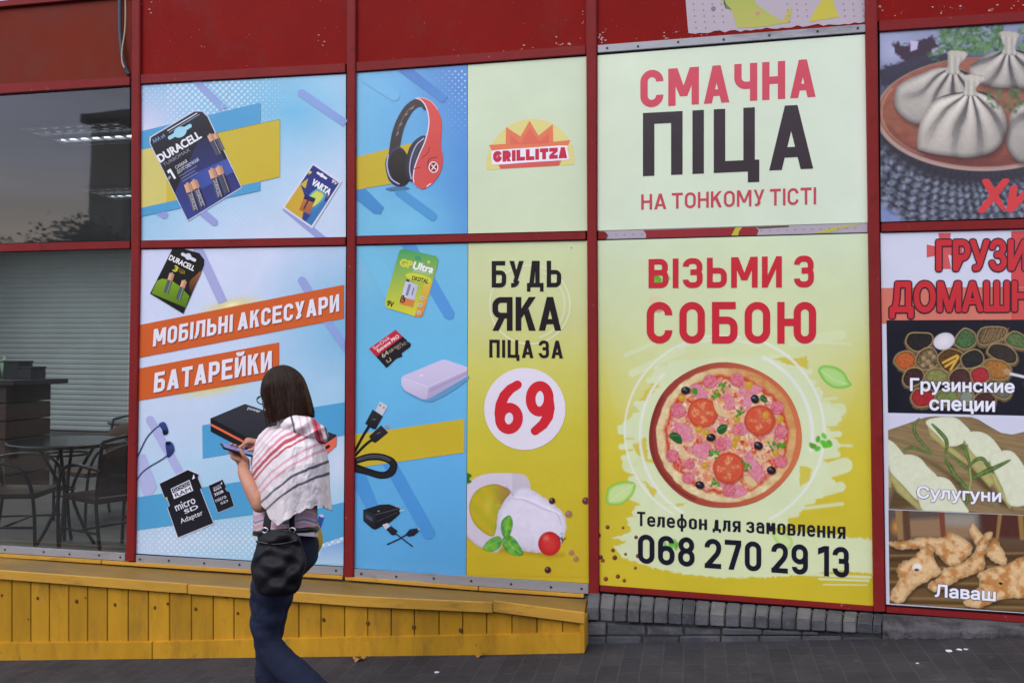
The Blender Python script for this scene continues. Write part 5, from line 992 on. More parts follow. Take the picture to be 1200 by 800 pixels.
for x, y, r_ in ((345, 133, 36), (478, 125, 36), (187, 277, 38), (678, 263, 36), (697, 380, 34), (160, 500, 34), (243, 540, 28), (238, 608, 32), (697, 528, 33), (485, 372, 30), (397, 445, 33), (440, 665, 34)): saus(x, y, r_)
def tomato(x, y, r_):
    X_, Y_ = T(x, y); r_ /= 4.21
    def f(u, v, xx, yy):
        d = np.sqrt(u * u + v * v); a_ = np.arctan2(v, u); s_ = np.clip(np.sin(a_ * 4 + 3 * vnoise(xx / 4, yy / 4, 7)) * 1.6, 0, 1) * ((d > .22) & (d < .74)); n_ = vnoise(xx / 1.5, yy / 1.5, 5)
        return lin(np.stack([206 - 10 * (d > .86) + 16 * s_ * n_, 70 + 34 * (1 - d) + 76 * s_ * n_ + 16 * ((d > .76) & (d < .86)), 52 + 20 * (1 - d) + 50 * s_ * n_], -1))
    pz.ell(X_ + .6, Y_ + .8, r_ * 1.05, r_ * 1.05, 0, (140, 40, 30), 2, .7); pz.ell(X_, Y_, r_, r_, 0, soft=.9, fn=f)
tomato(308, 288, 72); tomato(590, 325, 74); tomato(437, 560, 76)
for pts in ([(360, 225), (390, 270), (430, 300), (500, 285), (440, 310), (380, 290)], [(560, 505), (600, 520), (650, 500), (600, 535)], [(510, 610), (550, 650), (580, 640), (540, 600)], [(190, 440), (230, 480), (235, 520), (200, 490)]): pz.poly([T(*p) for p in pts], (218, 190, 140), 1.2, .9, sm=4)
for x, y in ((207, 215), (533, 160), (478, 320), (292, 372), (330, 384), (465, 440), (480, 415), (690, 320), (670, 485), (320, 548), (540, 150), (620, 300)): X_, Y_ = T(x, y); pz.ell(X_, Y_, 4.6, 4, x, (198, 148, 54), 1.2); pz.glow(X_ - 1, Y_ - 1, 2.6, 2.4, (226, 196, 110), .7)
def herb(x, y, r_, seed):
    rr_ = np.random.RandomState(seed); X_, Y_ = T(x, y)
    for _ in range(9): t_ = rr_.rand() * 6.28; d_ = r_ / 4.21 * rr_.rand(); pz.ell(X_ + d_ * math.cos(t_), Y_ + d_ * math.sin(t_), 2.4, 1.3, rr_.rand() * 180, (52 + 50 * rr_.rand(), 110 + 60 * rr_.rand(), 40), .9)
for k, (x, y, r_) in enumerate(((415, 160, 34), (375, 200, 24), (495, 290, 28), (660, 445, 40), (370, 485, 28), (525, 545, 34), (370, 640, 24), (270, 185, 16), (700, 450, 16))): herb(x, y, r_, k)
for pts in ([(140, 400), (170, 383), (200, 400), (208, 440), (175, 435)], [(378, 372), (400, 345), (432, 350), (420, 385), (395, 395)], [(592, 208), (612, 200), (632, 235), (600, 232)]): pz.poly([T(*p) for p in pts], (40, 92, 46), .9, sm=4); pz.line([T(*pts[0]), T(*pts[2])], .6, (96, 150, 80))
for x, y, rot in ((225, 178, 0), (567, 220, 60), (350, 410, -10), (584, 450, 20), (295, 644, 20), (648, 572, 20)):
    X_, Y_ = T(x, y); pz.ell(X_ + .7, Y_ + 1, 5.6, 5, rot, (120, 40, 30), 1.5, .7); pz.ell(X_, Y_, 5.4, 4.6, rot, (26, 22, 34), .9); pz.glow(X_ - 1.5, Y_ - 1.6, 2.6, 1.8, (180, 180, 200), .75); pz.ell(X_ + .9, Y_ + .2, 1.4, 1.2, 0, (70, 64, 80), 1)
pz.mottle(2.2, .08, 40); pz.build('printed_pizza', po, 2, wrap=True)

# ------------------------------------------------------------------ dumpling panel (its right part lies outside the picture)
XR = 1404
q = [(1031.2, 38.2), (XR, 12.6), (XR, 249), (1032.4, 260)]
po = poster('advertising_poster', q, 'dark photographic panel of pleated white dumplings on a terracotta plate', (1, 1.4, 0, .4))
pa = Paint.quad([(1031.2, 38.2), (XR, 12.6), (XR, 249), (1032.4, 260)], 1.5, (70, 70, 84)); V_ = lambda *pp: [(1025 + x / 3.331, 25 + y / 3.331) for x, y in pp]
pa.grad((1030, 40), (1060, 260), [(0, (150, 156, 190)), (.25, (96, 98, 122)), (.5, (66, 66, 80)), (1, (58, 60, 72))])
pa.glow(1045, 60, 40, 40, (168, 172, 206), 1); pa.poly(V_((70, 90), (90, 75), (110, 95), (230, 60), (250, 110), (220, 170), (120, 160), (85, 130)), (62, 44, 58), 3, rough=5); pa.poly(V_((15, 185), (120, 150), (330, 95), (370, 130), (250, 170), (60, 250), (15, 260)), (58, 54, 70), 4, rough=4); pa.poly(V_((140, 75), (170, 80), (165, 110), (140, 118)), (190, 180, 210), 2); pa.poly(V_((225, 110), (270, 95), (290, 120), (220, 135)), (170, 166, 196), 3)
rr_ = np.random.RandomState(4)
for (x0, x1, y0, y1, n_) in ((1100, 1175, 30, 62, 300), (1088, 1130, 62, 80, 40), (1160, 1224, 90, 136, 230), (1195, 1225, 30, 70, 80)):
    for _ in range(n_): g_ = rr_.rand(); pa.ell(x0 + (x1 - x0) * rr_.rand(), y0 + (y1 - y0) * rr_.rand(), 1.5 + 3 * rr_.rand(), 1 + 1.4 * rr_.rand(), rr_.rand() * 180, (50 + 66 * g_, 84 + 66 * g_, 54 + 40 * g_), 1.5, .8)
# woven mat
def weave(u, v, x, y):
    a_ = np.arctan2(v * .55, u); k = np.sqrt(u * u + v * v); row = np.floor(k * 15); w_ = .5 * np.sin(a_ * 62 + row * 2.1 + 2.2 * (fbm(x / 14, y / 14, 9) - .5)) + .6 * np.abs(np.sin(k * 15 * 3.1416)) - .15; n_ = vnoise(x / 3, y / 3, 5)
    b_ = np.clip(.25 + .55 * w_ + .6 * (n_ - .4), 0, 1); dk = np.clip((y - 150) / 25, .35, 1)
    return lin(np.stack([48 + 92 * b_ * dk, 50 + 96 * b_ * dk, 60 + 108 * b_ * dk], -1))
pa.poly([(1028, 146), (1060, 168), (1110, 186), (1228, 190), (1285, 150), (1420, 90), (1420, 264), (1028, 264)], fn=lambda x, y, d: weave((x - 1152) / 200, (y - 136) / 122, x, y), soft=8); pa.poly(V_((0, 690), (60, 740), (130, 790), (0, 800)), (128, 142, 190), 8, .9)
pa.ell(1152, 142, 128, 76, 0, (52, 48, 58), 10, .95); pa.ell(1152, 134, 126, 66.5, 0, (176, 148, 140), 1.5)
pa.ell(1152, 131.6, 122.5, 64, 0, soft=1.6, fn=lambda u, v, x, y: lin(np.stack([150 + 30 * (fbm(x / 9, y / 4, 3) - .5) - 24 * np.clip((y - 150) / 40, 0, 1), 92 + 24 * (fbm(x / 9, y / 4, 3) - .5) - 24 * np.clip((y - 150) / 40, 0, 1), 74 + 16 * (fbm(x / 9, y / 4, 3) - .5) - 12 * np.clip((y - 150) / 40, 0, 1)], -1)))
pa.line(ring(1152, 131.6, 119, 62, 2.2, 3.6), 1.6, (196, 150, 130), 2, .7); pa.line(ring(1152, 133, 114, 60, .9, 2.9), 5, (112, 66, 58), 8, .6)
def dumpling(body, knot, cap, nple, seed, lo=1.):
    p = np.array(body); bx, by = p.mean(0); R_ = max(np.ptp(p[:, 0]), np.ptp(p[:, 1])) / 2
    pa.poly([(x + 2, y + 5) for x, y in body], (70, 46, 46), 7, .7, sm=5)
    def f(x, y, d):
        a_ = np.arctan2(y - knot[1], x - knot[0]); k = np.hypot(x - knot[0], y - knot[1]) / R_; wv = np.sin(a_ * nple + 1.6 * np.sin(k * 1.7 + seed) * np.tanh((bx - x) / 9) + 2.2 * fbm(a_ * 2.2, k * 1.5, seed) + seed)
        fold = np.clip(1.25 - k * .75, .08, 1); sh = (np.sign(wv) * np.abs(wv) ** .8) * .15 * fold - .34 * np.exp(-((wv + .95) / .3) ** 2) * fold
        lit = .86 + .16 * np.clip((bx - x) / R_ * .5 + (by - y) / R_ * .7, -1, 1) - .30 * np.clip(1 - d / 7, 0, 1) ** 1.5; v = np.clip(lo * (lit + sh) + .05 * (fbm(x / 4, y / 4, seed + 2) - .5), .18, 1.1)
        return lin(np.stack([212 * v + 2, 203 * v + 2, 188 * v + 8], -1).clip(0, 236))
    pa.poly(body, fn=f, sm=6, soft=1)
    nx_, ny_ = cap; kx, ky = knot
    pa.poly([(kx - 8, ky + 7), (kx - 6, ky - 2), (nx_ - 11, ny_ + 1), (nx_ - 8, ny_ - 4), (nx_ + 9, ny_ - 3), (nx_ + 12, ny_ + 2), (kx + 7, ky - 1), (kx + 9, ky + 8)], fn=lambda x, y, d: lin(np.stack([206 + 0 * x, 200 + 0 * x, 190 + 0 * x], -1)) * (lo * (.82 + .26 * np.sin((x - nx_) * .9 + seed) * .5 - .3 * np.clip(1 - d / 2.5, 0, 1)))[:, None], sm=4)
    pa.ell(nx_, ny_, 11, 3.4, 6, (198 * lo, 192 * lo, 178 * lo), 1.5, .85)
dumpling(V_((370, 185), (420, 140), (480, 118), (560, 112), (620, 150), (650, 200), (640, 260), (540, 262), (450, 255), (390, 230)), V_((525, 105))[0], V_((525, 52))[0], 10, 1.7, .92)
dumpling(V_((78, 290), (100, 245), (190, 200), (270, 178), (345, 190), (385, 240), (350, 310), (250, 385), (170, 402), (115, 378), (80, 335)), V_((305, 180))[0], V_((322, 128))[0], 11, .6, .94)
dumpling(V_((520, 420), (535, 355), (583, 318), (660, 305), (700, 400), (670, 520), (583, 552), (540, 530), (515, 480)), V_((640, 290))[0], V_((650, 240))[0], 9, 3.1, .9)
dumpling(V_((165, 485), (182, 385), (240, 305), (330, 278), (430, 278), (497, 335), (517, 420), (475, 500), (380, 532), (270, 524), (190, 508)), V_((372, 265))[0], V_((388, 222))[0], 13, 4.4, 1.)
for _ in range(60): g_ = rr_.rand(); pa.ell(1158 + 40 * rr_.rand(), 106 + 26 * rr_.rand() ** 1.3, 2 + 2 * rr_.rand(), 1.2 + rr_.rand(), rr_.rand() * 180, (54 + 56 * g_, 86 + 50 * g_, 58 + 30 * g_), 1.6, .6)
pa.mottle(2.5, .05, 3); pa.build('printed_photograph', po, 0, label='photograph of dumplings')
a = Art(1); a.itext('Х', (1147.6, 247.4), (1177.6, 246.8), 35.4, (206, 62, 66), .045, up=(.12, -1)); a.itext('и', (1181.4, 246.6), (1206, 246), 36, (206, 62, 66), .045, up=(.16, -1)); a.build('lettering', po)

# ------------------------------------------------------------------ cafe menu panel with three photographs
q = [(1031.8, 273.2), (XR, 264.6), (XR, 731.5), (1038.4, 707.6)]
po = poster('advertising_poster', q, 'white panel with outlined red words over photographs of spices, cheese and flat bread', (.6, 1.4, 0, 1.4))
pa = Paint.quad(q, .4, (208, 210, 230)); pa.mottle(20, .02, 6); pa.build('background_print', po, 0)
a = Art(1); RC = (206, 86, 88)
def cross(cx, cy, s_): 
    for k in range(4):
        c_, s2 = math.cos(k * math.pi / 2), math.sin(k * math.pi / 2); a.poly([(cx + (x * c_ - y * s2) * s_, cy + (x * s2 + y * c_) * s_) for x, y in ((-.16, 0), (-.36, -1), (.36, -1), (.16, 0))], RC)
cross(1107, 294, 21); a.poly([(1185, 271), (1262, 268), (1262, 440), (1185, 440)], (202, 72, 76)); a.poly([(1032.6, 337.4), (XR, 334), (XR, 378), (1033.4, 379)], (206, 118, 102)); a.poly([(1185, 337.2), (1262, 336.6), (1262, 379), (1185, 379)], (204, 84, 82)); a.build('flag_print', po)
a = Art(3); a.itext('ГРУЗИ', (1098.6, 316.2), (1203, 315.4), 33.6, (197, 46, 54), .035, outline=.034, oc=(62, 28, 48)); a.itext('ДОМАШН', (1044, 364.4), (1207, 363.4), 33, (197, 46, 54), .035, outline=.034, oc=(62, 28, 48)); a.build('lettering', po, 'red heading with dark outline')
# spices
S_ = lambda *pp: [(1030 + x / 6.665, 370 + y / 6.665) for x, y in pp]
pa = Paint.quad([(1038.8, 375.2), (1372, 373.6), (1372, 490.4), (1040.6, 483.2)], 1.7, (24, 24, 36)); pa.mottle(20, .3, 3)
def bag(pts, c, c2, seed=0, sc=.9):
    pp = S_(*pts); m_ = np.mean(pp, 0)
    pa.poly([(m_[0] + (x - m_[0]) * 1.12, m_[1] + (y - m_[1]) * 1.16 + 1.4) for x, y in pp], (112, 92, 64), 1.4, .9, sm=3, rough=1.5)
    pa.poly(pp, fn=lambda x, y, d: lin(np.array(c, float)[None] + (np.array(c2, float) - c)[None] * (vnoise(x / sc, y / sc, seed) * np.clip(d / 2, .2, 1))[:, None]) * (.45 + .55 * np.clip(d / 3.5, 0, 1))[:, None], sm=3)
    pa.line(pp, 1.25, (166, 142, 100), .9, .95, 3, True); pa.line([(x + .4, y + 1) for x, y in pp], .6, (86, 66, 44), .8, .7, 3, True)
bag(((215, 220), (235, 140), (330, 132), (410, 145), (410, 220), (300, 280)), (24, 22, 28), (52, 46, 44), 1); bag(((590, 190), (660, 100), (740, 130), (758, 210), (680, 262), (610, 235)), (40, 66, 40), (96, 130, 80), 2); bag(((770, 180), (800, 100), (900, 85), (990, 100), (980, 170), (820, 230)), (58, 46, 36), (140, 112, 76), 3, .6)
bag(((985, 190), (1050, 120), (1140, 160), (1200, 220), (1140, 260), (1040, 240)), (52, 74, 44), (120, 140, 86), 4); bag(((120, 360), (150, 295), (230, 275), (290, 330), (270, 400), (190, 425)), (150, 70, 34), (206, 112, 58), 5); bag(((285, 350), (330, 270), (420, 250), (468, 350), (420, 410), (330, 415)), (64, 50, 36), (150, 126, 92), 6, 1.6); bag(((460, 320), (540, 255), (650, 290), (650, 350), (560, 440), (490, 400)), (60, 40, 26), (110, 80, 40), 7)
bag(((640, 330), (690, 280), (760, 262), (815, 310), (800, 380), (680, 410)), (26, 26, 30), (54, 52, 52), 8); bag(((850, 290), (890, 220), (1000, 230), (1075, 300), (1060, 370), (960, 360)), (34, 30, 30), (70, 60, 52), 9); bag(((820, 390), (850, 340), (960, 350), (1030, 410), (1000, 490), (880, 490)), (130, 84, 36), (186, 128, 66), 10); bag(((185, 500), (220, 420), (300, 405), (350, 450), (330, 520), (230, 555)), (44, 26, 28), (84, 52, 46), 11); bag(((360, 470), (400, 420), (480, 410), (545, 465), (520, 520), (390, 520)), (96, 96, 52), (160, 160, 100), 12, .6)
bag(((545, 480), (600, 415), (680, 415), (720, 480), (700, 540), (580, 540)), (50, 30, 32), (96, 60, 58), 13); bag(((720, 430), (790, 395), (850, 420), (860, 500), (760, 530), (725, 490)), (130, 30, 40), (196, 60, 66), 14, .6); bag(((250, 640), (290, 570), (400, 570), (440, 630), (420, 690), (300, 710)), (130, 28, 36), (190, 52, 56), 15); bag(((440, 630), (490, 580), (600, 580), (620, 650), (560, 690), (470, 690)), (80, 92, 48), (150, 160, 96), 16, .6); bag(((620, 630), (660, 585), (730, 590), (740, 650), (700, 690), (640, 690)), (96, 108, 96), (160, 168, 146), 17, .6); bag(((740, 650), (790, 600), (880, 600), (915, 660), (880, 700), (760, 700)), (50, 30, 32), (92, 58, 56), 18); bag(((880, 560), (930, 520), (1020, 540), (1040, 600), (990, 650), (900, 620)), (70, 74, 64), (130, 130, 108), 19, .6)
for k in range(14): bx_, by_ = 1240 + 150 * (k % 5) + 70 * (k // 5 % 2), 190 + 165 * (k // 5); bag(tuple((bx_ + 88 * math.cos(t_) * (1 + .12 * math.sin(k + 3 * t_)), by_ + 74 * math.sin(t_)) for t_ in np.arange(6) * 1.047), ((44, 32, 30), (110, 60, 34), (50, 66, 40), (120, 34, 40), (100, 96, 54))[k % 5], ((90, 66, 58), (190, 120, 66), (110, 136, 84), (190, 60, 62), (160, 156, 100))[k % 5], 30 + k)
pa.ell(1030 + 508 / 6.665, 370 + 198 / 6.665, 12.6, 9.6, -18, soft=1.2, fn=lambda u, v, x, y: lin(np.stack([222 - 20 * (u * u + v * v), 218 - 22 * (u * u + v * v), 226 - 14 * (u * u + v * v)], -1)))
for x, y, r_ in ((400, 290, 18), (350, 330, 20), (385, 358, 20), (345, 385, 18), (430, 320, 17), (410, 395, 18)): X_, Y_ = S_((x, y))[0]; pa.ell(X_, Y_, r_ / 6.665, r_ / 6.665, 0, (150, 128, 96), 1); pa.glow(X_ - .7, Y_ - .8, 1.8, 1.6, (190, 170, 136), .7)
for p0, p1 in (((500, 365), (610, 310)), ((520, 395), (590, 350)), ((560, 420), (620, 320))): pa.line(S_(p0, p1), 2.8, (206, 156, 62), 1); pa.line(S_(p0, p1), .8, (226, 186, 96), 1, .8)
for k in range(9): x = 800 + 20 * k; pa.line(S_((x, 205), (x + 40 + 6 * (k % 3), 95 + 10 * (k % 2))), .9, (150, 122, 88), .8, .8)
pa.line(S_((1020, 450), (1140, 478), (1180, 470)), 3.2, (206, 204, 214), 1); pa.ell(1030 + 1000 / 6.665, 370 + 435 / 6.665, 4.5, 3.6, 30, (170, 140, 104), 1)
pa.build('printed_photograph', po, 2, label='dark photograph of spice bags')
a = Art(4); a.itext('Грузинские', (1067, 457.4), (1188.4, 459.8), 14.2, (234, 234, 246), .03, outline=.025, oc=(70, 72, 110)); a.itext('специи', (1089.6, 479.8), (1165.4, 481.8), 15.4, (234, 234, 246), .03, outline=.025, oc=(70, 72, 110)); a.build('lettering', po, 'white caption on the spices')
# cheese
C_ = lambda *pp: [(1030 + x / 6.153, 480 + y / 6.153) for x, y in pp]
pa = Paint.quad([(1040.6, 486.2), (1372, 493.4), (1372, 610.6), (1041.6, 596)], 1.7, (206, 206, 228)); 
gr = lambda x, y, d: lin(np.stack([138 + 46 * (fbm((x + y * .35) / 30, (y - x * .22) / 2.2, 5) - .5), 116 + 44 * (fbm((x + y * .35) / 30, (y - x * .22) / 2.2, 5) - .5), 82 + 34 * (fbm((x + y * .35) / 30, (y - x * .22) / 2.2, 5) - .5)], -1)) * (1 - .2 * np.clip(1 - d / 1.5, 0, 1))[:, None]
pa.poly(C_((40, 155), (200, 100), (330, 55), (460, 38), (620, 36), (720, 70), (800, 120), (880, 165), (960, 178), (1060, 155), (1230, 120), (1700, 150), (2120, 120), (2120, 860), (40, 740)), fn=gr)
for sh in (((100, 560), (280, 700), (60, 720)), ((300, 340), (430, 400), (600, 520), (620, 620), (500, 480)), ((600, 360), (760, 500), (940, 700), (880, 690), (700, 520)), ((860, 560), (960, 720), (880, 680))): pa.poly(C_(*sh), (70, 54, 32), 7, .8)
def chs(top, side):
    pa.poly(C_(*side), fn=lambda x, y, d: lin(np.stack([176 + 24 * (fbm(x / 5, y / 5, 2) - .5), 168 + 24 * (fbm(x / 5, y / 5, 2) - .5), 108 + 0 * x], -1)) * (.72 + .28 * np.clip(d / 3, 0, 1))[:, None], sm=0)
    pa.poly(C_(*top), fn=lambda x, y, d: lin(np.stack([214 + 14 * (fbm(x / 4, y / 4, 7) - .5), 218 + 14 * (fbm(x / 4, y / 4, 7) - .5), 192 + 18 * (fbm(x / 4, y / 4, 7) - .5)], -1)) * (.94 + .06 * np.clip(d / 3, 0, 1))[:, None], sm=3)
chs(((340, 100), (370, 65), (480, 50), (560, 60), (620, 110), (660, 160), (620, 215), (590, 250), (500, 260), (430, 190)), ((345, 110), (430, 190), (600, 330), (660, 380), (640, 400), (500, 300), (370, 190)))
chs(((610, 190), (660, 158), (740, 160), (810, 200), (860, 260), (880, 300), (830, 330), (780, 390), (740, 370), (660, 290)), ((610, 210), (680, 300), (790, 400), (840, 520), (800, 560), (660, 400)))
chs(((790, 340), (870, 300), (950, 295), (1010, 350), (1060, 430), (1100, 480), (1100, 660), (950, 690), (890, 560)), ((795, 360), (890, 560), (955, 695), (945, 718), (860, 600), (780, 420)))
chs(((30, 215), (80, 220), (120, 250), (170, 310), (180, 340), (120, 350), (80, 400), (40, 400)), ((40, 400), (80, 400), (90, 560), (60, 560)))
chs(((85, 370), (140, 330), (230, 322), (300, 350), (350, 410), (420, 480), (420, 560), (380, 640), (290, 660), (170, 540), (80, 440)), ((80, 440), (170, 540), (300, 690), (340, 720), (280, 720), (130, 590), (80, 500)))
chs(((270, 560), (330, 500), (420, 480), (500, 500), (550, 560), (590, 640), (640, 760), (350, 760)), ((265, 580), (350, 740), (300, 740)))
for pts, w in ((((295, 60), (255, 110), (265, 180), (330, 260), (400, 330)), 3.4), (((170, 295), (230, 272), (300, 290), (390, 330)), 3), (((380, 100), (430, 150), (480, 210), (490, 270), (465, 340)), 4), (((470, 350), (520, 420), (570, 510)), 4.4), (((490, 300), (570, 370), (640, 440)), 2.6), (((560, 290), (600, 262), (630, 300), (655, 400)), 4), (((640, 250), (620, 300), (650, 380), (660, 560)), 2.6), (((660, 400), (700, 360), (750, 355), (800, 420), (830, 460)), 4), (((670, 500), (740, 460), (830, 420), (950, 360)), 5), (((560, 480), (610, 540), (640, 580)), 4), (((620, 600), (640, 640), (625, 690)), 4)):
    q_ = np.array(spl(C_(*pts), 6)); d_ = np.gradient(q_, axis=0); d_ /= np.hypot(d_[:, 0], d_[:, 1])[:, None]; n_ = np.stack([-d_[:, 1], d_[:, 0]], 1); t_ = np.linspace(0, 1, len(q_)); wd_ = (.18 + .82 * np.sin(np.pi * np.clip(t_ * .92 + .06, 0, 1)) ** .8)[:, None] * w * .62
    pa.poly([tuple(p_) for p_ in np.concatenate([q_ + n_ * wd_, (q_ - n_ * wd_)[::-1]])], fn=lambda x, y, d: lin(np.stack([62 + 44 * vnoise(x / 3, y / 3, 4), 86 + 46 * vnoise(x / 3, y / 3, 4), 40 + 30 * vnoise(x / 3, y / 3, 4)], -1)) * (.7 + .3 * np.clip(d / 1.5, 0, 1))[:, None], soft=1); pa.line([tuple(p_) for p_ in q_], .5, (150, 170, 104), .8, .7)
pa.line(C_((655, 420), (662, 500), (655, 580)), 1.8, (140, 170, 84), .8)
pa.build('printed_photograph', po, 2, label='photograph of white cheese slices on a board')
a = Art(4); a.itext('Сулугуни', (1075, 582.8), (1172.8, 587.6), 13.4, (236, 236, 248), .03, h1=13.8, outline=.03, oc=(84, 84, 130)); a.build('lettering', po, 'white caption on the cheese')
# flat bread
B_ = lambda *pp: [(1030 + x / 5.924, 590 + y / 5.924) for x, y in pp]
pa = Paint.quad([(1041.2, 597), (1372, 611), (1372, 729), (1042.6, 706.4)], 1.7, (96, 76, 56))
pa.grad((1100, 600), (1100, 715), [(0, (92, 80, 76)), (.3, (96, 74, 58)), (.42, (88, 64, 42)), (1, (112, 86, 52))])
pa.poly(B_((200, 110), (640, 90), (650, 240), (220, 230)), (146, 116, 90), 6); pa.poly(B_((430, 60), (680, 70), (680, 160), (440, 150)), (150, 150, 142), 8, .7); pa.poly(B_((700, 60), (1230, 90), (1230, 250), (720, 230)), (82, 46, 40), 5)
pa.glow(1050, 617, 9, 14, (214, 150, 60), .9)
for y in (350, 440, 530, 640, 690): pa.line(B_((60, y + 10), (2040, y - 30 if y < 500 else y + 50)), 2.2, (146, 118, 76), 2, .7); pa.line(B_((60, y + 40), (2040, y + (0 if y < 500 else 80))), 3, (64, 46, 32), 3, .7)
for x0, x1, c in ((112, 160, (150, 118, 76)), (165, 210, (90, 62, 42)), (412, 455, (120, 62, 46)), (830, 860, (150, 116, 70)), (960, 1000, (150, 118, 70))): pa.poly(B_((x0, 40), (x1, 40), (x1 + 10 + (-40 if x0 > 800 and x0 < 900 else 0), 250), (x0 + 20 + (-40 if x0 > 800 and x0 < 900 else 0), 250)), c, 1.5, .95)
def bread(pts, seed):
    pp = B_(*pts); pa.poly([(x + 1, y + 3) for x, y in pp], (52, 36, 24), 5, .8, sm=5)
    def f(x, y, d):
        n_ = fbm(x / 7, y / 7, seed); m_ = fbm(x / 2.4, y / 2.4, seed + 4); b_ = np.clip((n_ - .42) * 3.5, 0, 1)
        return lin(np.stack([222 - 34 * b_ + 18 * (m_ - .5), 186 - 56 * b_ + 24 * (m_ - .5), 140 - 66 * b_ + 24 * (m_ - .5)], -1)) * (.58 + .42 * np.clip(d / 4.5, 0, 1) - .16 * np.clip((m_ - .62) * 6, 0, 1))[:, None]
    pa.poly(pp, fn=f, sm=5, rough=2)
bread(((640, 130), (670, 145), (720, 210), (820, 250), (860, 320), (890, 400), (850, 425), (770, 380), (720, 330), (650, 250), (625, 170)), 3)
bread(((75, 262), (160, 260), (260, 240), (340, 225), (440, 235), (480, 190), (520, 205), (580, 235), (640, 280), (640, 340), (580, 400), (540, 440), (470, 420), (390, 340), (300, 315), (150, 315), (80, 290)), 5)
bread(((300, 300), (340, 275), (380, 300), (375, 360), (420, 440), (430, 480), (330, 540), (240, 590), (170, 680), (100, 690), (75, 650), (95, 590), (140, 520), (120, 470), (150, 410), (240, 370)), 7)
bread(((740, 205), (780, 195), (785, 230), (740, 310), (735, 430), (700, 470), (590, 510), (480, 570), (400, 610), (345, 590), (345, 555), (420, 500), (450, 450), (530, 430), (590, 400), (660, 340), (690, 260)), 9)
bread(((690, 480), (800, 440), (900, 410), (990, 370), (1100, 360), (1230, 400), (1230, 640), (1000, 655), (860, 660), (700, 720), (610, 710), (590, 670), (650, 620), (700, 560)), 12)
bread(((1330, 300), (1460, 250), (1600, 300), (1720, 420), (1850, 470), (1800, 560), (1640, 540), (1500, 640), (1380, 620), (1400, 500), (1300, 400)), 15)
pa.ell(*B_((265, 440))[0], 5.5, 4.6, 0, (236, 232, 222), 2, .9); pa.ell(*B_((262, 458))[0], 3, 1.6, 0, (60, 44, 40), 1); pa.ell(*B_((845, 552))[0], 2.4, 1.6, 10, (40, 30, 26), 1)
for x, y in ((515, 265), (630, 430), (720, 540), (115, 655), (360, 570), (520, 430)): pa.glow(*B_((x, y))[0], 5, 4, (150, 86, 46), .8)
pa.mottle(2, .06, 8); pa.build('printed_photograph', po, 2, label='photograph of brown flat breads')
a = Art(4); a.itext('Лаваш', (1096, 698.4), (1166.4, 703.6), 14, (236, 236, 248), .03, outline=.03, oc=(70, 72, 120)); a.build('lettering', po, 'white caption on the bread')

# ------------------------------------------------------------------ remains of an older print above and below the headline panel
ol = empty('torn_poster', P(910, 20, -.005), 'torn strip of an old green and grey print left on the red fascia', 'poster')
a = Art(0); rr_ = random.Random(3); top = []
low = [(807 + 206.5 * k / 34, 40.5 - 14 * k / 34 + rr_.uniform(-2.2, 1.2)) for k in range(35)]
a.poly([(801, -40), (803.5, 0), (805, 20), (806.4, 36)] + low + [(1013.4, -40)], (176, 164, 176)); OG = Art(1)
OG.poly([(838, -40), (845, 0), (852, 8), (858, 14), (864, 33), (886, 32.5), (900, 30.6), (922, 27), (905, 18), (893, 10), (885, 4), (880, -40)], (150, 160, 66), (176, 176, 84)); OG.poly([(850, -30), (848, 2), (858, 12), (850, 10)], (90, 120, 60)); OG.poly([(956, -30), (964, 0), (955, 12), (948, 26), (984, 20), (978, 8), (972, -30)], (190, 178, 56)); OG.blob([(918, 24), (923, 14), (928, 8), (926, 22), (922, 28)], (180, 170, 80)); OG.ell(836, 10.5, 2.8, c=(126, 110, 130)); OG.ell(888, 16, 2.2, 2.6, 20, c=(190, 130, 120))
for gx in range(812, 1012, 11):
    for gy in range(-2, 36, 7):
        if not (846 < gx < 916 or 948 < gx < 984) and gy < 34 - (gx - 812) * .07: OG.ell(gx + .8 * gy / 7, gy, .8, c=(170, 90, 100) if (gx + gy) % 3 else (130, 116, 130))
a.build('print_remnant', ol); OG.build('pattern_print', ol)
ol = empty('torn_poster', P(865, 276, -.005), 'narrow strip of an old grey and red print between the two pizza panels', 'poster')
bm = bmesh.new(); prism_px(bm, [(702, 270.4), (1016.4, 261), (1016.8, 272.6), (702, 280.8)], -.004, .01); link_bm('vinyl_sheet', bm, M_edge, ol)
a = Art(0); a.poly([(702, 271.2), (1016.3, 261.8), (1016.5, 272), (702, 280.3)], (172, 162, 176)); b = Art(1); b.poly([(754, 269.8), (885, 265.6), (889, 270), (887, 275.4), (757, 279), (757, 274)], (142, 44, 52)); b.poly([(857, 275.8), (862, 266.6), (870, 266.2), (866, 271), (865, 276)], (186, 176, 60)); b.poly([(955, 273.4), (975, 266.5), (1000, 263), (1012, 262.2), (985, 268), (970, 273)], (184, 178, 84)); b.poly([(885, 265.8), (925, 264.4), (924, 266), (890, 268)], (96, 70, 60))
for x in range(712, 1010, 10):
    if not 754 < x < 890: b.ell(x, 275.6 - (x - 702) * .028, .8, c=(140, 120, 138))
a.build('print_remnant', ol); b.build('pattern_print', ol)

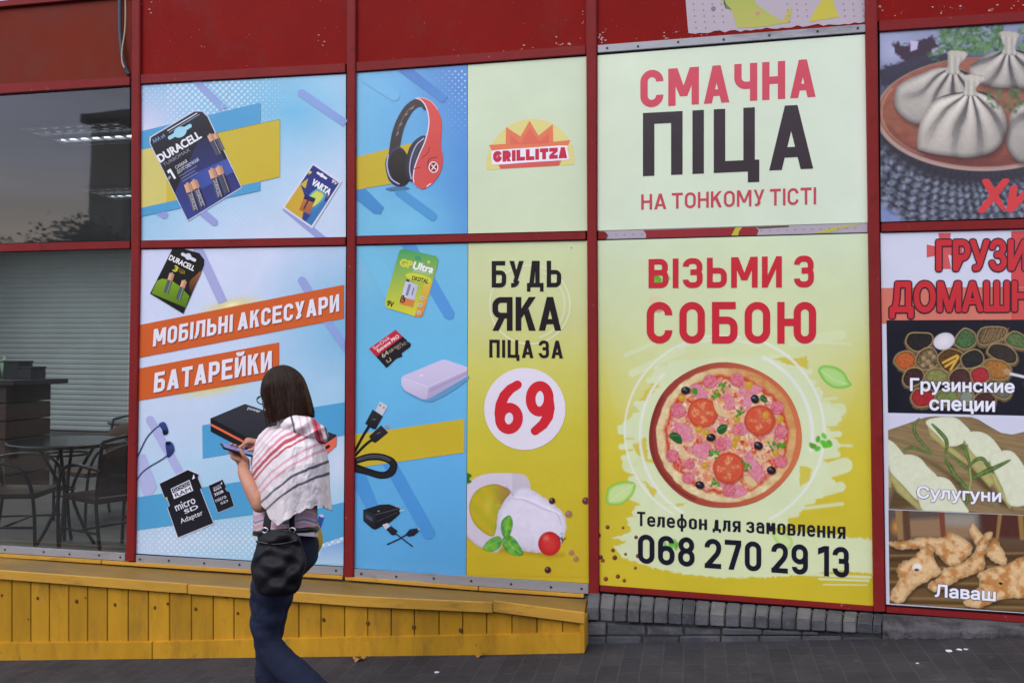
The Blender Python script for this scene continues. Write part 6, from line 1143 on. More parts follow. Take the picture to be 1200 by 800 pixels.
# ================================================================== the room behind the clear panes
def depth(p): return float((np.array(p) - CAM) @ FWD)
def PZ(px, py, z):
    d = FWD + RGT * ((px - 600) / FPX) + UPV * ((400 - py) / FPX); return Vector(CAM + d * ((z - CAM[2]) / d[2]))
M_tube = mat('black_tube', (26, 26, 30), rough=.35, spec=.5, noise=(20, .1)); M_wick = mat('brown_wicker', (92, 66, 46), rough=.7, noise=(60, .3), bump=(120, .5), stretch=(1, 1, 3))
M_ttop = mat('dark_table_glass', (34, 36, 40), rough=.12, spec=.6, noise=(4, .1)); M_brown = mat('brown_counter_boards', (66, 44, 33), rough=.55, noise=(7, .2), stretch=(.5, 1, 4), bump=(20, .2)); M_ctop = mat('dark_counter_top', (44, 40, 42), rough=.4, noise=(6, .1))
def round_table(c, r, label):
    t = empty('round_table', c, label, 'table', 'round cafe tables behind the glass'); h = TBH; x, y, z = c
    bm = bmesh.new(); cyl(bm, (x, y, z + h - .006), r, .012, 48); link_bm('tabletop', bm, M_ttop, t)
    bm = bmesh.new(); tube(bm, [(x + (r + .004) * math.cos(a), y + (r + .004) * math.sin(a), z + h - .016) for a in np.linspace(0, 2 * math.pi, 49)], .014, 8, False); link_bm('rim', bm, M_tube, t, True)
    for k in range(4):
        a = k * math.pi / 2 + .5; ca, sa = math.cos(a), math.sin(a)
        bm = bmesh.new(); tube(bm, smooth_path([(x + d * ca, y + d * sa, z + zz) for d, zz in ((.20, h - .03), (.15, h - .12), (.06, h * .62), (.05, h * .45), (.12, h * .2), (.2, .012))]), .0125); link_bm('leg', bm, M_tube, t, True)
    for zz, q in ((h * .55, .062), (h - .1, .15)):
        bm = bmesh.new(); tube(bm, [(x + q * math.cos(a), y + q * math.sin(a), z + zz) for a in np.linspace(0, 2 * math.pi, 25)], .008, 6, False); link_bm('ring', bm, M_tube, t, True)
    return t
TC = P(78, 516, .8); TBH = TC.z - FLZ
round_table((TC.x, TC.y, FLZ), 60 * depth(TC) / FPX, 'round dark glass table standing in front of the wooden counter')
T2 = P(176, 503, 2.6); round_table((T2.x, T2.y, FLZ), .36, 'second round table, mostly hidden behind the blue battery panel')
def make_chair(label):
    c = empty('wicker_chair', (0, 0, 0), label, 'chair', 'wicker cafe chairs around the table')
    bm = bmesh.new(); box(bm, (0, 0, .42), (.46, .46, .035)); link_bm('seat', bm, M_wick, c, bevel=.015)
    bm = bmesh.new(); n = 12; f = []
    for i in range(n + 1):
        a = -1 + 2 * i / n; f.append([(-.21 - .05 * (1 - a * a) - dz * .16, .225 * a, .46 + dz) for dz in np.linspace(0, .36 - .08 * a * a, 5)])
    vv = [[bm.verts.new(p) for p in r_] for r_ in f]
    for i in range(n):
        for k in range(4): bm.faces.new((vv[i][k], vv[i + 1][k], vv[i + 1][k + 1], vv[i][k + 1]))
    r_ = bmesh.ops.extrude_face_region(bm, geom=list(bm.faces)); bmesh.ops.translate(bm, vec=(-.022, 0, 0), verts=[v for v in r_['geom'] if isinstance(v, bmesh.types.BMVert)])
    link_bm('backrest', bm, M_wick, c, True)
    for s_ in (-1, 1):
        bm = bmesh.new(); tube(bm, smooth_path([(.23, .24 * s_, 0), (.225, .25 * s_, .3), (.20, .26 * s_, .5), (.12, .27 * s_, .63), (-.05, .27 * s_, .67), (-.2, .255 * s_, .66), (-.29, .22 * s_, .64)]), .0125); link_bm('front_leg', bm, M_tube, c, True)
        bm = bmesh.new(); tube(bm, smooth_path([(-.26, .2 * s_, 0), (-.22, .21 * s_, .3), (-.22, .215 * s_, .45), (-.30, .225 * s_, .84)]), .0125); link_bm('rear_leg', bm, M_tube, c, True)
        bm = bmesh.new(); tube(bm, [(.226, .247 * s_, .2), (-.236, .205 * s_, .2)], .009); link_bm('stretcher', bm, M_tube, c, True)
    bm = bmesh.new(); tube(bm, smooth_path([(-.30, -.225, .84), (-.345, -.12, .87), (-.355, 0, .88), (-.345, .12, .87), (-.30, .225, .84)]), .0125); link_bm('top_rail', bm, M_tube, c, True)
    bm = bmesh.new(); tube(bm, [(0, -.226, .2), (0, .226, .2)], .009); link_bm('cross_bar', bm, M_tube, c, True)
    return c
def copy_tree(o, parent=None):
    c = o.copy(); col.objects.link(c); c.parent = parent
    for ch in o.children: copy_tree(ch, c)
    return c
ch0 = make_chair('wicker chair at the left edge of the window, turned towards the table')
def put(o, px, py, Y, rot, label=None):
    p = P(px, py, Y); o.location = (p.x, p.y, FLZ); o.rotation_euler = (0, 0, math.radians(rot))
    if label: o['label'] = label
    return o
put(ch0, 22, 560, .68, 18); put(copy_tree(ch0), 128, 560, .72, 158, 'wicker chair right of the table, its back against the red mullion'); put(copy_tree(ch0), 112, 548, 1.75, -110, 'wicker chair behind the round table')
put(copy_tree(ch0), 158, 510, 3.0, -150, 'wicker chair farther back by the second table')
# counter with things on it
cw = empty('counter', P(10, 600, 2.6), 'brown wooden counter with a dark top at the left of the room', 'counter')
z1 = P(60, 452, 2.6).z; x1 = P(60, 450, 3.2).x; x0 = -6.4
bm = bmesh.new(); nb = 6
for k in range(nb): box(bm, ((x0 + x1) / 2, 2.9, FLZ + (z1 - FLZ) * (k + .5) / nb), (x1 - x0, .6, (z1 - FLZ) / nb - .012))
link_bm('board_front', bm, M_brown, cw, bevel=.006)
bm = bmesh.new(); box(bm, ((x0 + x1) / 2 + .06, 2.9, z1 + .025), (x1 - x0 + .2, .74, .05)); link_bm('worktop', bm, M_ctop, cw, bevel=.006)
zt = z1 + .05; M_bx = mat('dark_box', (34, 36, 42), rough=.5, noise=(10, .15)); M_bt = mat('pale_green_bottle', (120, 140, 120), rough=.3, noise=(10, .15)); M_cap = mat('bottle_cap', (190, 196, 186), rough=.5, noise=(10, .05))
for px, w, h, lb in ((21, .20, .17, 'tall dark box standing on the counter'), (37, .19, .11, 'low dark box at the right end of the row on the counter')):
    p = P(px, 440, 3.05); o = empty('storage_box', (p.x, 3.05, zt), lb, 'box'); bm = bmesh.new(); box(bm, (p.x, 3.05, zt + h / 2), (w, .2, h)); link_bm('carton', bm, M_bx, o, bevel=.008)
    bm = bmesh.new(); box(bm, (p.x, 3.05, zt + h + .012), (w + .01, .21, .022)); link_bm('lid', bm, M_bx, o, bevel=.005)
for k, (px, lb) in enumerate(((-3, 'first pale bottle on the counter at the window edge'), (5, 'second pale bottle on the counter, touching the tall dark box'))):
    p = P(px, 440, 3.05); o = empty('bottle', (p.x, 3.05, zt), lb, 'bottle', 'bottles on the counter'); bm = bmesh.new(); cyl(bm, (p.x, 3.05, zt + .085), .032, .17, 16); cyl(bm, (p.x, 3.05, zt + .195), .032, .05, 16, r2=.013); link_bm('glass_body', bm, M_bt, o, True); bm = bmesh.new(); cyl(bm, (p.x, 3.05, zt + .232), .015, .024, 12); link_bm('cap', bm, M_cap, o)
# ribbed roller shutter across the back of the room
M_sh = mat('grey_shutter', (214, 222, 224), rough=.55, noise=(1.2, .1)); bm = bmesh.new(); zs = FLZ + .03; vv = []
ztop = CEZ - .12; k = 0
while zs < ztop:
    for u, d in ((0, 0), (.018, -.022), (.06, -.022), (.078, 0)): vv.append([bm.verts.new((x, RY + .06 + d, zs + u)) for x in (-14.4, 4.4)])
    zs += .092
for i in range(len(vv) - 1): bm.faces.new((vv[i][0], vv[i][1], vv[i + 1][1], vv[i + 1][0]))
tag(link_bm('roller_shutter', bm, M_sh), 'pale grey ribbed roller shutter closing the back of the room', 'shutter')
# ceiling lights with a raster louvre
M_lf = mat('light_frame', (196, 200, 206), rough=.4, noise=(10, .04)); M_lt = mat('fluorescent_tube', (240, 244, 255), rough=.5, noise=(4, .01), emit=((236, 242, 255), .9)); M_ltb = mat('added_light_tube', (240, 244, 255), rough=.5, noise=(4, .01), emit=((236, 242, 255), 12.0))
def ceiling_light(px, py, label, mt=None):
    c = PZ(px, py, CEZ - .05); o = empty('ceiling_light', (c.x, c.y, CEZ - .1), label, 'ceiling light', 'raster ceiling lights'); w, d = .95, .6
    bm = bmesh.new()
    for dx in (-w / 2, w / 2): box(bm, (c.x + dx, c.y, CEZ - .015), (.02, d + .02, .03))
    for dy in (-d / 2, d / 2): box(bm, (c.x, c.y + dy, CEZ - .015), (w - .022, .02, .03))
    link_bm('frame', bm, M_lf, o); bm = bmesh.new()
    for k in range(1, 8): box(bm, (c.x - w / 2 + w * k / 8, c.y, CEZ - .02), (.012, d - .022, .02))
    for k in range(1, 5): box(bm, (c.x, c.y - d / 2 + d * k / 5, CEZ - .021), (w - .022, .012, .02))
    link_bm('louvre', bm, M_lf, o)
    for k in (-1, 1): bm = bmesh.new(); cyl(bm, (c.x, c.y + k * .15, CEZ - .012), .008, w - .06, 12, 'X'); link_bm('tube', bm, mt or M_lt, o, True)
    la = bpy.data.lights.new('lamp_glow', 'AREA'); la.shape = 'RECTANGLE'; la.size = .9; la.size_y = .55; la.energy = 8 if mt is None else 15; la.color = (.93, .97, 1); lo = bpy.data.objects.new('lamp_glow', la); col.objects.link(lo); lo.location = (c.x, c.y, CEZ - .06)
ceiling_light(108, 161, 'raster ceiling light nearest the glass'); ceiling_light(158, 229, 'bright raster ceiling light deeper in the room beside the mullion')
for px, py, lb in ((-130, 168, 'added unseen ceiling light in the row nearest the street, left of the window'), (-150, 232, 'added unseen ceiling light in the deeper row, left of the window'), (-60, 262, 'added unseen ceiling light in the last row before the shutter, left of the window'), (420, 258, 'added unseen ceiling light in the last row before the shutter, behind the blue panels'), (330, 226, 'added unseen ceiling light in the deeper row, behind the battery panel')): ceiling_light(px, py, lb, M_ltb)  # unseen stronger lights, added to brighten the shutter and the room

# ================================================================== the other side of the street, seen only as a reflection in the panes
M_far = mat('far_render', (140, 134, 126), rough=.9, noise=(.6, .1), bump=(5, .1)); M_fw = mat('far_window_glass', (60, 66, 74), rough=.15, noise=(2, .1)); M_roof = mat('far_roof', (84, 78, 76), rough=.8, noise=(2, .1))
def mirror(px, py, D): p = P(px, py, D); return Vector((p.x, -D, p.z))
a_ = mirror(106, 145, 26); top = a_.z; fb = empty('apartment_block', (a_.x + 18, -26, ground(0, -16)), 'plain grey apartment block reflected in the clear upper window', 'building')
bm = bmesh.new(); box(bm, (a_.x + 18, -30, top / 2 - 2), (36, 8, top + 4)); link_bm('wall', bm, M_far, fb); bm = bmesh.new(); box(bm, (a_.x + 18, -30, top + .2), (36.6, 8.6, .36)); link_bm('roof', bm, M_roof, fb)
for i in range(9):
    for j in range(3):
        bm = bmesh.new(); box(bm, (a_.x + 2.4 + 3.9 * i, -25.97, 1.9 + 2.9 * j), (1.5, .1, 1.5)); link_bm('window', bm, M_fw, fb)
w0 = mirror(-900, 306, 44); w1 = mirror(140, 296, 44); fw = empty('added_sky_screen', ((w0.x + w1.x) / 2, -44, ground(-30, -16)), 'long low dark block added behind the trees to screen the reflected sky', 'building'); M_wh = mat('sky_screen_cladding', (58, 62, 64), rough=.85, noise=(.5, .15))  # made-up block, keeps bright sky out of the pane reflections
bm = bmesh.new(); box(bm, ((w0.x + w1.x) / 2, -47, w1.z / 2 - 4), (w1.x - w0.x, 6, w1.z + 8)); link_bm('wall', bm, M_wh, fw); bm = bmesh.new(); box(bm, ((w0.x + w1.x) / 2, -47, w1.z + .12), (w1.x - w0.x + .6, 6.6, .22)); link_bm('roof', bm, M_roof, fw)
M_bark = mat('bark', (80, 68, 58), rough=.9, noise=(10, .2), bump=(20, .5)); M_leafm = mat('tree_leaves', (62, 84, 48), rough=.7, noise=(1.5, .3))
def tree(x, y, h, r, label, seed):
    rr = random.Random(seed); g = ground(max(-60, x), -16) - .6; t = empty('street_tree', (x, y, g), label, 'tree', 'trees across the street')
    bm = bmesh.new(); tube(bm, smooth_path([(x, y, g), (x + .1, y, g + h * .3), (x, y, g + h * .6), (x + .1, y, g + h * .85)]), [max(.02, .2 * (1 - k / 20)) for k in range(19)]); 
    for k in range(7): a = rr.random() * 6.28; z = g + h * rr.uniform(.35, .7); tube(bm, [(x, y, z), (x + r * .35 * math.cos(a), y + r * .35 * math.sin(a), z + h * .12), (x + r * .7 * math.cos(a), y + r * .7 * math.sin(a), z + h * .2)], [.08, .05, .02], 6)
    link_bm('trunk', bm, M_bark, t, True); bm = bmesh.new()
    cl = [(rr.gauss(0, .45), rr.gauss(0, .45), rr.uniform(-.8, .95)) for _ in range(26)]
    for _ in range(2600):
        c = rr.choice(cl); p = Vector((x + r * (c[0] + rr.gauss(0, .16)), y + r * (c[1] + rr.gauss(0, .16)), g + h * .66 + h * .33 * (c[2] + rr.gauss(0, .12)))); q = rr.uniform(.08, .17)
        u = Vector((rr.gauss(0, 1), rr.gauss(0, 1), rr.gauss(0, 1))).normalized(); w = u.orthogonal().normalized(); bm.faces.new([bm.verts.new(p + a) for a in (u * q, w * q * .5, -u * q, -w * q * .5)])
    link_bm('crown', bm, M_leafm, t)
for px, py, D, r, lb in ((70, 276, 24, 2.0, 'leafy tree at the far left of the reflected street'), (86, 266, 22, 1.5, 'tall narrow tree beside the reflected apartment block'), (101, 250, 25, 1.3, 'bushy tree against the corner of the reflected apartment block'), (20, 286, 30, 2.6, 'low tree beyond the others in the reflected street')):
    m_ = mirror(px, py, D); g = ground(max(-60, m_.x), -16) - .6; tree(m_.x, m_.y, m_.z - g, r, lb, int(px))

# ================================================================== the walking person
YW = -1.325
def W_(px, py, dy=0.): return P(px, py, YW + dy)
PXM = FPX / depth(W_(335, 600)) 
def ellipsoid(bm, c, r, M=None, seg=20):
    m = Matrix.Translation(Vector(c)) @ (M.to_4x4() if M is not None else Matrix()) @ Matrix.Diagonal((*r, 1)); bmesh.ops.create_uvsphere(bm, u_segments=seg, v_segments=seg // 2 + 2, radius=1, matrix=m)
def limb(bm, pts, rad, seg=14, n=4):
    pts = [Vector(p) for p in pts]; P_ = smooth_path(pts, n); R_ = [float(r) for r in np.interp(np.linspace(0, len(pts) - 1, len(P_)), range(len(pts)), rad)]; tube(bm, P_, R_, seg)
    for p, r in ((P_[0], R_[0]), (P_[-1], R_[-1])): ellipsoid(bm, p, (r, r, r), seg=12)
def remesh(name, bm, voxel, m, parent, it=6, disp=None):
    me = bpy.data.meshes.new('tmp'); bmesh.ops.recalc_face_normals(bm, faces=bm.faces); bm.to_mesh(me); bm.free(); o = bpy.data.objects.new('tmp', me); col.objects.link(o)
    md = o.modifiers.new('r', 'REMESH'); md.mode = 'VOXEL'; md.voxel_size = voxel; sm = o.modifiers.new('s', 'SMOOTH'); sm.iterations = it; sm.factor = .5
    out = bpy.data.meshes.new_from_object(o.evaluated_get(bpy.context.evaluated_depsgraph_get())); out.name = name; bpy.data.objects.remove(o); bpy.data.meshes.remove(me); out.materials.clear()
    if disp:
        co = np.empty(len(out.vertices) * 3); out.vertices.foreach_get('co', co); no = np.empty(len(out.vertices) * 3); out.vertices.foreach_get('normal', no); co = co.reshape(-1, 3); no = no.reshape(-1, 3)
        co += no * disp(co)[:, None]; out.vertices.foreach_set('co', co.ravel())
    return link(name, out, m, parent, True)
M_skin = mat('skin', (178, 126, 106), rough=.5, spec=.35, noise=(14, .06)); M_hair = mat('dark_brown_hair', (34, 20, 17), rough=.5, spec=.16, noise=(30, .3), stretch=(3, 3, .35))
M_jean = mat('dark_blue_denim', (28, 33, 54), rough=.85, spec=.2, noise=(9, .22), bump=(160, .25), dirt=[(5, .52, .78, (44, 52, 78))]); M_bag = mat('black_leather', (21, 21, 27), rough=.62, spec=.22, noise=(8, .2), bump=(40, .15)); M_cloth = mat('striped_cotton', attr=True, rough=.9, spec=.15, noise=(26, .05), bump=(150, .25))
M_yb = mat('yellow_bag_cloth', (178, 150, 44), rough=.6, noise=(6, .12), bump=(16, .2)); M_ph = mat('phone_case', (40, 42, 60), rough=.3, noise=(6, .1)); M_scr = mat('phone_screen', (74, 88, 140), rough=.1, spec=.5, noise=(9, .25), emit=((84, 104, 170), .25)); M_blk = mat('black_plastic', (18, 18, 20), rough=.3, noise=(8, .1)); M_met = mat('bag_buckle', (190, 190, 196), rough=.25, metal=.9, noise=(10, .05))
pc = W_(333, 640); gz = ground(W_(316, 850, .08).x, YW)
per = empty('person', (pc.x, pc.y, gz), 'person with a dark bob walking left in a striped hooded cape, looking at a phone', 'person')
# head frame: f forward, l towards the camera, u up
f = Vector((-.93, .20, -.30)).normalized(); l = Vector((0, 0, 1)).cross(f).normalized(); u = f.cross(l).normalized()
if l.y > 0: l = -l
u = u if u.z > 0 else -u
HM = Matrix((f, l, u)).transposed(); HC = W_(331.5, 460)
HS = .91                                                       # head scale
hp = lambda a, b, c: HC + (f * a + l * b + u * c) * HS
bm = bmesh.new(); ellipsoid(bm, HC, (.086, .069, .097), HM, 28); ellipsoid(bm, hp(.042, 0, -.062), (.05, .052, .05), HM); ellipsoid(bm, hp(.066, 0, -.092), (.024, .026, .022), HM); ellipsoid(bm, hp(.096, 0, -.026), (.018, .013, .018), HM, 12); limb(bm, [hp(.088, 0, .012), hp(.104, 0, -.03)], [.008, .011], 10)
ellipsoid(bm, hp(.078, .032, -.035), (.018, .022, .022), HM, 12); ellipsoid(bm, hp(.078, -.032, -.035), (.018, .022, .022), HM, 12); ellipsoid(bm, hp(.086, 0, .03), (.016, .05, .014), HM, 12)
for s_ in (-1, 1): ellipsoid(bm, hp(-.002, .077 * s_, -.012), (.02, .008, .03), HM, 12)
ellipsoid(bm, hp(.088, 0, -.062), (.01, .022, .006), HM, 10); ellipsoid(bm, hp(.085, 0, -.072), (.01, .019, .006), HM, 10)
limb(bm, [hp(-.02, 0, -.06), W_(338, 490), W_(341, 510)], [.05, .05, .055])
limb(bm, [W_(341, 526), W_(340, 560), W_(336, 610), W_(334, 645)], [.085, .105, .10, .115], 18)
for dy in (-.11, .11): ellipsoid(bm, W_(340, 526, dy * .9), (.05, .05, .05))
EL, WR = W_(305, 590, -.135), W_(285.5, 553, -.075)
limb(bm, [W_(340, 524, -.10), W_(326, 556, -.125), EL], [.042, .04, .035]); limb(bm, [EL, W_(295, 571, -.12), WR], [.037, .034, .025])
c0 = W_(279, 527.6, -.03); pa_ = Vector((.60, .62, -.30)).normalized(); fac = hp(.09, 0, 0); pn = (fac - c0); pn = (pn - pa_ * pn.dot(pa_)).normalized(); pb = pn.cross(pa_).normalized()
if pb.y > 0: pb = -pb                                          # pb: the phone's edge on the camera's side
Q = lambda a, b, n: c0 + pa_ * a + pb * b + pn * n
palm = Q(.022, -.004, -.032); ellipsoid(bm, palm, (.044, .036, .017), Matrix((pa_, pb, pn)).transposed()); limb(bm, [WR, Q(.045, .0, -.05), palm], [.025, .026, .022], 12)
for k, (a, ln) in enumerate(((-.026, .92), (-.006, 1.), (.014, .96), (.032, .8))): limb(bm, [Q(a * .7 + .02, -.018, -.030), Q(a + .006, -.040 * ln, -.022), Q(a, -.0445, -.004), Q(a - .002, -.034, .0115)], [.0098, .0088, .0082, .0072], 8, 3)
limb(bm, [Q(.048, .022, -.036), Q(.034, .040, -.020), Q(.014, .0455, -.001), Q(-.004, .034, .0125)], [.0125, .0105, .0092, .008], 8, 3)
rh = Q(.085, -.02, .05); ellipsoid(bm, rh, (.042, .032, .018), Matrix((pa_, pb, pn)).transposed()); limb(bm, [W_(340, 524, .10), W_(332, 552, .15), W_(322, 584, .15)], [.05, .045, .038]); limb(bm, [W_(322, 584, .15), W_(312, 560, .12), rh + pa_ * .04], [.038, .035, .026])
limb(bm, [Q(.055, -.004, .052), Q(.025, -.002, .046), Q(.008, .002, .026), Q(.002, .004, .0135)], [.0095, .0085, .008, .007], 8, 3)
for k, b in enumerate((-.018, -.034, -.048)): limb(bm, [Q(.056, b, .05), Q(.03, b, .046), Q(.034, b, .026), Q(.05, b, .03)], [.0092, .0085, .008, .007], 8, 3)
limb(bm, [Q(.08, .012, .042), Q(.054, .026, .03), Q(.034, .024, .018)], [.011, .0095, .008], 8, 3)
for dy, pts in ((-.083, [(329, 650), (316, 700), (312, 748), (330, 774), (352, 798), (390, 836)]), (.08, [(329, 650), (321, 700), (315, 750), (315, 790), (317, 848)])): limb(bm, [W_(*p, dy) for p in pts], np.linspace(.062, .026, len(pts)))
remesh('body', bm, .0042, M_skin, per, 4)
M_eye = mat('eye', (40, 30, 28), rough=.2, noise=(8, .05)); M_lip = mat('lips', (168, 96, 92), rough=.45, noise=(20, .06))
for s_ in (-1, 1): bm = bmesh.new(); ellipsoid(bm, hp(.0885, .031 * s_, .0), (.008, .014, .006), HM, 10); link_bm('eye', bm, M_eye, per, True)
bm = bmesh.new(); ellipsoid(bm, hp(.0945, 0, -.066), (.006, .021, .007), HM, 10); link_bm('mouth', bm, M_lip, per, True)
# glasses
bm = bmesh.new()
for s_ in (-1, 1):
    tube(bm, [hp(.108, .033 * s_ + .026 * math.cos(t), -.004 + .019 * math.sin(t)) for t in np.linspace(0, 2 * math.pi, 21)], .0024, 6, False); tube(bm, [hp(.106, .058 * s_, .002), hp(.06, .077 * s_, .004), hp(0, .08 * s_, 0)], .002, 6)
tube(bm, [hp(.109, -.008, .0), hp(.109, .008, .0)], .002, 6); link_bm('glasses', bm, M_blk, per, True)
# hair: a bob with a fringe
nt_, nu = 420, 70; bm = bmesh.new(); g = []
for j in range(nu):
    q = j / (nu - 1); row = []
    for i in range(nt_):
        th = 2 * math.pi * i / nt_; front_ = math.cos(th)
        low = -.128 + .03 * max(0, front_) ** 2 - .010 * (front_ < -.5)
        if front_ > .62: low = .020 + .006 * math.sin(th * 31) - .05 * (1 - min(1, (front_ - .62) / .12))
        elif front_ > .36: low = -.012 - .05 * (.62 - front_) / .26
        elif front_ > .2: low = -.06 - .06 * (.36 - front_) / .16
        v = .131 + (low - .131) * q ** .9
        if v > 0: k = math.sqrt(max(0, 1 - (v / .131) ** 2)); ra, rb = .112 * k, .094 * k
        else: ra, rb = .112 + .05 * -v - .9 * v * v, .094 + .14 * -v
        if front_ > .2: ra -= .016 * max(0, -v) / .1
        st = (.0013 * (math.sin(th * 37 + 3 * math.sin(q * 3)) * vnoise(th * 4, q, 7) + math.sin(th * 83 + 5 * vnoise(th * 3, q * 2, 4))) + .009 * (vnoise(th * 6 + q, q * 1.6, 3) - .5) + .004 * (vnoise(th * 22, q * 2.5, 5) - .5)) * min(1, q * 4)
        row.append(bm.verts.new(hp((ra + st) * math.cos(th) - .006, (rb + st) * math.sin(th), v + (.020 * (float(vnoise(th * 9, 1.5, 3)) - .5) + .012 * (float(vnoise(th * 30, 2.5, 8)) - .5)) * max(0, q - .8) * 5)))
    g.append(row)
for j in range(nu - 1):
    for i in range(nt_): bm.faces.new((g[j][i], g[j][(i + 1) % nt_], g[j + 1][(i + 1) % nt_], g[j + 1][i]))
me = bpy.data.meshes.new('hair'); bmesh.ops.remove_doubles(bm, verts=bm.verts, dist=.0003); bmesh.ops.recalc_face_normals(bm, faces=bm.faces); bm.to_mesh(me); bm.free(); ho = link('hair', me, M_hair, per, True); sd_ = ho.modifiers.new('s', 'SOLIDIFY'); sd_.thickness = .012; sd_.offset = -1
rr = random.Random(9); bm = bmesh.new()
for _ in range(520):                                            # loose strands over the bob
    th = rr.uniform(.9, 5.4); k0 = rr.uniform(.2, .75); p_ = []
    for q in np.linspace(k0, 1 + rr.uniform(0, .08), 9):
        v = .131 - .259 * q ** .9; kk = math.sqrt(max(0, 1 - (max(v, 0) / .131) ** 2)); dn = max(0, -v); ex = .0025 + .010 * (th % .37) * (q - k0) * 2
        t2 = th + .25 * (q - k0) * math.sin(th * 7); p_.append(hp((.112 * kk + .05 * dn - .9 * dn * dn + ex) * math.cos(t2) - .006, (.094 * kk + .14 * dn + ex) * math.sin(t2), v))
    tube(bm, p_, [.0009] * 8 + [.0003], 3, False)
link_bm('hair_strand', bm, mat('hair_strands', (58, 38, 30), rough=.45, spec=.25, noise=(40, .5)), ho)
# jeans and shoes
def fold(co):
    z = co[:, 2]; return .009 * (fbm(co[:, 0] * 9 + z * 6, z * 15 + co[:, 1] * 6, 4) - .5) + .006 * (fbm(co[:, 0] * 20 + z * 14, z * 34 - co[:, 0] * 20, 9) - .5) + .0022 * np.sin(z * 70 + co[:, 0] * 40 + 4 * fbm(co[:, 0] * 8, z * 8, 2))
bm = bmesh.new(); ellipsoid(bm, W_(336, 646), (.128, .165, .12)); limb(bm, [W_(335, 620), W_(336, 640)], [.115, .125], 20)
limb(bm, [W_(328, 655, -.078), W_(316, 700, -.08), W_(312, 748, -.085), W_(330, 774, -.085), W_(352, 796, -.085), W_(390, 838, -.085)], [.104, .080, .055, .058, .064, .082], 18, 5)
limb(bm, [W_(330, 655, .075), W_(321, 700, .08), W_(315, 750, .08), W_(315, 790, .08), W_(318, 852, .08)], [.104, .080, .054, .056, .086], 18, 5)
remesh('jeans', bm, .0075, M_jean, per, 6, fold)
M_shoe = mat('dark_shoe', (40, 38, 44), rough=.5, noise=(8, .1))
def shoe(ank, toe, lift):
    bm = bmesh.new(); d = (toe - ank); limb(bm, [ank + Vector((0, 0, .05)), ank + Vector((0, 0, -.01)), ank - d * .15 + Vector((0, 0, -.045))], [.038, .042, .038]); limb(bm, [ank - d * .1 + Vector((0, 0, -.05)), ank + d * .5 + Vector((0, 0, -.035)), toe], [.036, .042, .03]); remesh('shoe', bm, .007, M_shoe, per, 5)
an = W_(318, 852, .08); an.z = gz + .092; shoe(an, Vector((an.x - .17, an.y + .03, ground(an.x - .17, an.y) + .03)), 0)
an = W_(396, 843, -.08); tx = an.x - .06; shoe(an, Vector((tx, an.y, ground(tx, an.y) + .032)), 1)
# striped top under the cape
def cloth(name, X, Y, D, C, parent=per, wrap=True, thick=.006):
    ny, nx = X.shape; co = PA(X.ravel(), Y.ravel(), YW + D.ravel()); me = bpy.data.meshes.new(name); fs = []
    for j in range(ny - 1):
        for i in range(nx if wrap else nx - 1): fs.append((j * nx + i, j * nx + (i + 1) % nx, (j + 1) * nx + (i + 1) % nx, (j + 1) * nx + i))
    me.from_pydata(co.tolist(), [], fs); a = me.color_attributes.new('Col', 'FLOAT_COLOR', 'POINT'); cc = np.ones((len(co), 4)); cc[:, :3] = C.reshape(-1, 3); a.data.foreach_set('color', cc.ravel())
    b2 = bmesh.new(); b2.from_mesh(me); bmesh.ops.recalc_face_normals(b2, faces=b2.faces); b2.to_mesh(me); b2.free()
    o = link(name, me, M_cloth, parent, True); s2 = o.modifiers.new('s', 'SOLIDIFY'); s2.thickness = thick; s2.offset = -1; return o
def stripes(v, base, bands):
    c = np.tile(lin(base), (*v.shape, 1))
    for y0, y1, cc in bands: m = (np.clip(np.minimum(v - y0, y1 - v) * .9 + .55, 0, 1) * .92)[..., None]; c = c * (1 - m) + lin(cc) * m
    return c
TH, TT = np.meshgrid(np.linspace(0, 2 * math.pi, 160, endpoint=False), np.linspace(0, 1, 60))
y = 570 + 56 * TT + 3 * np.cos(TH); X = 334.5 + (37.5 + 1.2 * np.sin(TH * 9) * TT) * np.cos(TH); D = .148 * np.sin(TH)
cloth('striped_top', X, y, D, stripes(y + 2 * np.sin(TH * 5), (206, 196, 206), [(590, 598, (206, 150, 170)), (602, 608, (196, 160, 180)), (609.5, 611.5, (96, 104, 134)), (614, 619, (200, 150, 168)), (621, 623, (110, 116, 140))]))
bm = bmesh.new(); tube(bm, [W_(335 + 36 * math.cos(t), 622 - 2.5 * math.cos(t), .142 * math.sin(t)) for t in np.linspace(0, 2 * math.pi, 49)], .013, 8, False); link_bm('belt', bm, M_blk, per, True)
# the cape
TH, TT = np.meshgrid(np.linspace(0, 2 * math.pi, 420, endpoint=False), np.linspace(0, 1, 150))
deg = np.degrees(TH); kn = [0, 25, 60, 90, 130, 165, 180, 200, 222, 238, 250, 262, 275, 292, 315, 340, 360]; hv = [598, 592, 590, 590, 580, 562, 556, 566, 590, 606, 616, 611, 604, 597, 592, 596, 598]
hem = np.interp(deg, kn, hv); c_, s_ = np.cos(TH), np.sin(TH)
al = np.interp(TT, [0, .06, .14, .3, .5, .75, 1], [12, 20, 27, 36, 42, 45.5, 45]); ar = np.interp(TT, [0, .06, .14, .3, .5, .75, 1], [13, 22, 30, 40, 44.5, 46.5, 49]); bb = np.interp(TT, [0, .06, .14, .3, .5, .75, 1], [.062, .11, .165, .22, .245, .25, .245])
rip = (np.sin(TH * 7 + 1.2) * .5 + np.sin(TH * 12 + TT * 3) * .35 + np.sin(TH * 19 - TT * 4 + 1) * .3) * TT ** 1.3 + (2.4 * (fbm(TH * 3, TT * 4, 6) - .5) + .5 * (fbm(TH * 9 + TT * 5, TT * 5, 16) - .5)) * np.minimum(1, TT * 4)
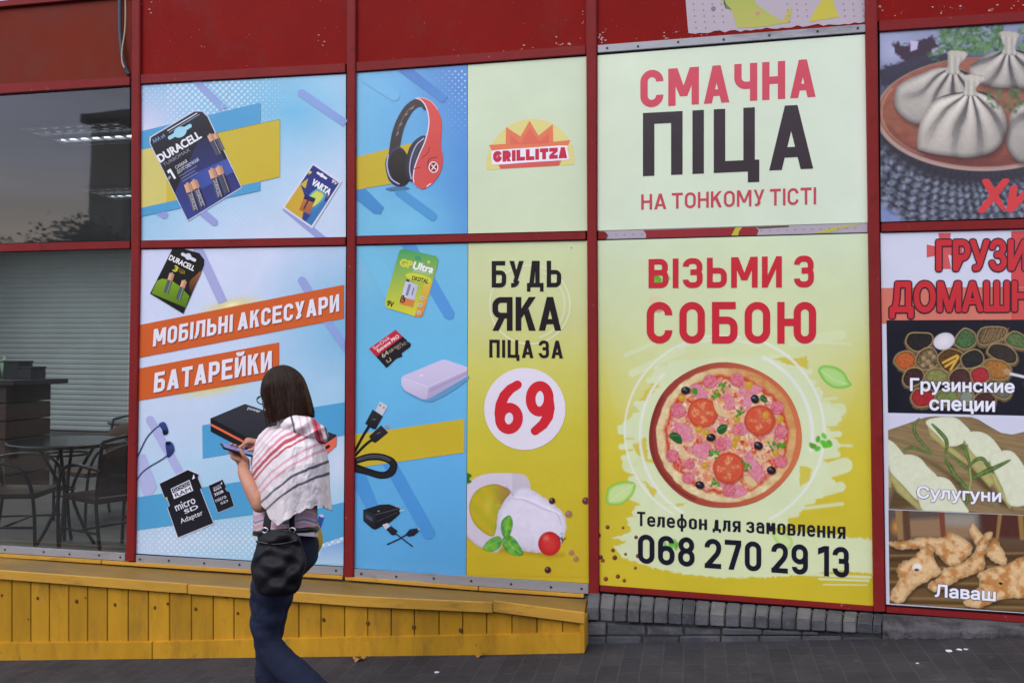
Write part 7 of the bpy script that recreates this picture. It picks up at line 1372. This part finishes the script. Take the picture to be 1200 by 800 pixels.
X = 339.5 + c_ * np.where(c_ > 0, ar, al) + c_ * rip * 2.2; D = s_ * bb + s_ * rip * .011
Y_ = 490 + (hem - 490) * TT + (4 - 10 * c_) * np.exp(-(TT / .12) ** 2) * .5 + .9 * np.sin(TH * 23) * (TT > .97)
v = Y_ + np.polyval(np.polyfit([285, 296, 308, 337, 360, 382, 392], [-56, -40, -26, 0, 12, 20, 23], 3), X) + 2.2 * (fbm(X / 14, Y_ / 18, 9) - .5) * 2
PK, CRM, NV = (206, 156, 172), (168, 36, 62), (44, 46, 76)
cloth('hooded_cape', X, Y_, D, stripes(v, (216, 208, 214), [(474, 476.4, PK), (483.4, 486, PK), (492, 494.6, (196, 176, 190)), (499, 501.4, PK), (506.6, 510.6, (196, 120, 140)), (514, 519, CRM), (522.4, 525.4, CRM), (536.6, 539.8, PK), (546, 549.4, (204, 150, 166)), (560, 563, NV), (573.4, 576.6, NV)]), thick=.005)
# its hood, lying on the back
A_, B_2 = np.meshgrid(np.linspace(0, 2 * math.pi, 160, endpoint=False), np.linspace(-.5 * math.pi, .5 * math.pi, 70)); cb, sb = np.cos(B_2), np.sin(B_2)
lx = cb * np.cos(A_); lz = sb; ly = cb * np.sin(A_); dx, dyp = 30 * lx, 15.5 * lz; tilt = math.radians(13)
X = 355.5 + dx * math.cos(tilt) - dyp * math.sin(tilt) + 1.2 * (fbm(A_ * 2, B_2 * 2, 4) - .5) * 4; Y_ = 502.5 + dx * math.sin(tilt) + dyp * math.cos(tilt) + 3.5 * np.clip(lx, 0, 1) + 1.4 * np.sin(lx * 9 + lz * 4) * cb; D = -.02 + .165 * ly * (1 - .25 * np.clip(lx, 0, 1)) + .012 * np.sin(lx * 11 + lz * 5) * cb
C = stripes(X - (Y_ - 500) * .35 + 2 * lz, (218, 210, 216), [(343, 345.4, NV), (352, 354, (206, 170, 184)), (360.6, 362.4, PK), (366, 374.6, (190, 84, 106)), (368.6, 371, CRM), (378.6, 381, NV)])
m = np.clip(1 - np.abs(lz - .60 + .1 * lx) / .075, 0, 1)[..., None]; m = np.clip(m * 2, 0, 1) * (lx[..., None] > -.85); C = C * (1 - m) + lin(NV) * m
cloth('hood', X, Y_, D, C, thick=.004)
# bag on the near hip, held by its strap
bg_ = empty('shoulder_bag', W_(326, 694, -.2), 'slouchy black leather bag hanging at the hip of the walking person', 'bag')
A_, B_2 = np.meshgrid(np.linspace(0, 2 * math.pi, 120, endpoint=False), np.linspace(-math.pi / 2, math.pi / 2, 90)); pw = lambda q, e: np.sign(q) * np.abs(q) ** e
lx, ly, lz = pw(np.cos(B_2), .65) * pw(np.cos(A_), .75), pw(np.cos(B_2), .65) * pw(np.sin(A_), .8), pw(np.sin(B_2), .75)
Yb_ = 660 + 38.5 * lz; X = 326.5 - 2 * lz + (31 + 1.6 * lz) * lx + 1.5 * np.sin(lz * 6 + lx * 2); D = -.235 + (.062 + .02 * lz) * ly
D += -.010 * np.sin(lx * 5 + lz * 7 + 4 * fbm(lx * 1.5 + 3, lz * 1.5 + 3, 5)) * np.clip(-ly, 0, 1) - .006 * np.sin(lz * 11 - lx * 4) * np.clip(-ly, 0, 1) + .02 * np.exp(-((lz + .55) / .12) ** 2) * np.clip(-ly, 0, 1)
co = PA(X.ravel(), Yb_.ravel(), YW + D.ravel()); nyy, nxx = X.shape; me = bpy.data.meshes.new('bag_body'); me.from_pydata(co.tolist(), [], [(j * nxx + i, j * nxx + (i + 1) % nxx, (j + 1) * nxx + (i + 1) % nxx, (j + 1) * nxx + i) for j in range(nyy - 1) for i in range(nxx)])
b2 = bmesh.new(); b2.from_mesh(me); bmesh.ops.remove_doubles(b2, verts=b2.verts, dist=.0005); bmesh.ops.recalc_face_normals(b2, faces=b2.faces); b2.to_mesh(me); b2.free(); link('bag_body', me, M_bag, bg_, True)
def strap(pts, w):
    bm = bmesh.new(); q = smooth_path(pts, 5); vv = [[bm.verts.new(p + Vector((sx_ * w / 2, sy_ * .004, 0))) for sx_, sy_ in ((-1, -1), (1, -1), (1, 1), (-1, 1))] for p in q]
    for i in range(len(vv) - 1):
        for k in range(4): bm.faces.new((vv[i][k], vv[i][(k + 1) % 4], vv[i + 1][(k + 1) % 4], vv[i + 1][k]))
    link_bm('strap', bm, M_bag, bg_)
strap([W_(312, 626, -.205), W_(314, 606, -.19), W_(322, 575, -.15), W_(332, 530, -.11), W_(338, 508, -.08)], .03); strap([W_(343, 626, -.205), W_(342, 606, -.205), W_(343, 570, -.19), W_(341, 520, -.155), W_(338, 503, -.11)], .02)
for x in (310.5, 342.6): bm = bmesh.new(); tube(bm, [W_(x + 3.4 * math.cos(t), 621 + 3 * math.sin(t), -.222) for t in np.linspace(0, 2 * math.pi, 17)], .0035, 6, False); link_bm('buckle', bm, M_met, bg_, True)
bm = bmesh.new(); tube(bm, smooth_path([W_(x, y_, -.272) for x, y_ in ((300, 634), (315, 637), (330, 637), (348, 633))]), .004, 6); link_bm('zip', bm, M_blk, bg_, True)
# yellow bag on the far side
yb_ = empty('carrier_bag', W_(366, 662, .12), 'yellow cloth bag showing behind the hip of the walking person', 'bag')
bm = bmesh.new(); ellipsoid(bm, W_(361, 634, .14), (17 / PXM, .06, 29 / PXM), Matrix.Rotation(.12, 3, 'Y'), 32); o = remesh('bag_body', bm, .006, M_yb, yb_, 3, lambda co: .006 * np.sin(co[:, 2] * 50 + co[:, 0] * 60) * (fbm(co[:, 0] * 20, co[:, 2] * 20, 3)))
bm = bmesh.new(); tube(bm, smooth_path([W_(352, 614, .15), W_(350, 596, .16), W_(347, 570, .18)]), .008); link_bm('handle', bm, M_yb, yb_, True)
# phone
po = empty('mobile_phone', c0, 'dark slim phone with a bluish screen held by the walking person', 'phone'); R3 = Matrix((pa_, pb, pn)).transposed()
def pbox(name, c, s, m, bev):
    bm = bmesh.new(); box(bm, (0, 0, 0), s); bmesh.ops.bevel(bm, geom=list(bm.edges), offset=bev, segments=2, affect='EDGES'); bmesh.ops.transform(bm, matrix=Matrix.Translation(c) @ R3.to_4x4(), verts=bm.verts); link_bm(name, bm, m, po)
pbox('case', Q(0, 0, 0), (.146, .072, .0085), M_ph, .003); pbox('screen', Q(0, 0, .0046), (.134, .066, .0012), M_scr, .0004)

# ================================================================== litter on the pavement
M_dl = mat('dry_leaf', (150, 106, 46), rough=.8, noise=(30, .25)); M_paper = mat('white_scrap', (200, 200, 204), rough=.8, noise=(30, .05))
def on_ground(px, py):
    d = FWD + RGT * ((px - 600) / FPX) + UPV * ((400 - py) / FPX); nrm = np.array([-GSL, -GCR, 1.0]); p0 = np.array([0, -.335, GZ]); t = ((p0 - CAM) @ nrm) / (d @ nrm); return Vector(CAM + d * t)
for px, py, s, lb in ((421, 774, .04, 'curled brown dry leaf lying below the yellow ledge'), (563, 769.5, .028, 'small dry leaf near the low end of the ledge')):
    p = on_ground(px, py); bm = bmesh.new(); pts = [(math.cos(t) * s * (.6 + .4 * abs(math.sin(2.5 * t))), math.sin(t) * s * .6 * (.6 + .4 * abs(math.sin(2.5 * t)))) for t in np.linspace(0, 2 * math.pi, 30, endpoint=False)]
    ce = bm.verts.new(p + Vector((0, 0, .012))); vs2 = [bm.verts.new(p + Vector((a, b, .008 + .5 * abs(a) * .5 + .012 * math.sin(a * 90)))) for a, b in pts]
    for i in range(30): bm.faces.new((ce, vs2[i], vs2[(i + 1) % 30]))
    tag(link_bm('fallen_leaf', bm, M_dl), lb, 'leaf')
for px, py, s, lb in ((512, 788, 0.013, 'single white crumb on the open pavement in the middle'), (1112, 763, 0.015, 'white scrap at the foot of the concrete plinth, left of the other scraps'), (1124, 761.5, 0.013, 'white scrap between two others below the bread photograph'), (1132, 761, 0.010, 'rightmost white scrap at the foot of the concrete plinth'), (1075, 777, 0.007, 'tiny white crumb alone on the pavement before the menu panel')):
    p = on_ground(px, py); bm = bmesh.new(); bmesh.ops.create_icosphere(bm, subdivisions=2, radius=1, matrix=Matrix.Translation(p + Vector((0, 0, s * .25))) @ Matrix.Diagonal((s, s * .7, s * .35, 1)))
    for v_ in bm.verts: v_.co += Vector((random.uniform(-1, 1), random.uniform(-1, 1), 0)) * s * .15
    tag(link_bm('paper_scrap', bm, M_paper), lb, 'litter', 'white scraps on the pavement')
bpy.context.view_layer.update()
